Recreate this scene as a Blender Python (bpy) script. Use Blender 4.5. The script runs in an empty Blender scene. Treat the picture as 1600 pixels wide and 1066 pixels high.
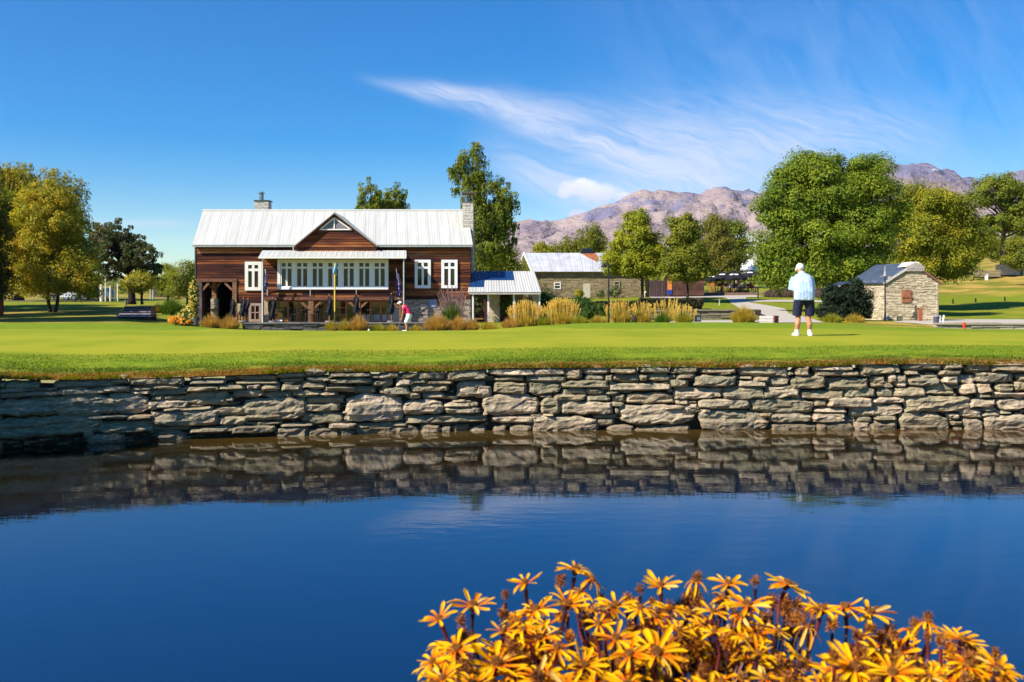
import bpy, math, random
import numpy as np
from mathutils import Vector, Matrix, noise as mnoise

sc = bpy.context.scene
R = math.radians
F = 1555.56            # focal length in photo pixels (35 mm lens)
CZ = 1.78              # eye height above the water
HY = 475.0             # row of the horizon

# ------------------------------------------------------------------ camera, sky, sun, exposure
cam_d = bpy.data.cameras.new("camera"); cam = bpy.data.objects.new("camera", cam_d)
sc.collection.objects.link(cam); sc.camera = cam
cam.location = (0, 0, CZ); cam.rotation_euler = (R(90), 0, 0)
cam_d.lens = 35; cam_d.sensor_width = 36; cam_d.shift_y = -(533.0 - HY) / 1600
cam_d.clip_start = 0.05; cam_d.clip_end = 30000
cam_d.dof.use_dof = True; cam_d.dof.focus_distance = 20.0; cam_d.dof.aperture_fstop = 13.0

SUN_EL, SUN_AZ = 40.0, 59.0     # azimuth: degrees to the left of straight behind the camera
ts = Vector((-math.sin(R(SUN_AZ)) * math.cos(R(SUN_EL)), -math.cos(R(SUN_AZ)) * math.cos(R(SUN_EL)), math.sin(R(SUN_EL))))
sd = bpy.data.lights.new("sun", 'SUN'); sun = bpy.data.objects.new("sun", sd); sc.collection.objects.link(sun)
sd.energy = 5.0; sd.angle = R(0.5); sd.color = (1.0, 0.93, 0.82)
sun.location = (-30, -20, 40); sun.rotation_euler = ts.to_track_quat('Z', 'Y').to_euler()

world = bpy.data.worlds.new("World"); sc.world = world; world.use_nodes = True
sc.view_settings.view_transform = 'Standard'; sc.view_settings.look = 'None'
sc.view_settings.gamma = 1.0; sc.view_settings.use_curve_mapping = False
sc.view_settings.exposure = 0.72
sc.render.engine = 'CYCLES'
sc.cycles.use_denoising = True
sc.cycles.max_bounces = 6; sc.cycles.diffuse_bounces = 3; sc.cycles.glossy_bounces = 3
sc.cycles.transmission_bounces = 3; sc.cycles.transparent_max_bounces = 6
sc.cycles.caustics_reflective = False; sc.cycles.caustics_refractive = False

# ------------------------------------------------------------------ node helper: arithmetic on sockets
class S:
    """a socket (or number) in a node tree that can be combined with + - * / and functions"""
    def __init__(s, nt, v): s.nt, s.v = nt, v
    def _m(s, op, *a, clamp=False):
        n = s.nt.nodes.new('ShaderNodeMath'); n.operation = op; n.use_clamp = clamp
        for i, x in enumerate((s,) + a):
            x = x.v if isinstance(x, S) else x
            if isinstance(x, (int, float)): n.inputs[i].default_value = x
            else: s.nt.links.new(x, n.inputs[i])
        return S(s.nt, n.outputs[0])
    def __add__(s, o): return s._m('ADD', o)
    def __radd__(s, o): return s._m('ADD', o)
    def __sub__(s, o): return s._m('SUBTRACT', o)
    def __rsub__(s, o): return S(s.nt, o)._m('SUBTRACT', s) if not isinstance(o, S) else o._m('SUBTRACT', s)
    def __mul__(s, o): return s._m('MULTIPLY', o)
    def __rmul__(s, o): return s._m('MULTIPLY', o)
    def __truediv__(s, o): return s._m('DIVIDE', o)
    def abs(s): return s._m('ABSOLUTE')
    def pow(s, e): return s._m('POWER', e)
    def exp(s): return S(s.nt, math.e)._m('POWER', s)
    def max(s, o): return s._m('MAXIMUM', o)
    def min(s, o): return s._m('MINIMUM', o)
    def clamp(s): return s._m('ADD', 0.0, clamp=True)
    def ss(s, a, b):
        n = s.nt.nodes.new('ShaderNodeMapRange'); n.interpolation_type = 'SMOOTHSTEP'
        if isinstance(s.v, (int, float)): n.inputs[0].default_value = s.v
        else: s.nt.links.new(s.v, n.inputs[0])
        n.inputs[1].default_value = a; n.inputs[2].default_value = b; n.inputs[3].default_value = 0; n.inputs[4].default_value = 1
        if a > b:
            n.inputs[1].default_value = b; n.inputs[2].default_value = a; n.inputs[3].default_value = 1; n.inputs[4].default_value = 0
        return S(s.nt, n.outputs[0])

class NT:
    def __init__(s, nt): s.nt = nt; s.N = nt.nodes; s.L = nt.links
    def node(s, t, ins=None, **kw):
        n = s.N.new(t)
        for k, v in kw.items(): setattr(n, k, v)
        for k, v in (ins or {}).items(): s.put(n.inputs[k], v)
        return n
    def put(s, sock, v):
        if isinstance(v, S): v = v.v
        if isinstance(v, bpy.types.NodeSocket): s.L.new(v, sock)
        elif isinstance(v, (tuple, list)) and len(v) == 3 and sock.type == 'RGBA': sock.default_value = (*v, 1)
        else: sock.default_value = v
    def vec(s, x=0, y=0, z=0):
        n = s.node('ShaderNodeCombineXYZ', {0: x, 1: y, 2: z}); return n.outputs[0]
    def sep(s, v):
        n = s.node('ShaderNodeSeparateXYZ', {0: v}); return [S(s.nt, o) for o in n.outputs]
    def coord(s, kind='Object'): return s.node('ShaderNodeTexCoord').outputs[kind]
    def scale(s, v, sx, sy, sz, rot=(0, 0, 0)):
        n = s.node('ShaderNodeMapping', {'Vector': v}); n.inputs['Scale'].default_value = (sx, sy, sz)
        n.inputs['Rotation'].default_value = rot; return n.outputs[0]
    def noise(s, v, scale=5, detail=3, rough=.5, dist=0):
        n = s.node('ShaderNodeTexNoise', {'Vector': v, 'Scale': scale, 'Detail': detail, 'Roughness': rough, 'Distortion': dist})
        return S(s.nt, n.outputs[0])
    def mix(s, f, a, b, mode='MIX'):
        n = s.node('ShaderNodeMix', data_type='RGBA', blend_type=mode)
        s.put(n.inputs[0], f); s.put(n.inputs[6], a); s.put(n.inputs[7], b); return n.outputs[2]
    def attr(s, name):
        n = s.node('ShaderNodeAttribute'); n.attribute_name = name; return S(s.nt, n.outputs['Fac'])
    def ramp(s, f, stops):
        n = s.node('ShaderNodeValToRGB', {0: f}); r = n.color_ramp
        while len(r.elements) < len(stops): r.elements.new(0.5)
        for e, (p, c) in zip(r.elements, stops): e.position = p; e.color = (*c, 1)
        return n.outputs[0]
    def bump(s, h, strength=.5, dist=.01):
        return s.node('ShaderNodeBump', {'Height': h, 'Strength': strength, 'Distance': dist}).outputs[0]
    def hsv(s, c, h=.5, sat=1, v=1):
        return s.node('ShaderNodeHueSaturation', {'Color': c, 'Hue': h, 'Saturation': sat, 'Value': v}).outputs[0]

# sky with cirrus and two small cumulus
w = NT(world.node_tree); w.N.clear()
sky = w.node('ShaderNodeTexSky', sky_type='NISHITA', sun_disc=False, sun_elevation=R(SUN_EL), sun_rotation=R(180 + SUN_AZ),
             altitude=400, air_density=1.0, dust_density=0.35, ozone_density=2.2)
skyc = w.hsv(sky.outputs[0], h=.509, sat=1.85, v=1.05)
x, y, z = w.sep(w.coord('Generated'))
yy = y.max(0.05)
U = x / yy; V = z / yy                      # tangents of the bearing and of the height above the horizon
def q(px): return (px - 800) / F
def e(py): return (HY - py) / F
# main streak
c1 = U * U * -0.62 + U * -0.295 + 0.1932
warp = (w.noise(w.vec(U, V, 0), 6, 2) - .5) * 0.03
d1 = (V - c1 + warp)
wid = U.ss(q(560), q(1250)) * 0.050 + 0.005
wob = w.noise(w.vec(U, V, 2.0), 9, 3, .55); along = w.vec(U * 5.0 + V * 1.2, (V * 30.0 + U * 9.5) + wob * 1.3, 0)
fib = w.noise(along, 2.3, 7, .66, .9)
env = (d1 / wid).pow(2) * -1.0
m1 = env.exp() * U.ss(q(540), q(700)) * U.ss(q(1420), q(1180)) * (fib * 2.3 - 0.42).clamp()
d2 = V - (U * -0.40 + 0.1387) + warp
m2 = ((d2 / 0.022).pow(2) * -1.0).exp() * U.ss(q(700), q(860)) * U.ss(q(1260), q(1060)) * (fib * 1.7 - 0.25).clamp() * .85
along2 = w.vec((V * 5.0 - U * 3.2) , (U * 16.0 + V * 9.0), 3.0)
fib2 = w.noise(along2, 1.5, 4, .6, .8)
m3 = (fib2 * 1.5 - .40).clamp() * U.ss(q(820), q(1150)) * V.ss(0.02, 0.12) * V.ss(0.55, 0.22) * .20
m3b = (((U - q(1210)) / .16).pow(2) * -1.0 + ((V - e(222)) / .040).pow(2) * -1.0).exp() * (fib * 2.2 - .45).clamp() * .75
veil = V.ss(0.22, 0.0) * U.ss(q(100), q(1500)) * .30
low = (((V - e(349)) / .004).pow(2) * -1.0).exp() * U.ss(q(120), q(210)) * U.ss(q(330), q(240)) * .3
cir = (1.0 - (1.0 - m1 * .8).max(0) * (1.0 - m2).max(0) * (1.0 - m3).max(0) * (1.0 - m3b).max(0) * (1.0 - veil).max(0) * (1.0 - low).max(0)).clamp()
cn = w.noise(w.vec(U, V, .3), 42, 5, .6)
def puff(px, py, rx, ry):
    return (((U - q(px)) / (rx / F)).pow(2) + ((V - e(py)) / (ry / F)).pow(2)) * -1.0 + 1.0
pf = puff(905, 294, 36, 17).max(puff(935, 303, 42, 18)).max(puff(882, 302, 16, 11)).max(puff(902, 335, 17, 9)).max(puff(970, 308, 22, 9))
cum = (pf + (cn - .5) * 1.9).ss(-.1, .75)
cumc = w.mix(((V - e(318)) / (40 / F) + (cn - .5)).clamp(), (4.8, 5.4, 7.0), (7.4, 7.4, 7.4))
c = w.mix(cir, skyc, (5.6, 6.0, 7.2))
c = w.mix(cum, c, cumc)
bg = w.node('ShaderNodeBackground', {'Color': c, 'Strength': 0.092})
out = w.node('ShaderNodeOutputWorld'); w.L.new(bg.outputs[0], out.inputs[0])

# ------------------------------------------------------------------ materials
MATS = {}
def new_mat(name):
    m = bpy.data.materials.new(name); m.use_nodes = True; MATS[name] = m
    t = NT(m.node_tree); b = t.N['Principled BSDF']; return m, t, b
def simple(name, col, rough=.7, metal=0, var=.15, scale=8, bump=0, spec=.3, rnd=0, island=0, sc3=(1, 1, 1), col2=None):
    """two-tone noise material with optional variation per object or per loose piece"""
    m, t, b = new_mat(name)
    co = t.scale(t.coord('Object'), *sc3)
    n = t.noise(co, scale, 4, .6)
    c2 = col2 or tuple(v * (1 - var * 2) for v in col)
    c = t.mix(n.ss(.3, .7), c2, col)
    val = None
    if rnd: val = (S(t.nt, t.node('ShaderNodeObjectInfo').outputs['Random']) - .5) * rnd * 2 + 1
    if island:
        g = t.node('ShaderNodeNewGeometry'); v2 = (S(t.nt, g.outputs['Random Per Island']) - .5) * island * 2 + 1
        val = v2 if val is None else val * v2
    if val is not None: c = t.hsv(c, v=val.v)
    t.put(b.inputs['Base Color'], c); b.inputs['Roughness'].default_value = rough; b.inputs['Metallic'].default_value = metal
    b.inputs['Specular IOR Level'].default_value = spec
    if bump: t.put(b.inputs['Normal'], t.bump(n, 1, bump))
    return m

def leaf_mat(name, cols, trans=.35, scale=.6, rough=.6, gain=1.0):
    """foliage: colours mixed per leaf and in big patches"""
    m, t, b = new_mat(name)
    g = t.node('ShaderNodeNewGeometry'); r = S(t.nt, g.outputs['Random Per Island'])
    n = t.noise(t.coord('Object'), scale, 3, .6)
    f = (r * .40 + n * 1.25 - .33).clamp()
    k = len(cols); cols = [tuple(min(.9, v * gain) for v in cc) for cc in cols]
    c = t.ramp(f, [(i / (k - 1), cc) for i, cc in enumerate(cols)])
    t.put(b.inputs['Base Color'], c); b.inputs['Roughness'].default_value = rough; b.inputs['Specular IOR Level'].default_value = .25
    tr = t.node('ShaderNodeBsdfTranslucent', {'Color': t.hsv(c, v=1.5, sat=1.1)})
    mx = t.node('ShaderNodeMixShader', {0: trans, 1: b.outputs[0], 2: tr.outputs[0]})
    t.L.new(mx.outputs[0], t.N['Material Output'].inputs[0]); return m

# ------------------------------------------------------------------ mesh helpers
def mesh_np(name, V, Fa, smooth=False):
    V = np.asarray(V, dtype=np.float32); Fa = np.asarray(Fa, dtype=np.int32)
    me = bpy.data.meshes.new(name); k = Fa.shape[1]
    me.vertices.add(len(V)); me.vertices.foreach_set('co', V.ravel())
    me.loops.add(Fa.size); me.loops.foreach_set('vertex_index', Fa.ravel())
    me.polygons.add(len(Fa)); me.polygons.foreach_set('loop_start', np.arange(0, Fa.size, k, dtype=np.int32))
    me.polygons.foreach_set('use_smooth', np.full(len(Fa), smooth))
    me.update(calc_edges=True); return me

class MB:
    """collects polygons in world coordinates"""
    def __init__(s): s.v = []; s.f = []
    def add(s, vs, fs):
        o = len(s.v); s.v += [tuple(p) for p in vs]; s.f += [tuple(i + o for i in f) for f in fs]; return s
    def box(s, x0, x1, y0, y1, z0, z1):
        return s.add([(x0, y0, z0), (x1, y0, z0), (x1, y1, z0), (x0, y1, z0), (x0, y0, z1), (x1, y0, z1), (x1, y1, z1), (x0, y1, z1)],
                     [(0, 3, 2, 1), (4, 5, 6, 7), (0, 1, 5, 4), (1, 2, 6, 5), (2, 3, 7, 6), (3, 0, 4, 7)])
    def hexa(s, p):   # 8 corners, bottom ring then top ring
        return s.add(p, [(0, 3, 2, 1), (4, 5, 6, 7), (0, 1, 5, 4), (1, 2, 6, 5), (2, 3, 7, 6), (3, 0, 4, 7)])
    def prism(s, pts, d):   # polygon pts extruded by vector d
        n = len(pts); d = Vector(d); a = [Vector(p) for p in pts]; b = [p + d for p in a]
        return s.add(a + b, [tuple(range(n)), tuple(range(2 * n - 1, n - 1, -1))] + [(i, n + i, n + (i + 1) % n, (i + 1) % n) for i in range(n)])
    def bar(s, a, b, w, h=None, up=(0, 0, 1)):
        a, b = Vector(a), Vector(b); d = (b - a).normalized(); up = Vector(up)
        if abs(d.dot(up)) > .98: up = Vector((0, 1, 0))
        r = d.cross(up).normalized() * (w / 2); u = r.normalized().cross(d) * ((h or w) / 2)
        return s.hexa([a - r - u, a + r - u, b + r - u, b - r - u, a - r + u, a + r + u, b + r + u, b - r + u])
    def tube(s, pts, rad, n=8, cap=True):
        pts = [Vector(p) for p in pts]; o = len(s.v)
        if isinstance(rad, (int, float)): rad = [rad] * len(pts)
        ref = Vector((0, 0, 1))
        for i, p in enumerate(pts):
            d = (pts[min(i + 1, len(pts) - 1)] - pts[max(i - 1, 0)]).normalized()
            if i == 0: a = d.cross(ref if abs(d.dot(ref)) < .95 else Vector((1, 0, 0))).normalized()
            else: a = (a - d * a.dot(d)).normalized()
            b = a.cross(d)
            for k in range(n):
                t = 2 * math.pi * k / n; s.v.append(tuple(p + (a * math.cos(t) + b * math.sin(t)) * rad[i]))
        for i in range(len(pts) - 1):
            for k in range(n):
                s.f.append((o + i * n + k, o + i * n + (k + 1) % n, o + (i + 1) * n + (k + 1) % n, o + (i + 1) * n + k))
        if cap: s.f.append(tuple(o + k for k in range(n - 1, -1, -1))); s.f.append(tuple(o + (len(pts) - 1) * n + k for k in range(n)))
        return s
    def loft(s, rings, n=14):
        """rings: (centre, rx, ry[, tilt]) horizontal ellipses"""
        o = len(s.v)
        for r in rings:
            cx, cy, cz = r[0]; tilt = r[3] if len(r) > 3 else 0
            for k in range(n):
                t = 2 * math.pi * k / n; X = math.cos(t) * r[1]; Y = math.sin(t) * r[2]
                s.v.append((cx + X, cy + Y * math.cos(tilt), cz + Y * math.sin(tilt)))
        for i in range(len(rings) - 1):
            for k in range(n):
                s.f.append((o + i * n + k, o + i * n + (k + 1) % n, o + (i + 1) * n + (k + 1) % n, o + (i + 1) * n + k))
        s.f.append(tuple(o + k for k in range(n - 1, -1, -1))); s.f.append(tuple(o + (len(rings) - 1) * n + k for k in range(n)))
        return s
    def ball(s, c, rx, ry=None, rz=None, n=10, m=7):
        ry = ry or rx; rz = rz or rx; o = len(s.v); c = Vector(c)
        for i in range(m + 1):
            p = math.pi * i / m
            for k in range(n):
                t = 2 * math.pi * k / n
                s.v.append((c.x + rx * math.sin(p) * math.cos(t), c.y + ry * math.sin(p) * math.sin(t), c.z - rz * math.cos(p)))
        for i in range(m):
            for k in range(n): s.f.append((o + i * n + k, o + i * n + (k + 1) % n, o + (i + 1) * n + (k + 1) % n, o + (i + 1) * n + k))
        return s
    def mesh(s, name, smooth=False):
        me = bpy.data.meshes.new(name); me.from_pydata(s.v, [], s.f)
        if smooth: me.polygons.foreach_set('use_smooth', np.full(len(s.f), True))
        me.update(); return me

def link(name, me, mat, parent=None, loc=None, smooth=None):
    """me holds world coordinates; they are made relative to the thing's base"""
    o = bpy.data.objects.new(name, me); sc.collection.objects.link(o)
    if mat is not None:
        for mm in (mat if isinstance(mat, (list, tuple)) else [mat]): me.materials.append(mm)
    base = None
    if parent is not None:
        r = parent
        while r.parent is not None: r = r.parent
        base = r.location.copy(); o.parent = parent
    elif loc is not None: base = Vector(loc); o.location = base
    if base is not None: me.transform(Matrix.Translation(-base))
    return o
def obj(name, mb, mat, parent=None, loc=None, smooth=False): return link(name, mb.mesh(name, smooth), mat, parent, loc)
def tag(o, label=None, cat=None, group=None, kind=None):
    if label: o['label'] = label
    if cat: o['category'] = cat
    if group: o['group'] = group
    if kind: o['kind'] = kind
    return o
def thing(name, label, cat, loc, group=None):
    o = bpy.data.objects.new(name, None); sc.collection.objects.link(o); o.location = loc; o.empty_display_size = .2
    return tag(o, label, cat, group)

def W(px, py, Y): return Vector(((px - 800) * Y / F, Y, CZ - (py - HY) * Y / F))
def WX(px, Y): return (px - 800) * Y / F
def WZ(py, Y): return CZ - (py - HY) * Y / F
def pbox(mb, x0, y0, x1, y1, Y, d):
    """box whose front face shows at these photo rows and columns when it stands at distance Y"""
    return mb.box(WX(x0, Y), WX(x1, Y), Y, Y + d, WZ(y1, Y), WZ(y0, Y))

# ------------------------------------------------------------------ the lie of the land
def pchip(xk, yk, x):
    xk = np.asarray(xk, float); yk = np.asarray(yk, float); h = np.diff(xk); dl = np.diff(yk) / h
    m = np.zeros(len(xk)); m[0] = dl[0]; m[-1] = dl[-1]
    for i in range(1, len(xk) - 1):
        if dl[i - 1] * dl[i] > 0:
            w1 = 2 * h[i] + h[i - 1]; w2 = h[i] + 2 * h[i - 1]; m[i] = (w1 + w2) / (w1 / dl[i - 1] + w2 / dl[i])
    x = np.clip(x, xk[0], xk[-1]); i = np.clip(np.searchsorted(xk, x) - 1, 0, len(xk) - 2)
    t = (x - xk[i]) / h[i]; t2 = t * t; t3 = t2 * t
    return (2 * t3 - 3 * t2 + 1) * yk[i] + (t3 - 2 * t2 + t) * h[i] * m[i] + (-2 * t3 + 3 * t2) * yk[i + 1] + (t3 - t2) * h[i] * m[i + 1]

WPX = [-2600, -1600, -1028, -700, -300, 0, 250, 500, 800, 1200, 1600, 2300, 4200]
WY = [5.2, 6.4, 8.1, 9.75, 11.3, 12.25, 12.95, 13.45, 13.95, 14.05, 14.13, 14.1, 13.0]
def Yw(px): return pchip(WPX, WY, np.asarray(px, float))
RPX = [-2600, 0, 100, 200, 300, 400, 500, 600, 700, 800, 1000, 1200, 1400, 1600, 4200]
RPY = [600, 592, 594, 592, 590, 585, 581, 581, 580, 576, 574, 574, 569, 570, 570]
COL = [0, 150, 300, 374, 450, 620, 738, 850, 950, 1100, 1250, 1400, 1500, 1600]
TY = [22.8, 31, 38, 50, 58.35, 58.95, 66, 75, 90, 120, 180, 400, 1600]
TAB = [
 [524, 524, 525, 525, 525, 525, 525, 525, 525, 525, 525, 525, 525, 526],
 [513, 514, 516, 517, 517.5, 517.5, 517, 514, 513, 512.5, 512.5, 515, 517, 518],
 [505, 506, 511, 515, 516.5, 517.5, 516, 509, 505, 504.5, 506, 511, 514, 516],
 [507, 507, 512, 516, 517.5, 518, 517, 511, 507, 507, 507, 511, 514, 515],
 [502, 502, 510, 515, 517, 518, 517, 509, 504, 505, 504, 505, 514, 514],
 [501, 501, 508, 506, 505, 505, 505, 508, 503, 504, 503, 503, 506, 506],
 [493, 493, 500, 502, 503, 503, 502, 500, 496, 495, 494, 499, 499, 499],
 [486, 486, 490, 495, 499, 499, 494, 486, 486, 484, 484, 490, 494, 492],
 [474, 474, 478, 482, 485, 485, 480, 470, 468, 465, 464, 472, 473, 469],
 [470, 470, 470, 472, 475, 475, 468, 465, 461, 457, 452, 446, 438, 430],
 [463, 463, 463, 463, 463, 463, 460, 456, 452, 450, 444, 424, 408, 400],
 [456, 456, 456, 456, 456, 456, 452, 448, 446, 444, 436, 420, 408, 402],
 [450, 450, 450, 450, 448, 445, 440, 436, 436, 436, 430, 420, 410, 400]]
GPX = np.arange(-2600, 4201, 20.0)
GS = np.unique(np.concatenate([np.linspace(0, 2, 17), np.linspace(2, 12, 41), np.linspace(12, 60, 385), np.geomspace(60, 1580, 90)]))
_tab = np.array(TAB)
def _build():
    Z = np.zeros((len(GPX), len(GS)))
    cols = [pchip(COL, r, GPX) for r in _tab]
    for i, px in enumerate(GPX):
        yw = float(Yw(px)); z0 = CZ - (pchip(RPX, RPY, np.array([px]))[0] - HY) * yw / F
        yk = [yw, yw + 1.9, yw + 3.85] + TY
        zk = [z0, z0 + .02, z0 + .085] + [CZ - (cols[j][i] - HY) * TY[j] / F for j in range(len(TY))]
        Z[i] = pchip(yk, zk, yw + GS)
    return Z
GZ = _build()
def Zt(X, Y):
    """ground height at a place beyond the wall"""
    X = np.asarray(X, float); Y = np.maximum(np.asarray(Y, float), 4.0); px = np.clip(800 + F * X / Y, GPX[0], GPX[-1] - 1)
    s = np.clip(Y - Yw(px), 0, GS[-1] - 1)
    a = (px - GPX[0]) / 20.0; i = a.astype(int); a = a - i
    j = np.clip(np.searchsorted(GS, s, side='right') - 1, 0, len(GS) - 2); b = (s - GS[j]) / (GS[j + 1] - GS[j])
    return (GZ[i, j] * (1 - a) + GZ[i + 1, j] * a) * (1 - b) + (GZ[i, j + 1] * (1 - a) + GZ[i + 1, j + 1] * a) * b
def zt(X, Y): return float(Zt(np.array([X]), np.array([Y]))[0])
def hit(px, py, Y0=52.0, Y1=500):
    """the place on the ground, beyond Y0, that shows at this row and column"""
    Y = np.geomspace(Y0, Y1, 900); X = (px - 800) / F * Y; z = Zt(X, Y); row = HY + (CZ - z) * F / Y
    k = np.nonzero(row <= py)[0]; k = k[0] if len(k) else len(Y) - 1
    return Vector((X[k], Y[k], z[k]))
def on(px, Y): X = WX(px, Y); return Vector((X, Y, zt(X, Y)))

rng = np.random.default_rng(7); rnd = random.Random(11)
# ================================================================== SETTING
# ---- ground beyond the pond
m, t, b = new_mat('turf')
s_ = t.attr('s'); pt = t.attr('putt'); fl = t.attr('field')
oc = t.coord('Object')
n1 = t.noise(oc, 3.0, 5, .65); n2 = t.noise(t.scale(oc, .5, .22, .5), 1.6, 3, .5); n3 = t.noise(oc, 40, 3, .7); n4 = t.noise(oc, .25, 4, .6)
rough = t.mix((n1 + (n3 - .5) * .5).ss(.35, .7), (.12, .20, .006), (.24, .28, .010))
n5 = t.noise(t.scale(oc, .035, .55, .5), 1.0, 3, .55); green = t.mix((n2 * .5 + n5 * .5 + (n3 - .5) * .3).ss(.36, .64), (.205, .25, .009), (.30, .30, .016))
dry = t.mix((n3 + (n1 - .5) * .6).ss(.3, .65), (.16, .06, .015), (.32, .19, .035))
gold = t.mix(n4.ss(.42, .62), (.16, .17, .018), (.42, .27, .06))
wood_ = t.mix(n1.ss(.3, .7), (.13, .17, .008), (.21, .235, .012)); wood_ = t.mix(n4.ss(.48, .62) * .6, wood_, (.32, .26, .03))
s2 = s_ + (n1 - .5) * 1.1 + (n3 - .5) * .35
c = t.mix(pt, rough, green)
c = t.mix(s_.ss(22, 40), c, wood_)
c = t.mix(s2.ss(2.3, 1.1), c, (.21, .185, .014))
c = t.mix(s2.ss(.7, .25), c, dry)
c = t.mix(fl, c, gold)
t.put(b.inputs['Base Color'], c); b.inputs['Roughness'].default_value = .95; b.inputs['Specular IOR Level'].default_value = .1
t.put(b.inputs['Normal'], t.bump(n3 * .6 + n1, .5, .03))
turf = m
gpx = np.concatenate([np.arange(-2600, -200, 60.0), np.arange(-200, 1800, 12.5), np.arange(1800, 4201, 60.0)])
gs = np.concatenate([np.linspace(0.0, 2, 21), np.linspace(2, 12, 50)[1:], np.linspace(12, 42, 70)[1:], np.linspace(42, 47, 34)[1:], np.geomspace(47, 1570, 110)[1:]])
PX, SS = np.meshgrid(gpx, gs, indexing='ij'); YY = Yw(PX) + SS; XX = (PX - 800) / F * YY; ZZ = Zt(XX, YY)
def vnoise(x, y, sc_, seed=0):
    x = x * sc_ + seed * 17.3; y = y * sc_ + seed * 9.1; xi = np.floor(x).astype(np.int64); yi = np.floor(y).astype(np.int64); fx = x - xi; fy = y - yi
    fx = fx * fx * (3 - 2 * fx); fy = fy * fy * (3 - 2 * fy)
    def h(a, b_):
        v = (a * 374761393 + b_ * 668265263 + seed * 1442695) & 0xffffffff; v = ((v ^ (v >> 13)) * 1274126177) & 0xffffffff; return ((v ^ (v >> 16)) & 0xffff) / 65535.0
    return (h(xi, yi) * (1 - fx) + h(xi + 1, yi) * fx) * (1 - fy) + (h(xi, yi + 1) * (1 - fx) + h(xi + 1, yi + 1) * fx) * fy
ZZ = ZZ + (vnoise(XX, YY, 1.3, 1) - .5) * .03 * (SS < 3) + (vnoise(XX, YY, .12, 2) - .5) * .5 * np.clip((SS - 60) / 60, 0, 1)
nA, nB = PX.shape; idx = np.arange(nA * nB).reshape(nA, nB)
quads = np.stack([idx[:-1, :-1], idx[1:, :-1], idx[1:, 1:], idx[:-1, 1:]], -1).reshape(-1, 4)
me = mesh_np('ground', np.stack([XX, YY, ZZ], -1).reshape(-1, 3), quads, True)
def addattr(me, name, vals):
    a = me.attributes.new(name, 'FLOAT', 'POINT'); a.data.foreach_set('value', np.asarray(vals, dtype=np.float32).ravel())
def sst(x, a, b_): q_ = np.clip((x - a) / (b_ - a), 0, 1); return q_ * q_ * (3 - 2 * q_)
addattr(me, 's', SS)
edge = (vnoise(XX, YY, .2, 5) - .5) * 1.2
putt = sst(SS + edge, 2.9, 5.0) * (1 - sst(YY + edge * 2 + np.interp(PX, [0, 300, 450, 740, 900, 1600], [0, -2, -18, -18, -2, 0]), 28.0, 30.0))
addattr(me, 'putt', putt)
field = np.clip(sst(YY, 104, 135) * (1 - sst(PX, 820, 900)) + sst(YY, 95, 104) * sst(PX, 1380, 1480), 0, 1)
field = np.maximum(field, .85 * sst(YY, 60, 62) * 0)
field = np.maximum(field, .8 * sst(YY, 43, 47) * (1 - sst(YY, 58, 62)) * sst(PX, 1330, 1360) * (1 - sst(PX, 1460, 1480)))
field = np.maximum(field, .75 * sst(YY, 40, 43) * (1 - sst(YY, 70, 82)) * (1 - sst(PX, 170, 230)))
addattr(me, 'field', field)
tag(link('ground', me, turf), kind='structure')

# ---- mountains
ridge_px = [-600, 0, 300, 500, 620, 700, 760, 805, 830, 870, 900, 940, 980, 1010, 1050, 1090, 1130, 1170, 1200, 1260, 1340, 1380, 1420, 1450, 1480, 1510, 1540, 1562, 1590, 1640, 1800, 2400]
ridge_py = [470, 462, 452, 430, 405, 385, 362, 352, 348, 350, 343, 330, 312, 304, 305, 303, 298, 303, 298, 282, 262, 254, 256, 262, 270, 282, 287, 284, 274, 262, 250, 300]
mpx = np.arange(-600, 2401, 5.0); mt = np.linspace(0, 1.25, 90)
MP, MT = np.meshgrid(mpx, mt, indexing='ij')
YB = 1500 + MT * 2600
ridY = 1500 + 2600
top = pchip(ridge_px, ridge_py, mpx)[:, None]
H = (HY - top) * ridY / F
X0 = (MP - 800) / F * YB
def fbm(x, y, sc_, octv, seed, ridged=False):
    v = 0; a = 1; tot = 0
    for o in range(octv):
        n = vnoise(x, y, sc_ * 2 ** o, seed + o)
        if ridged: n = 1 - np.abs(2 * n - 1)
        v = v + n * a; tot += a; a *= .52
    return v / tot
prof = np.where(MT <= 1, np.sin(np.clip(MT, 0, 1) * math.pi / 2) ** 1.25, 1 - (MT - 1) * 1.6)
rg = fbm(X0 + fbm(X0, YB, .002, 3, 40) * 300, YB * .45, .0034, 6, 3, True)
amp = np.clip(MT * 1.3, 0, 1) * (1 - .92 * sst(MT, .84, 1.0))
MZ = CZ + 30 + H * prof * (1 - amp * .80 * (1 - rg)) + (fbm(X0, YB, .012, 4, 9) - .5) * 30 * amp + (fbm(X0, YB * 0, .011, 6, 12) - .5) * 30 * sst(MT, .85, 1)
MZ = MZ + (fbm(X0, YB * .3, .006, 5, 22, True) - .6) * 80 * sst(MT, .7, .95)
MZ = CZ + (MZ - CZ) * np.minimum(YB / ridY, 1) ** .9 - 20 * sst(MT, .6, 1)
nA, nB = MP.shape; idx = np.arange(nA * nB).reshape(nA, nB)
quads = np.stack([idx[:-1, :-1], idx[1:, :-1], idx[1:, 1:], idx[:-1, 1:]], -1).reshape(-1, 4)
m, t, b = new_mat('mountain_tussock')
oc = t.coord('Object'); n1 = t.noise(t.scale(oc, .0022, .0022, .004), 1.0, 6, .65); n2 = t.noise(t.scale(oc, .006, .006, .012), 1.0, 5, .62)
g = t.node('ShaderNodeNewGeometry'); nz = t.sep(g.outputs['Normal'])[2]; pz = t.sep(oc)[2]
c = t.mix(n1.ss(.38, .62), (.255, .19, .185), (.37, .285, .255))
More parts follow.
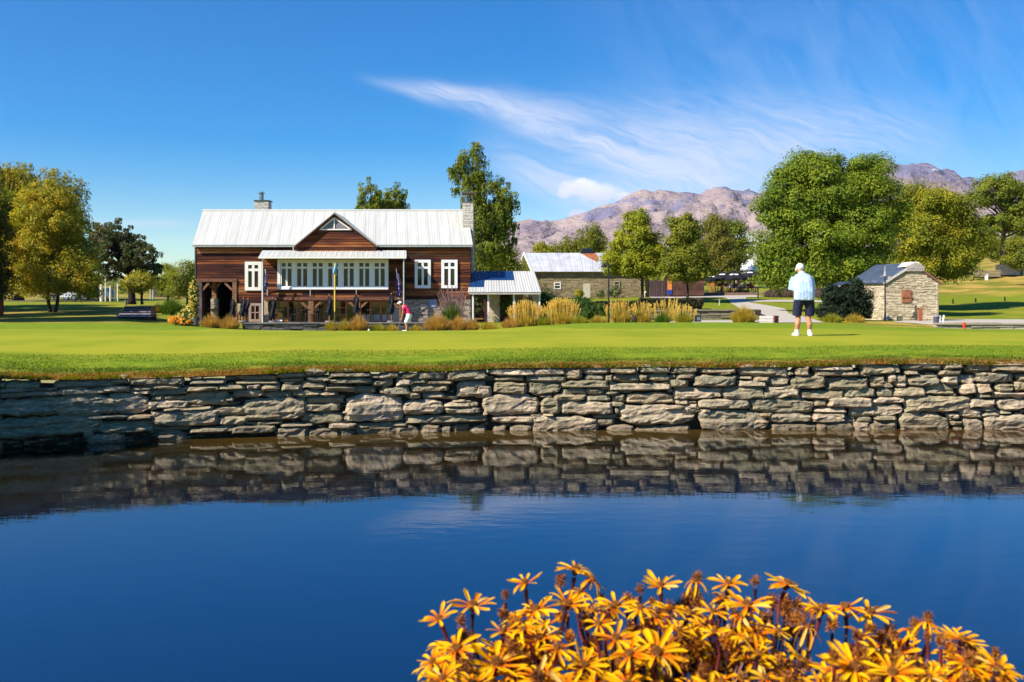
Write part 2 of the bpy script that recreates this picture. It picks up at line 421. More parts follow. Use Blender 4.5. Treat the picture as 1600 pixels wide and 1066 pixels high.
c = t.mix((n2 + (n1 - .5) * .6).ss(.52, .68) * .75, c, (.17, .13, .165))
rock_shade = (pz / 560.0 + (n2 - .5) * 1.3 + (n1 - .5) * .8).ss(.72, .92)  # high crags, with their blue shadows put into the rock colour
c = t.mix(rock_shade * .75, c, (.16, .16, .25))
snow = ((n2 * .8 + pz / 900.0).ss(1.12, 1.2)) * nz.ss(.55, .8)
c = t.mix(snow, c, (.75, .75, .8))
t.put(b.inputs['Base Color'], c); b.inputs['Roughness'].default_value = 1; b.inputs['Specular IOR Level'].default_value = 0
t.put(b.inputs['Normal'], t.bump(n2 * 1.0, 1, 70))
tag(link('mountains', mesh_np('mountains', np.stack([X0, YB, MZ], -1).reshape(-1, 3), quads, True), m), kind='structure')

# ---- water
m, t, b = new_mat('pond_water')
oc = t.coord('Object')
r1 = t.noise(t.scale(oc, .9, 2.0, 1), 2.2, 4, .55); r2 = t.noise(t.scale(oc, 3.0, 9.0, 1), 2.0, 3, .6); r3 = t.noise(oc, .35, 2)
nrm = t.bump(r1 * 1.0 + r2 * .30 * r3.ss(.35, .65), .10, .012)
px_, py_, pz_ = t.sep(oc)
shallow = t.attr('shallow')
body = t.mix(t.attr('mid'), (.0006, .018, .060), (.013, .010, .005)); body = t.mix(shallow, body, (.075, .045, .008))  # brown of the wall's reflection and blue of the sky's tinted into the body
body = t.mix((t.noise(oc, 1.6, 5, .75).ss(.50, .60)) * shallow * px_.ss(4.0, 6.2) * .9, body, (.16, .03, .012))
df = t.node('ShaderNodeBsdfDiffuse', {'Color': body, 'Normal': nrm})
gl = t.node('ShaderNodeBsdfGlossy', {'Color': (.93, .96, 1.0), 'Roughness': .012, 'Normal': nrm})
fr = t.node('ShaderNodeFresnel', {'IOR': 1.5, 'Normal': nrm})
mx = t.node('ShaderNodeMixShader', {0: fr.outputs[0], 1: df.outputs[0], 2: gl.outputs[0]})
t.L.new(mx.outputs[0], t.N['Material Output'].inputs[0])
wx = np.linspace(-30, 30, 121); wy = np.concatenate([np.linspace(-14, 8, 12), np.linspace(8, 16.4, 60)[1:]])
WXX, WYY = np.meshgrid(wx, wy, indexing='ij'); idx = np.arange(WXX.size).reshape(WXX.shape)
me = mesh_np('pond_water', np.stack([WXX, WYY, WXX * 0], -1).reshape(-1, 3), np.stack([idx[:-1, :-1], idx[1:, :-1], idx[1:, 1:], idx[:-1, 1:]], -1).reshape(-1, 4), True)
dw = Yw(800 + F * WXX / np.maximum(WYY, 4)) - WYY
addattr(me, 'shallow', (1 - sst(dw, .1, 1.6)) * sst(WXX, -5.5, -3)); addattr(me, 'mid', 1 - sst(dw, 2.5, 6.5))
tag(link('pond_water', me, m), kind='structure')

# ---- near bank under the camera
mud = simple('bank_earth', (.09, .06, .03), .95, var=.3, scale=6, bump=.02)
bx_, by_ = np.meshgrid(np.linspace(-30, 30, 61), np.linspace(-40, 3.2, 60), indexing='ij')
bz = np.where(by_ < 1.8, .28, .28 - (by_ - 1.8) * .55) + (vnoise(bx_, by_, 1.1, 4) - .5) * .08
idx = np.arange(bx_.size).reshape(bx_.shape)
tag(link('near_bank', mesh_np('near_bank', np.stack([bx_, by_, bz], -1).reshape(-1, 3), np.stack([idx[:-1, :-1], idx[1:, :-1], idx[1:, 1:], idx[:-1, 1:]], -1).reshape(-1, 4), True), mud), kind='structure')

# ================================================================== PAVING AND PATHS draped on the ground
gravel = simple('pale_gravel', (.50, .44, .37), .95, var=.12, scale=20, bump=.01)
def drape(name, rows, mat, lift=.02):
    """rows: (Y, px_left, px_right) far along the ground"""
    V = []; n = 9
    ys = [r[0] for r in rows]; fine = np.linspace(ys[0], ys[-1], max(20, int(abs(ys[-1] - ys[0]) * 2)))
    L = pchip(ys, [r[1] for r in rows], fine); Rr = pchip(ys, [r[2] for r in rows], fine)
    for yy_, l, r in zip(fine, L, Rr):
        for k in range(n):
            X = WX(l + (r - l) * k / (n - 1), yy_); V.append((X, yy_, zt(X, yy_) + lift))
    idx = np.arange(len(V)).reshape(-1, n)
    return tag(link(name, mesh_np(name, V, np.stack([idx[:-1, :-1], idx[:-1, 1:], idx[1:, 1:], idx[1:, :-1]], -1).reshape(-1, 4), True), mat), kind='structure')
def Yat(px, py): return hit(px, py).y
drape('path', [(Yat(1200, 505), 1180, 1290), (Yat(1200, 497), 1188, 1262), (Yat(1200, 490), 1176, 1232), (Yat(1180, 484), 1158, 1228), (Yat(1170, 479), 1150, 1206), (Yat(1160, 473), 1141, 1172), (Yat(1160, 468), 1138, 1166), (Yat(1160, 465), 1132, 1166)], gravel, .025)
drape('cross_path', [(Yat(1100, 465.5), 1020, 1190), (Yat(1100, 462.5), 1010, 1180)], gravel, .035)
drape('side_path', [(Yat(1250, 472.5), 1168, 1300), (Yat(1250, 469.5), 1160, 1290)], gravel, .03)
drape('garden_path', [(58.0, 1040, 1190), (60.5, 1060, 1180)], gravel, .04)
drape('yard', [(58.6, 1395, 1640), (62.0, 1440, 1640), (65.0, 1460, 1640)], gravel, .03)
drape('terrace', [(58.97, 382, 735), (61.3, 375, 738)], simple('terrace_stone', (.30, .27, .24), .9, scale=6), .03)
drape('bark_bed', [(Yat(1120, 462.5), 1040, 1182), (Yat(1120, 457), 1050, 1185)], simple('bark_mulch', (.30, .12, .04), .95, var=.3, scale=9), .05)
drape('car_park', [(112, -60, 140), (120, -60, 160)], simple('tarmac', (.12, .12, .13), .9), .03)

# ================================================================== MATERIALS FOR THE THINGS
m, t, b = new_mat('schist')
oc = t.coord('Object'); rn = S(t.nt, t.node('ShaderNodeObjectInfo').outputs['Random']); isl = S(t.nt, t.node('ShaderNodeNewGeometry').outputs['Random Per Island'])
n1 = t.noise(t.scale(oc, 3, 3, 16), 2.0, 5, .65, .4); n2 = t.noise(oc, 26, 4, .7); n3 = t.noise(oc, 2.6, 4, .6)
base = t.ramp((rn * .62 + isl * .38 + (n3 - .5) * .45).clamp(), [(0, (.17, .135, .08)), (.22, (.28, .245, .145)), (.42, (.47, .36, .21)), (.6, (.32, .285, .18)), (.78, (.56, .43, .28)), (1, (.74, .61, .44))])
c = t.mix((n1 + (n2 - .5) * .5).ss(.35, .7), t.hsv(base, v=.62), t.hsv(base, v=1.18))
c = t.mix((n3 + (n2 - .5) * .5).ss(.60, .72) * .5, c, (.34, .17, .07))
c = t.mix((t.noise(oc, 5, 4, .7)).ss(.60, .7) * .35, c, (.17, .20, .08))
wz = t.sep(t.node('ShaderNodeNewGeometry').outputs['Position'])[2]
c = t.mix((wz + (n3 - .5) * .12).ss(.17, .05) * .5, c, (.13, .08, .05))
t.put(b.inputs['Base Color'], c); b.inputs['Roughness'].default_value = .8; b.inputs['Specular IOR Level'].default_value = .3
t.put(b.inputs['Normal'], t.bump(n1 * .8 + n2 * .6, 1, .035))
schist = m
def schist2(name, cols, wetless=True):
    m, t, b = new_mat(name); oc = t.coord('Object'); isl = S(t.nt, t.node('ShaderNodeNewGeometry').outputs['Random Per Island']); rn = S(t.nt, t.node('ShaderNodeObjectInfo').outputs['Random'])
    n = t.noise(t.scale(oc, 1, 1, 4), 4, 4, .7); k = len(cols)
    c = t.ramp((isl * .7 + rn * .25 + (n - .5) * .6).clamp(), [(i / (k - 1), cc) for i, cc in enumerate(cols)])
    t.put(b.inputs['Base Color'], c); b.inputs['Roughness'].default_value = .9; b.inputs['Specular IOR Level'].default_value = .15
    t.put(b.inputs['Normal'], t.bump(n, .8, .03)); return m
tan_stone = schist2('tan_schist', [(.28, .22, .135), (.46, .38, .25), (.57, .48, .33), (.66, .58, .42)])
brown_stone = schist2('brown_schist', [(.15, .11, .06), (.24, .18, .10), (.33, .26, .15), (.27, .20, .12)])
grey_stone = schist2('grey_schist', [(.14, .11, .10), (.30, .24, .19), (.46, .38, .30), (.58, .49, .40)])
lime_stone = schist2('pale_chimney_stone', [(.42, .39, .33), (.56, .52, .45), (.62, .58, .5)])
dark_gap = simple('dark_joint', (.045, .032, .02), .95, var=.2, scale=12)
mortar = simple('earth_mortar', (.30, .23, .15), .95, var=.2, scale=10)

m, t, b = new_mat('weathered_boards')
oc = t.coord('Object'); rn = S(t.nt, t.node('ShaderNodeObjectInfo').outputs['Random'])
n1 = t.noise(t.scale(oc, .9, 1, 30), 1.0, 5, .7, .3); n2 = t.noise(t.scale(oc, .35, 1, 2.2), 1.0, 4, .65); n3 = t.noise(t.scale(oc, 1.5, 1, 60), 2.0, 3, .7)
base = t.ramp((n2 * 1.25 - .16 + (rn - .5) * .75).clamp(), [(0, (.026, .008, .008)), (.32, (.075, .020, .011)), (.55, (.16, .044, .014)), (.78, (.30, .105, .03)), (1, (.38, .20, .10))])
c = t.mix(n1.ss(.35, .65), t.hsv(base, v=.5), t.hsv(base, v=1.25))
c = t.mix(n3.ss(.62, .72) * .45, c, (.24, .15, .11))
t.put(b.inputs['Base Color'], c); b.inputs['Roughness'].default_value = .8; b.inputs['Specular IOR Level'].default_value = .2
t.put(b.inputs['Normal'], t.bump(n1, .8, .02)); boards = m
old_beam = simple('old_timber', (.34, .17, .08), .85, var=.35, scale=3, sc3=(1, 1, 8), bump=.02)
beam_h = simple('old_beam', (.24, .10, .055), .85, var=.35, scale=3, sc3=(1, 8, 8), bump=.02)
grey_post = simple('silvery_timber', (.17, .12, .13), .85, var=.3, scale=3, sc3=(1, 1, .3), bump=.02)
oiled = simple('oiled_joinery', (.60, .20, .045), .5, var=.2, scale=4, spec=.5)
cream = simple('cream_paint', (.80, .78, .70), .5, var=.03, scale=3, spec=.4)
white_p = simple('white_paint', (.82, .80, .80), .45, var=.03, scale=3, spec=.4)
m, t, b = new_mat('window_glass'); n = t.noise(t.coord('Object'), .9, 3, .5)
t.put(b.inputs['Base Color'], t.mix(n.ss(.3, .7), (.006, .005, .004), (.045, .035, .015))); b.inputs['Roughness'].default_value = .06; b.inputs['Specular IOR Level'].default_value = .3; glass = m
m, t, b = new_mat('pale_roof_iron')
oc = t.coord('Object'); n = t.noise(t.scale(oc, 2.2, .3, .3), 1.0, 4, .6); rn = S(t.nt, t.node('ShaderNodeObjectInfo').outputs['Random'])
t.put(b.inputs['Base Color'], t.hsv(t.mix(n.ss(.3, .7), (.47, .465, .42), (.53, .525, .48)), v=((rn - .5) * .07 + 1.0).v)); b.inputs['Roughness'].default_value = .42; b.inputs['Specular IOR Level'].default_value = .4; roofm = m
old_iron = simple('old_galvanised_iron', (.66, .66, .66), .45, var=.12, scale=1.2, metal=.2, spec=.5, rnd=.06)
rust = simple('rust_stain', (.45, .15, .05), .9, var=.3, scale=5)
dark_iron = simple('dark_flashing', (.05, .065, .06), .5)
slate = simple('dark_slate_iron', (.045, .07, .12), .35, var=.2, scale=4, spec=.6, rnd=.1)
blue_iron = simple('dark_blue_sheet', (.012, .045, .14), .25, var=.1, scale=2, spec=.6)
black_m = simple('black_metal', (.012, .012, .014), .4, spec=.5)
steel = simple('dull_steel', (.25, .32, .36), .35, metal=.7, rnd=.1)
black_cloth = simple('black_canvas', (.014, .014, .022), .75, var=.3, scale=4)
white_cloth = simple('white_canvas', (.85, .84, .80), .8, var=.02)
bark = simple('brown_bark', (.085, .055, .035), .95, var=.35, scale=5, sc3=(1, 1, .3), bump=.03)
dark_bark = simple('dark_bark', (.03, .02, .018), .95, var=.35, scale=5, sc3=(1, 1, .3), bump=.03)
birch_bark = simple('pale_bark', (.45, .40, .33), .9, var=.3, scale=5, bump=.02)
skin = simple('skin', (.62, .30, .17), .55, var=.06, scale=8, spec=.4)
stake_white = white_p

# ================================================================== POND WALL
rw = thing('retaining_wall', 'long dry stone wall of flat schist slabs holding the green above the pond', 'stone wall', (0, 15.2, 0))
TILES = [(0, 570), (200, 570)] + [(400 + 200 * k, 560) for k in range(6)]
ST = [
 [(0,200,50,285),(80,200,430,290),(690,170,1290,275),(1290,145,1510,235),(0,295,70,340),(80,290,250,330),(215,312,750,378),(260,282,640,309),(760,280,1220,365),(1220,258,1523,330),(0,345,200,408),(380,385,515,415),(520,383,805,437),(540,441,700,468),(0,412,600,612),(640,370,1345,600),(1345,350,1760,590),(0,622,1110,862),(1060,606,1523,648),(1115,680,1790,822),(1060,828,1460,905),(1000,780,1105,870)],
 [(50,150,640,247),(50,262,285,310),(290,250,620,290),(740,138,900,175),(745,178,1150,235),(1155,130,1290,185),(1300,120,1770,187),(1290,190,1770,232),(60,315,265,355),(280,292,690,367),(290,372,410,430),(420,370,680,418),(635,258,708,300),(715,255,1070,318),(1080,240,1385,302),(1400,238,1560,292),(690,325,1180,478),(1155,385,1260,440),(1280,295,1620,392),(260,425,700,525),(705,482,900,506),(440,512,1000,545),(310,548,1040,735),(1040,500,1415,615),(1070,620,1410,725),(0,600,290,650),(760,742,1410,812),(300,740,740,785),(380,790,690,890)],
 [(260,165,590,238),(590,135,840,205),(290,242,560,285),(600,222,880,272),(880,170,1370,228),(1015,135,1170,168),(70,295,290,385),(310,312,540,387),(330,286,470,309),(560,280,830,367),(880,242,1380,305),(870,307,980,328),(820,330,1180,402),(1390,262,1590,330),(1375,200,1480,240),(1480,180,1610,240),(90,400,430,465),(450,378,780,457),(785,405,970,447),(1190,335,1440,420),(1480,370,1560,425),(-130,475,585,740),(610,460,1040,540),(560,545,990,648),(555,655,1030,780),(1050,680,1120,755),(1040,635,1100,660),(1085,428,1755,755),(0,760,300,797),(300,775,700,822),(880,775,1180,842),(1180,775,1770,882),(250,830,620,900),(-280,805,220,900),(630,840,1000,900),(1000,850,1170,905)],
 [(40,160,190,233),(200,182,400,245),(410,155,740,252),(755,135,1220,262),(1245,115,1800,212),(0,245,110,332),(160,245,335,330),(340,255,520,300),(530,264,840,310),(870,275,1200,460),(1090,330,1285,478),(1310,225,1660,270),(0,342,310,440),(330,305,770,406),(470,412,730,480),(300,412,430,480),(720,450,880,495),(820,498,980,526),(1310,290,1690,427),(230,490,720,668),(725,530,1030,583),(735,590,1140,662),(1035,530,1130,578),(1185,645,1240,680),(1175,437,1850,672),(265,680,1240,775),(1285,690,1790,777),(130,783,280,808),(290,785,360,808),(150,812,430,885),(440,800,670,870),(680,818,800,852),(1030,820,1240,872),(1300,808,1470,862),(1490,800,1750,865),(820,790,1020,850)],
 [(265,108,640,205),(645,105,840,250),(850,103,1180,192),(1175,93,1500,187),(180,207,650,282),(870,200,1110,260),(1120,200,1195,280),(1200,195,1540,282),(180,285,590,430),(600,262,1160,357),(595,360,885,427),(892,365,1110,430),(1165,298,1900,388),(330,432,500,467),(335,470,580,662),(510,430,880,512),(890,440,1180,517),(1120,392,1290,436),(1200,440,1350,522),(1300,390,1450,412),(1370,420,1940,542),(585,515,1200,668),(1190,527,1340,582),(1235,590,1280,660),(1285,560,2170,792),(220,670,355,700),(375,655,510,690),(240,695,1030,865),(965,675,1280,712),(1000,716,1230,808),(1150,800,1450,865),(1460,805,2120,865)],
 [(0,85,360,177),(380,95,700,182),(715,105,1165,187),(1190,88,1780,217),(0,205,90,272),(100,180,370,277),(440,188,670,247),(380,195,435,238),(950,168,1090,200),(375,247,580,347),(650,203,1150,337),(1170,217,1360,252),(1370,222,1550,278),(1175,268,1523,347),(390,348,995,492),(1000,337,1500,492),(335,360,388,412),(420,460,560,488),(430,490,600,562),(1490,410,1580,478),(290,565,530,612),(555,545,700,600),(705,490,1320,607),(560,604,750,650),(755,602,855,647),(865,610,1090,652),(720,625,1540,865),(1415,650,1590,702)],
 [(250,155,320,202),(340,105,500,212),(550,93,1030,150),(560,152,1105,217),(1130,70,1600,192),(20,222,280,327),(285,213,705,362),(720,238,1220,382),(1255,215,1430,308),(1450,190,1540,290),(1255,312,1400,347),(1400,295,1530,360),(0,332,380,472),(395,388,920,492),(930,345,1310,467),(1340,372,1523,462),(570,500,725,572),(735,470,1250,584),(1270,470,1660,545),(-200,480,570,652),(580,590,960,657),(1000,545,1640,692),(20,657,545,772),(550,657,940,767),(925,715,1080,765),(1090,692,1255,765),(1275,680,1560,750),(50,780,600,865),(600,767,1035,865),(1040,767,1220,840),(1225,757,1560,860)],
 [(100,60,570,137),(575,58,820,125),(860,58,1160,162),(1170,58,1620,162),(0,205,150,342),(120,150,300,200),(165,202,545,332),(540,137,800,202),(575,210,765,307),(780,195,965,307),(970,168,1430,292),(1470,190,1620,275),(0,345,370,457),(385,305,740,437),(770,313,972,432),(978,303,1170,422),(1205,303,1435,402),(1440,280,1620,382),(130,455,280,475),(120,452,900,642),(990,430,1160,470),(1170,408,1620,470),(870,488,1195,592),(1240,488,1620,617),(55,650,670,865),(640,665,790,727),(685,755,810,802),(780,605,1040,712),(1050,592,1240,638),(1050,642,1240,690),(1245,622,1430,672),(820,732,1070,850),(1075,682,1720,865),(720,820,810,862)],
]
def stone_geo(rg_, w_, h_, d_=.3):
    """one dry-wall stone: front grid with a broken outline and rounded arrises, plus sides. local x along, y into the wall, z up"""
    nx = int(np.clip(w_ / .045, 5, 22)); nz = int(np.clip(h_ / .022, 4, 11)); sl_ = rg_.uniform(-.25, .25); fr_ = rg_.uniform(22, 45); sd_ = rg_.uniform(0, 900)
    kx = rg_.uniform(.7, 1.0, 4); slope = rg_.uniform(-.012, .012, 2); V = []
    cut = rg_.uniform(0, 1, 4) ** 1.6 * .55; step = rg_.uniform(.2, .8); sh = rg_.uniform(0, .04); tp_, tb_ = rg_.uniform(-.16, .16, 2)
    asp = h_ / max(w_, .01)
    for i in range(nx):
        u = -1 + 2 * i / (nx - 1); us = math.copysign(abs(u) ** .8, u)
        for j in range(nz):
            v = -1 + 2 * j / (nz - 1); vs = math.copysign(abs(v) ** .85, v)
            ci = (0 if us < 0 else 1) + (0 if vs < 0 else 2)
            co = cut[ci] * max(0, abs(us) - .55) / .45
            X = us * w_ / 2 * (1 - .5 * asp * cut[ci] * max(0, abs(vs) - .2)); Z = vs * h_ / 2 * (1 - co * .9) * (1 + (tp_ if vs > 0 else tb_) * us)
            e_ = max(abs(us) ** (6 + 8 * (w_ / h_) ** .5), abs(vs) ** 6)
            q_ = mnoise.noise(Vector((X * 6 + sd_, Z * 14, 0))); q2 = mnoise.noise(Vector((X * 16 + sd_, Z * 40, 5)))
            Y = e_ * .055 + q_ * .030 + q2 * .014 + us * slope[0] + vs * slope[1] + (sh if (v * .5 + .5) > step else 0) + (math.sin((math.floor((Z + X * sl_ + q_ * .03) * fr_) + sd_) * 12.9898) * 43758.5453 % 1) * .026
            X += mnoise.noise(Vector((X * 3, Z * 18, sd_))) * .032 * (abs(us) > .7) * min(1, w_ / .3)
            Z += mnoise.noise(Vector((X * 7 + sd_, 3, Z))) * .026 * (abs(vs) > .6) * min(1, h_ / .1)
            V.append((X, Y, Z))
    Q = []
    for i in range(nx - 1):
        for j in range(nz - 1): a = i * nz + j; Q.append((a, a + nz, a + nz + 1, a + 1))
    ring = [i * nz for i in range(nx)] + [(nx - 1) * nz + j for j in range(1, nz)] + [i * nz + nz - 1 for i in range(nx - 2, -1, -1)] + [j for j in range(nz - 2, 0, -1)]
    o = len(V)
    for k in ring: V.append((V[k][0] * .96, d_, V[k][2] * .94))
    n = len(ring)
    for k in range(n): Q.append((ring[k], o + k, o + (k + 1) % n, ring[(k + 1) % n]))
    return np.array(V), Q
def wall_frame(px):
    y0, y1 = float(Yw(px - 15)), float(Yw(px + 15)); a = Vector((WX(px - 15, y0), y0, 0)); b_ = Vector((WX(px + 15, y1), y1, 0))
    tdir = (b_ - a).normalized(); yc = float(Yw(px)); return Vector((WX(px, yc), yc, 0)), tdir, Vector((-tdir.y, tdir.x, 0))
def place_stone(mb, x0, y0, x1, y1, rg_):
    pxc = (x0 + x1) / 2; P, tdir, nin = wall_frame(pxc); k = P.y / F
    w_ = (x1 - x0) * k / max(.5, tdir.x) * 1.0; h_ = (y1 - y0) * k; zc = WZ((y0 + y1) / 2, P.y)
    if zc - h_ / 2 < .035: lo = -.05; hi = zc + h_ / 2; h_ = hi - lo; zc = (hi + lo) / 2
    Vv, Q = stone_geo(rg_, w_, h_); off = rg_.uniform(-.035, .03); tl = rg_.uniform(-.02, .02)
    out_ = [P + tdir * (v[0]) + nin * (v[1] + off) + Vector((0, 0, zc + v[2] + v[0] * tl)) for v in Vv]
    mb.add(out_, Q)
rg_ = np.random.default_rng(5); occ = []
for (ox, oy), lst in zip(TILES, ST):
    for (a, b_, c_, d_) in lst:
        x0, y0, x1, y1 = ox + a / 7.615, oy + b_ / 7.615, ox + c_ / 7.615, oy + d_ / 7.615
        occ.append((x0, y0, x1, y1)); mb = MB(); place_stone(mb, x0 - .3, y0 - .2, x1 + .3, y1 + .3, rg_)
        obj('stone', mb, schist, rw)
# small chinking pieces in the joints and the wall running on beyond the frame: one part
mb = MB(); rc = np.random.default_rng(9)
def free(x0, y0, x1, y1):
    cx, cy = (x0 + x1) / 2, (y0 + y1) / 2
    return not any(a < cx < c_ and b_ < cy < d_ for a, b_, c_, d_ in occ)
for k in range(1500):
    x0 = rc.uniform(-20, 1600); yw = float(Yw(x0)); ytop = np.interp(x0, RPX, RPY) + 9; ybot = HY + CZ * F / yw
    y0 = rc.uniform(ytop, ybot - 3); w_, h_ = rc.uniform(6, 22), rc.uniform(2.5, 6)
    if free(x0, y0, x0 + w_, y0 + h_):
        P, tdir, nin = wall_frame(x0 + w_ / 2); kk = P.y / F; Vv, Q = stone_geo(rc, w_ * kk, h_ * kk, .2)
        zc = WZ(y0 + h_ / 2, P.y); off = rc.uniform(.05, .11)
        mb.add([P + tdir * v[0] + nin * (v[1] + off) + Vector((0, 0, zc + v[2])) for v in Vv], Q)
for rngx in ((-1500, -5), (1612, 2900)):
    x_ = rngx[0]
    while x_ < rngx[1]:
        w_ = rc.uniform(30, 80); yw = float(Yw(x_)); k = F / yw; y_ = np.interp(x_, RPX, RPY)
        ybot = HY + CZ * k; y_ = HY + .90 * k
        while y_ < ybot:
            h_ = rc.uniform(12, 26); place_stone(mb, x_ + rc.uniform(-6, 3), y_, x_ + w_ + rc.uniform(-3, 4), y_ + h_ - 1, rc); y_ += h_
        x_ += w_
tag(obj('small_stones', mb, schist, rw), kind='stuff')
mb = MB(); pp = np.arange(-2600, 4201, 40)
V = []; Q = []
for i, px in enumerate(pp):
    P, tdir, nin = wall_frame(px); zt_ = zt(WX(px, P.y + .2), P.y + .2) - .03
    V += [P + nin * .13 + Vector((0, 0, -1.0)), P + nin * .13 + Vector((0, 0, zt_ - .02)), P + nin * 1.2 + Vector((0, 0, zt_ - .12)), P + nin * 1.2 + Vector((0, 0, -1))]
    if i: a = 4 * (i - 1); Q += [(a, a + 4, a + 5, a + 1), (a + 1, a + 5, a + 6, a + 2)]
mb.add(V, Q); obj('earth_backing', mb, dark_gap, rw)
# ================================================================== BUILDINGS
def masonry(name, P0, Uv, width, z0, zf, mat, parent, courses=.09, ln=(.18, .5), depth=.12, seed=1, left=None, right=None, proud=.03, skip=None):
    """coursed rubble skin: P0 foot of the face, Uv unit vector along it; zf(u) the height of its top"""
    r = np.random.default_rng(seed); mb = MB(); nv = Vector((-Uv[1], Uv[0], 0)); Uv = Vector(Uv); z = z0; ztop = max(zf(width * k / 20) for k in range(21))
    while z < ztop:
        h_ = courses * r.uniform(.6, 1.45); u = -r.uniform(0, ln[0])
        while u < width:
            l_ = r.uniform(*ln); a, b_ = max(u, 0), min(u + l_, width); u += l_
            if b_ - a < .05: continue
            zt1 = min(z + h_, zf((a + b_) / 2))
            if zt1 - z < .02: continue
            if skip and skip((a + b_) / 2, z + h_ / 2): continue
            g = .008; of = r.uniform(-proud, proud * .4); j = r.uniform(-.012, .012, 4)
            pa = P0 + Uv * (a + g) + nv * of; pb = P0 + Uv * (b_ - g) + nv * of
            q_ = nv * depth
            mb.hexa([pa + Vector((0, 0, z + g + j[0])), pb + Vector((0, 0, z + g + j[1])), pb + q_ + Vector((0, 0, z + g)), pa + q_ + Vector((0, 0, z + g)),
                     pa + Vector((0, 0, zt1 - g + j[2])), pb + Vector((0, 0, zt1 - g + j[3])), pb + q_ + Vector((0, 0, zt1 - g)), pa + q_ + Vector((0, 0, zt1 - g))])
        z += h_
    return tag(obj(name, mb, mat, parent), kind='stuff')

def window(parent, x0, y0, x1, y1, Y, cols=2, frame=white_p, fw=3.0, split=.22, mull=2.2, d=.10, name='window'):
    """casement: frame with a head row of small panes, at photo rows/columns on the plane Y; panes are sub-parts"""
    mb = MB(); ya, yb = Y, Y + d
    def bx(a, b_, c_, d_, y=ya): mb.box(WX(a, Y), WX(c_, Y), y, yb, WZ(d_, Y), WZ(b_, Y))
    bx(x0, y0, x0 + fw, y1); bx(x1 - fw, y0, x1, y1); bx(x0 + fw, y0, x1 - fw, y0 + fw); bx(x0 + fw, y1 - fw, x1 - fw, y1)
    iw = (x1 - x0 - 2 * fw - mull * (cols - 1)) / cols; ys = y0 + fw + (y1 - y0 - 2 * fw) * split if split else None
    for i in range(1, cols): a = x0 + fw + i * iw + (i - 1) * mull; bx(a, y0 + fw, a + mull, y1 - fw, ya + .01)
    rows = [(y0 + fw, y1 - fw)]
    if split: bx(x0 + fw, ys - mull / 2, x1 - fw, ys + mull / 2, ya + .014); rows = [(y0 + fw, ys - mull / 2), (ys + mull / 2, y1 - fw)]
    f = obj(name, mb, frame, parent)
    for i in range(cols):
        a = x0 + fw + i * (iw + mull)
        for r0, r1 in rows: obj('pane', MB().box(WX(a, Y), WX(a + iw, Y), ya + .055, ya + .065, WZ(r1, Y), WZ(r0, Y)), glass, f)
    return f

def planks(parent, x0, x1, y0, y1, Y, rh=.165, clip=None, seed=0, xs=(60, 150), mat=None):
    """horizontal weatherboards, each one a part; clip(row)->(left,right) columns"""
    r = random.Random(seed); zt_, zb = WZ(y0, Y), WZ(y1, Y); z = zt_
    while z > zb + .02:
        h_ = min(rh, z - zb); row = HY + (CZ - (z - h_ / 2)) * F / Y; a, b_ = x0, x1
        if clip:
            r0 = HY + (CZ - z) * F / Y; r1 = HY + (CZ - (z - h_)) * F / Y; cl0, cl1 = clip(r0), clip(r1)
            if cl0[1] - cl0[0] < 1 and cl1[1] - cl1[0] < 2: z -= h_; continue
            xa = [WX(v, Y) for v in (cl1[0], cl1[1], cl0[1], cl0[0])]
            p = [(xa[0], Y, z - h_ + .006), (xa[1], Y, z - h_ + .006), (xa[1], Y + .05, z - h_ + .006), (xa[0], Y + .05, z - h_ + .006),
                 (xa[3], Y + .022, z), (xa[2], Y + .022, z), (xa[2], Y + .05, z), (xa[3], Y + .05, z)]
            obj('plank', MB().hexa(p), mat or boards, parent); z -= h_; continue
        u = a
        while u < b_ - 2:
            l_ = r.uniform(*xs); v = u + l_
            if b_ - v < 30: v = b_
            X0, X1 = WX(u, Y) + .003, WX(v, Y) - .003; o = r.uniform(-.008, .008)
            obj('plank', MB().hexa([(X0, Y + o, z - h_ + .006), (X1, Y + o, z - h_ + .006), (X1, Y + .05, z - h_ + .006), (X0, Y + .05, z - h_ + .006),
                                    (X0, Y + .024 + o, z), (X1, Y + .024 + o, z), (X1, Y + .05, z), (X0, Y + .05, z)]), mat or boards, parent)
            u = v
        z -= h_

def iron_sheet(parent, e0, e1, r0, r1, mat, ribs=3, th=.035, name='roof_sheet', rh=.014):
    """one roof sheet from eave points e0,e1 to ridge points r0,r1 with raised ribs"""
    e0, e1, r0, r1 = map(Vector, (e0, e1, r0, r1)); n = (e1 - e0).cross(r0 - e0).normalized()
    if n.z < 0: n = -n
    mb = MB().hexa([e0 - n * th, e1 - n * th, r1 - n * th, r0 - n * th, e0, e1, r1, r0])
    for k in range(ribs):
        f = (k + .5) / ribs; a = e0.lerp(e1, f); b_ = r0.lerp(r1, f); s = (e1 - e0).normalized() * .028
        mb.hexa([a - s * 1.6 + n * .001, a + s * 1.6 + n * .001, b_ + s * 1.6 + n * .001, b_ - s * 1.6 + n * .001, a - s * .6 + n * rh, a + s * .6 + n * rh, b_ + s * .6 + n * rh, b_ - s * .6 + n * rh])
    return obj(name, mb, mat, parent)

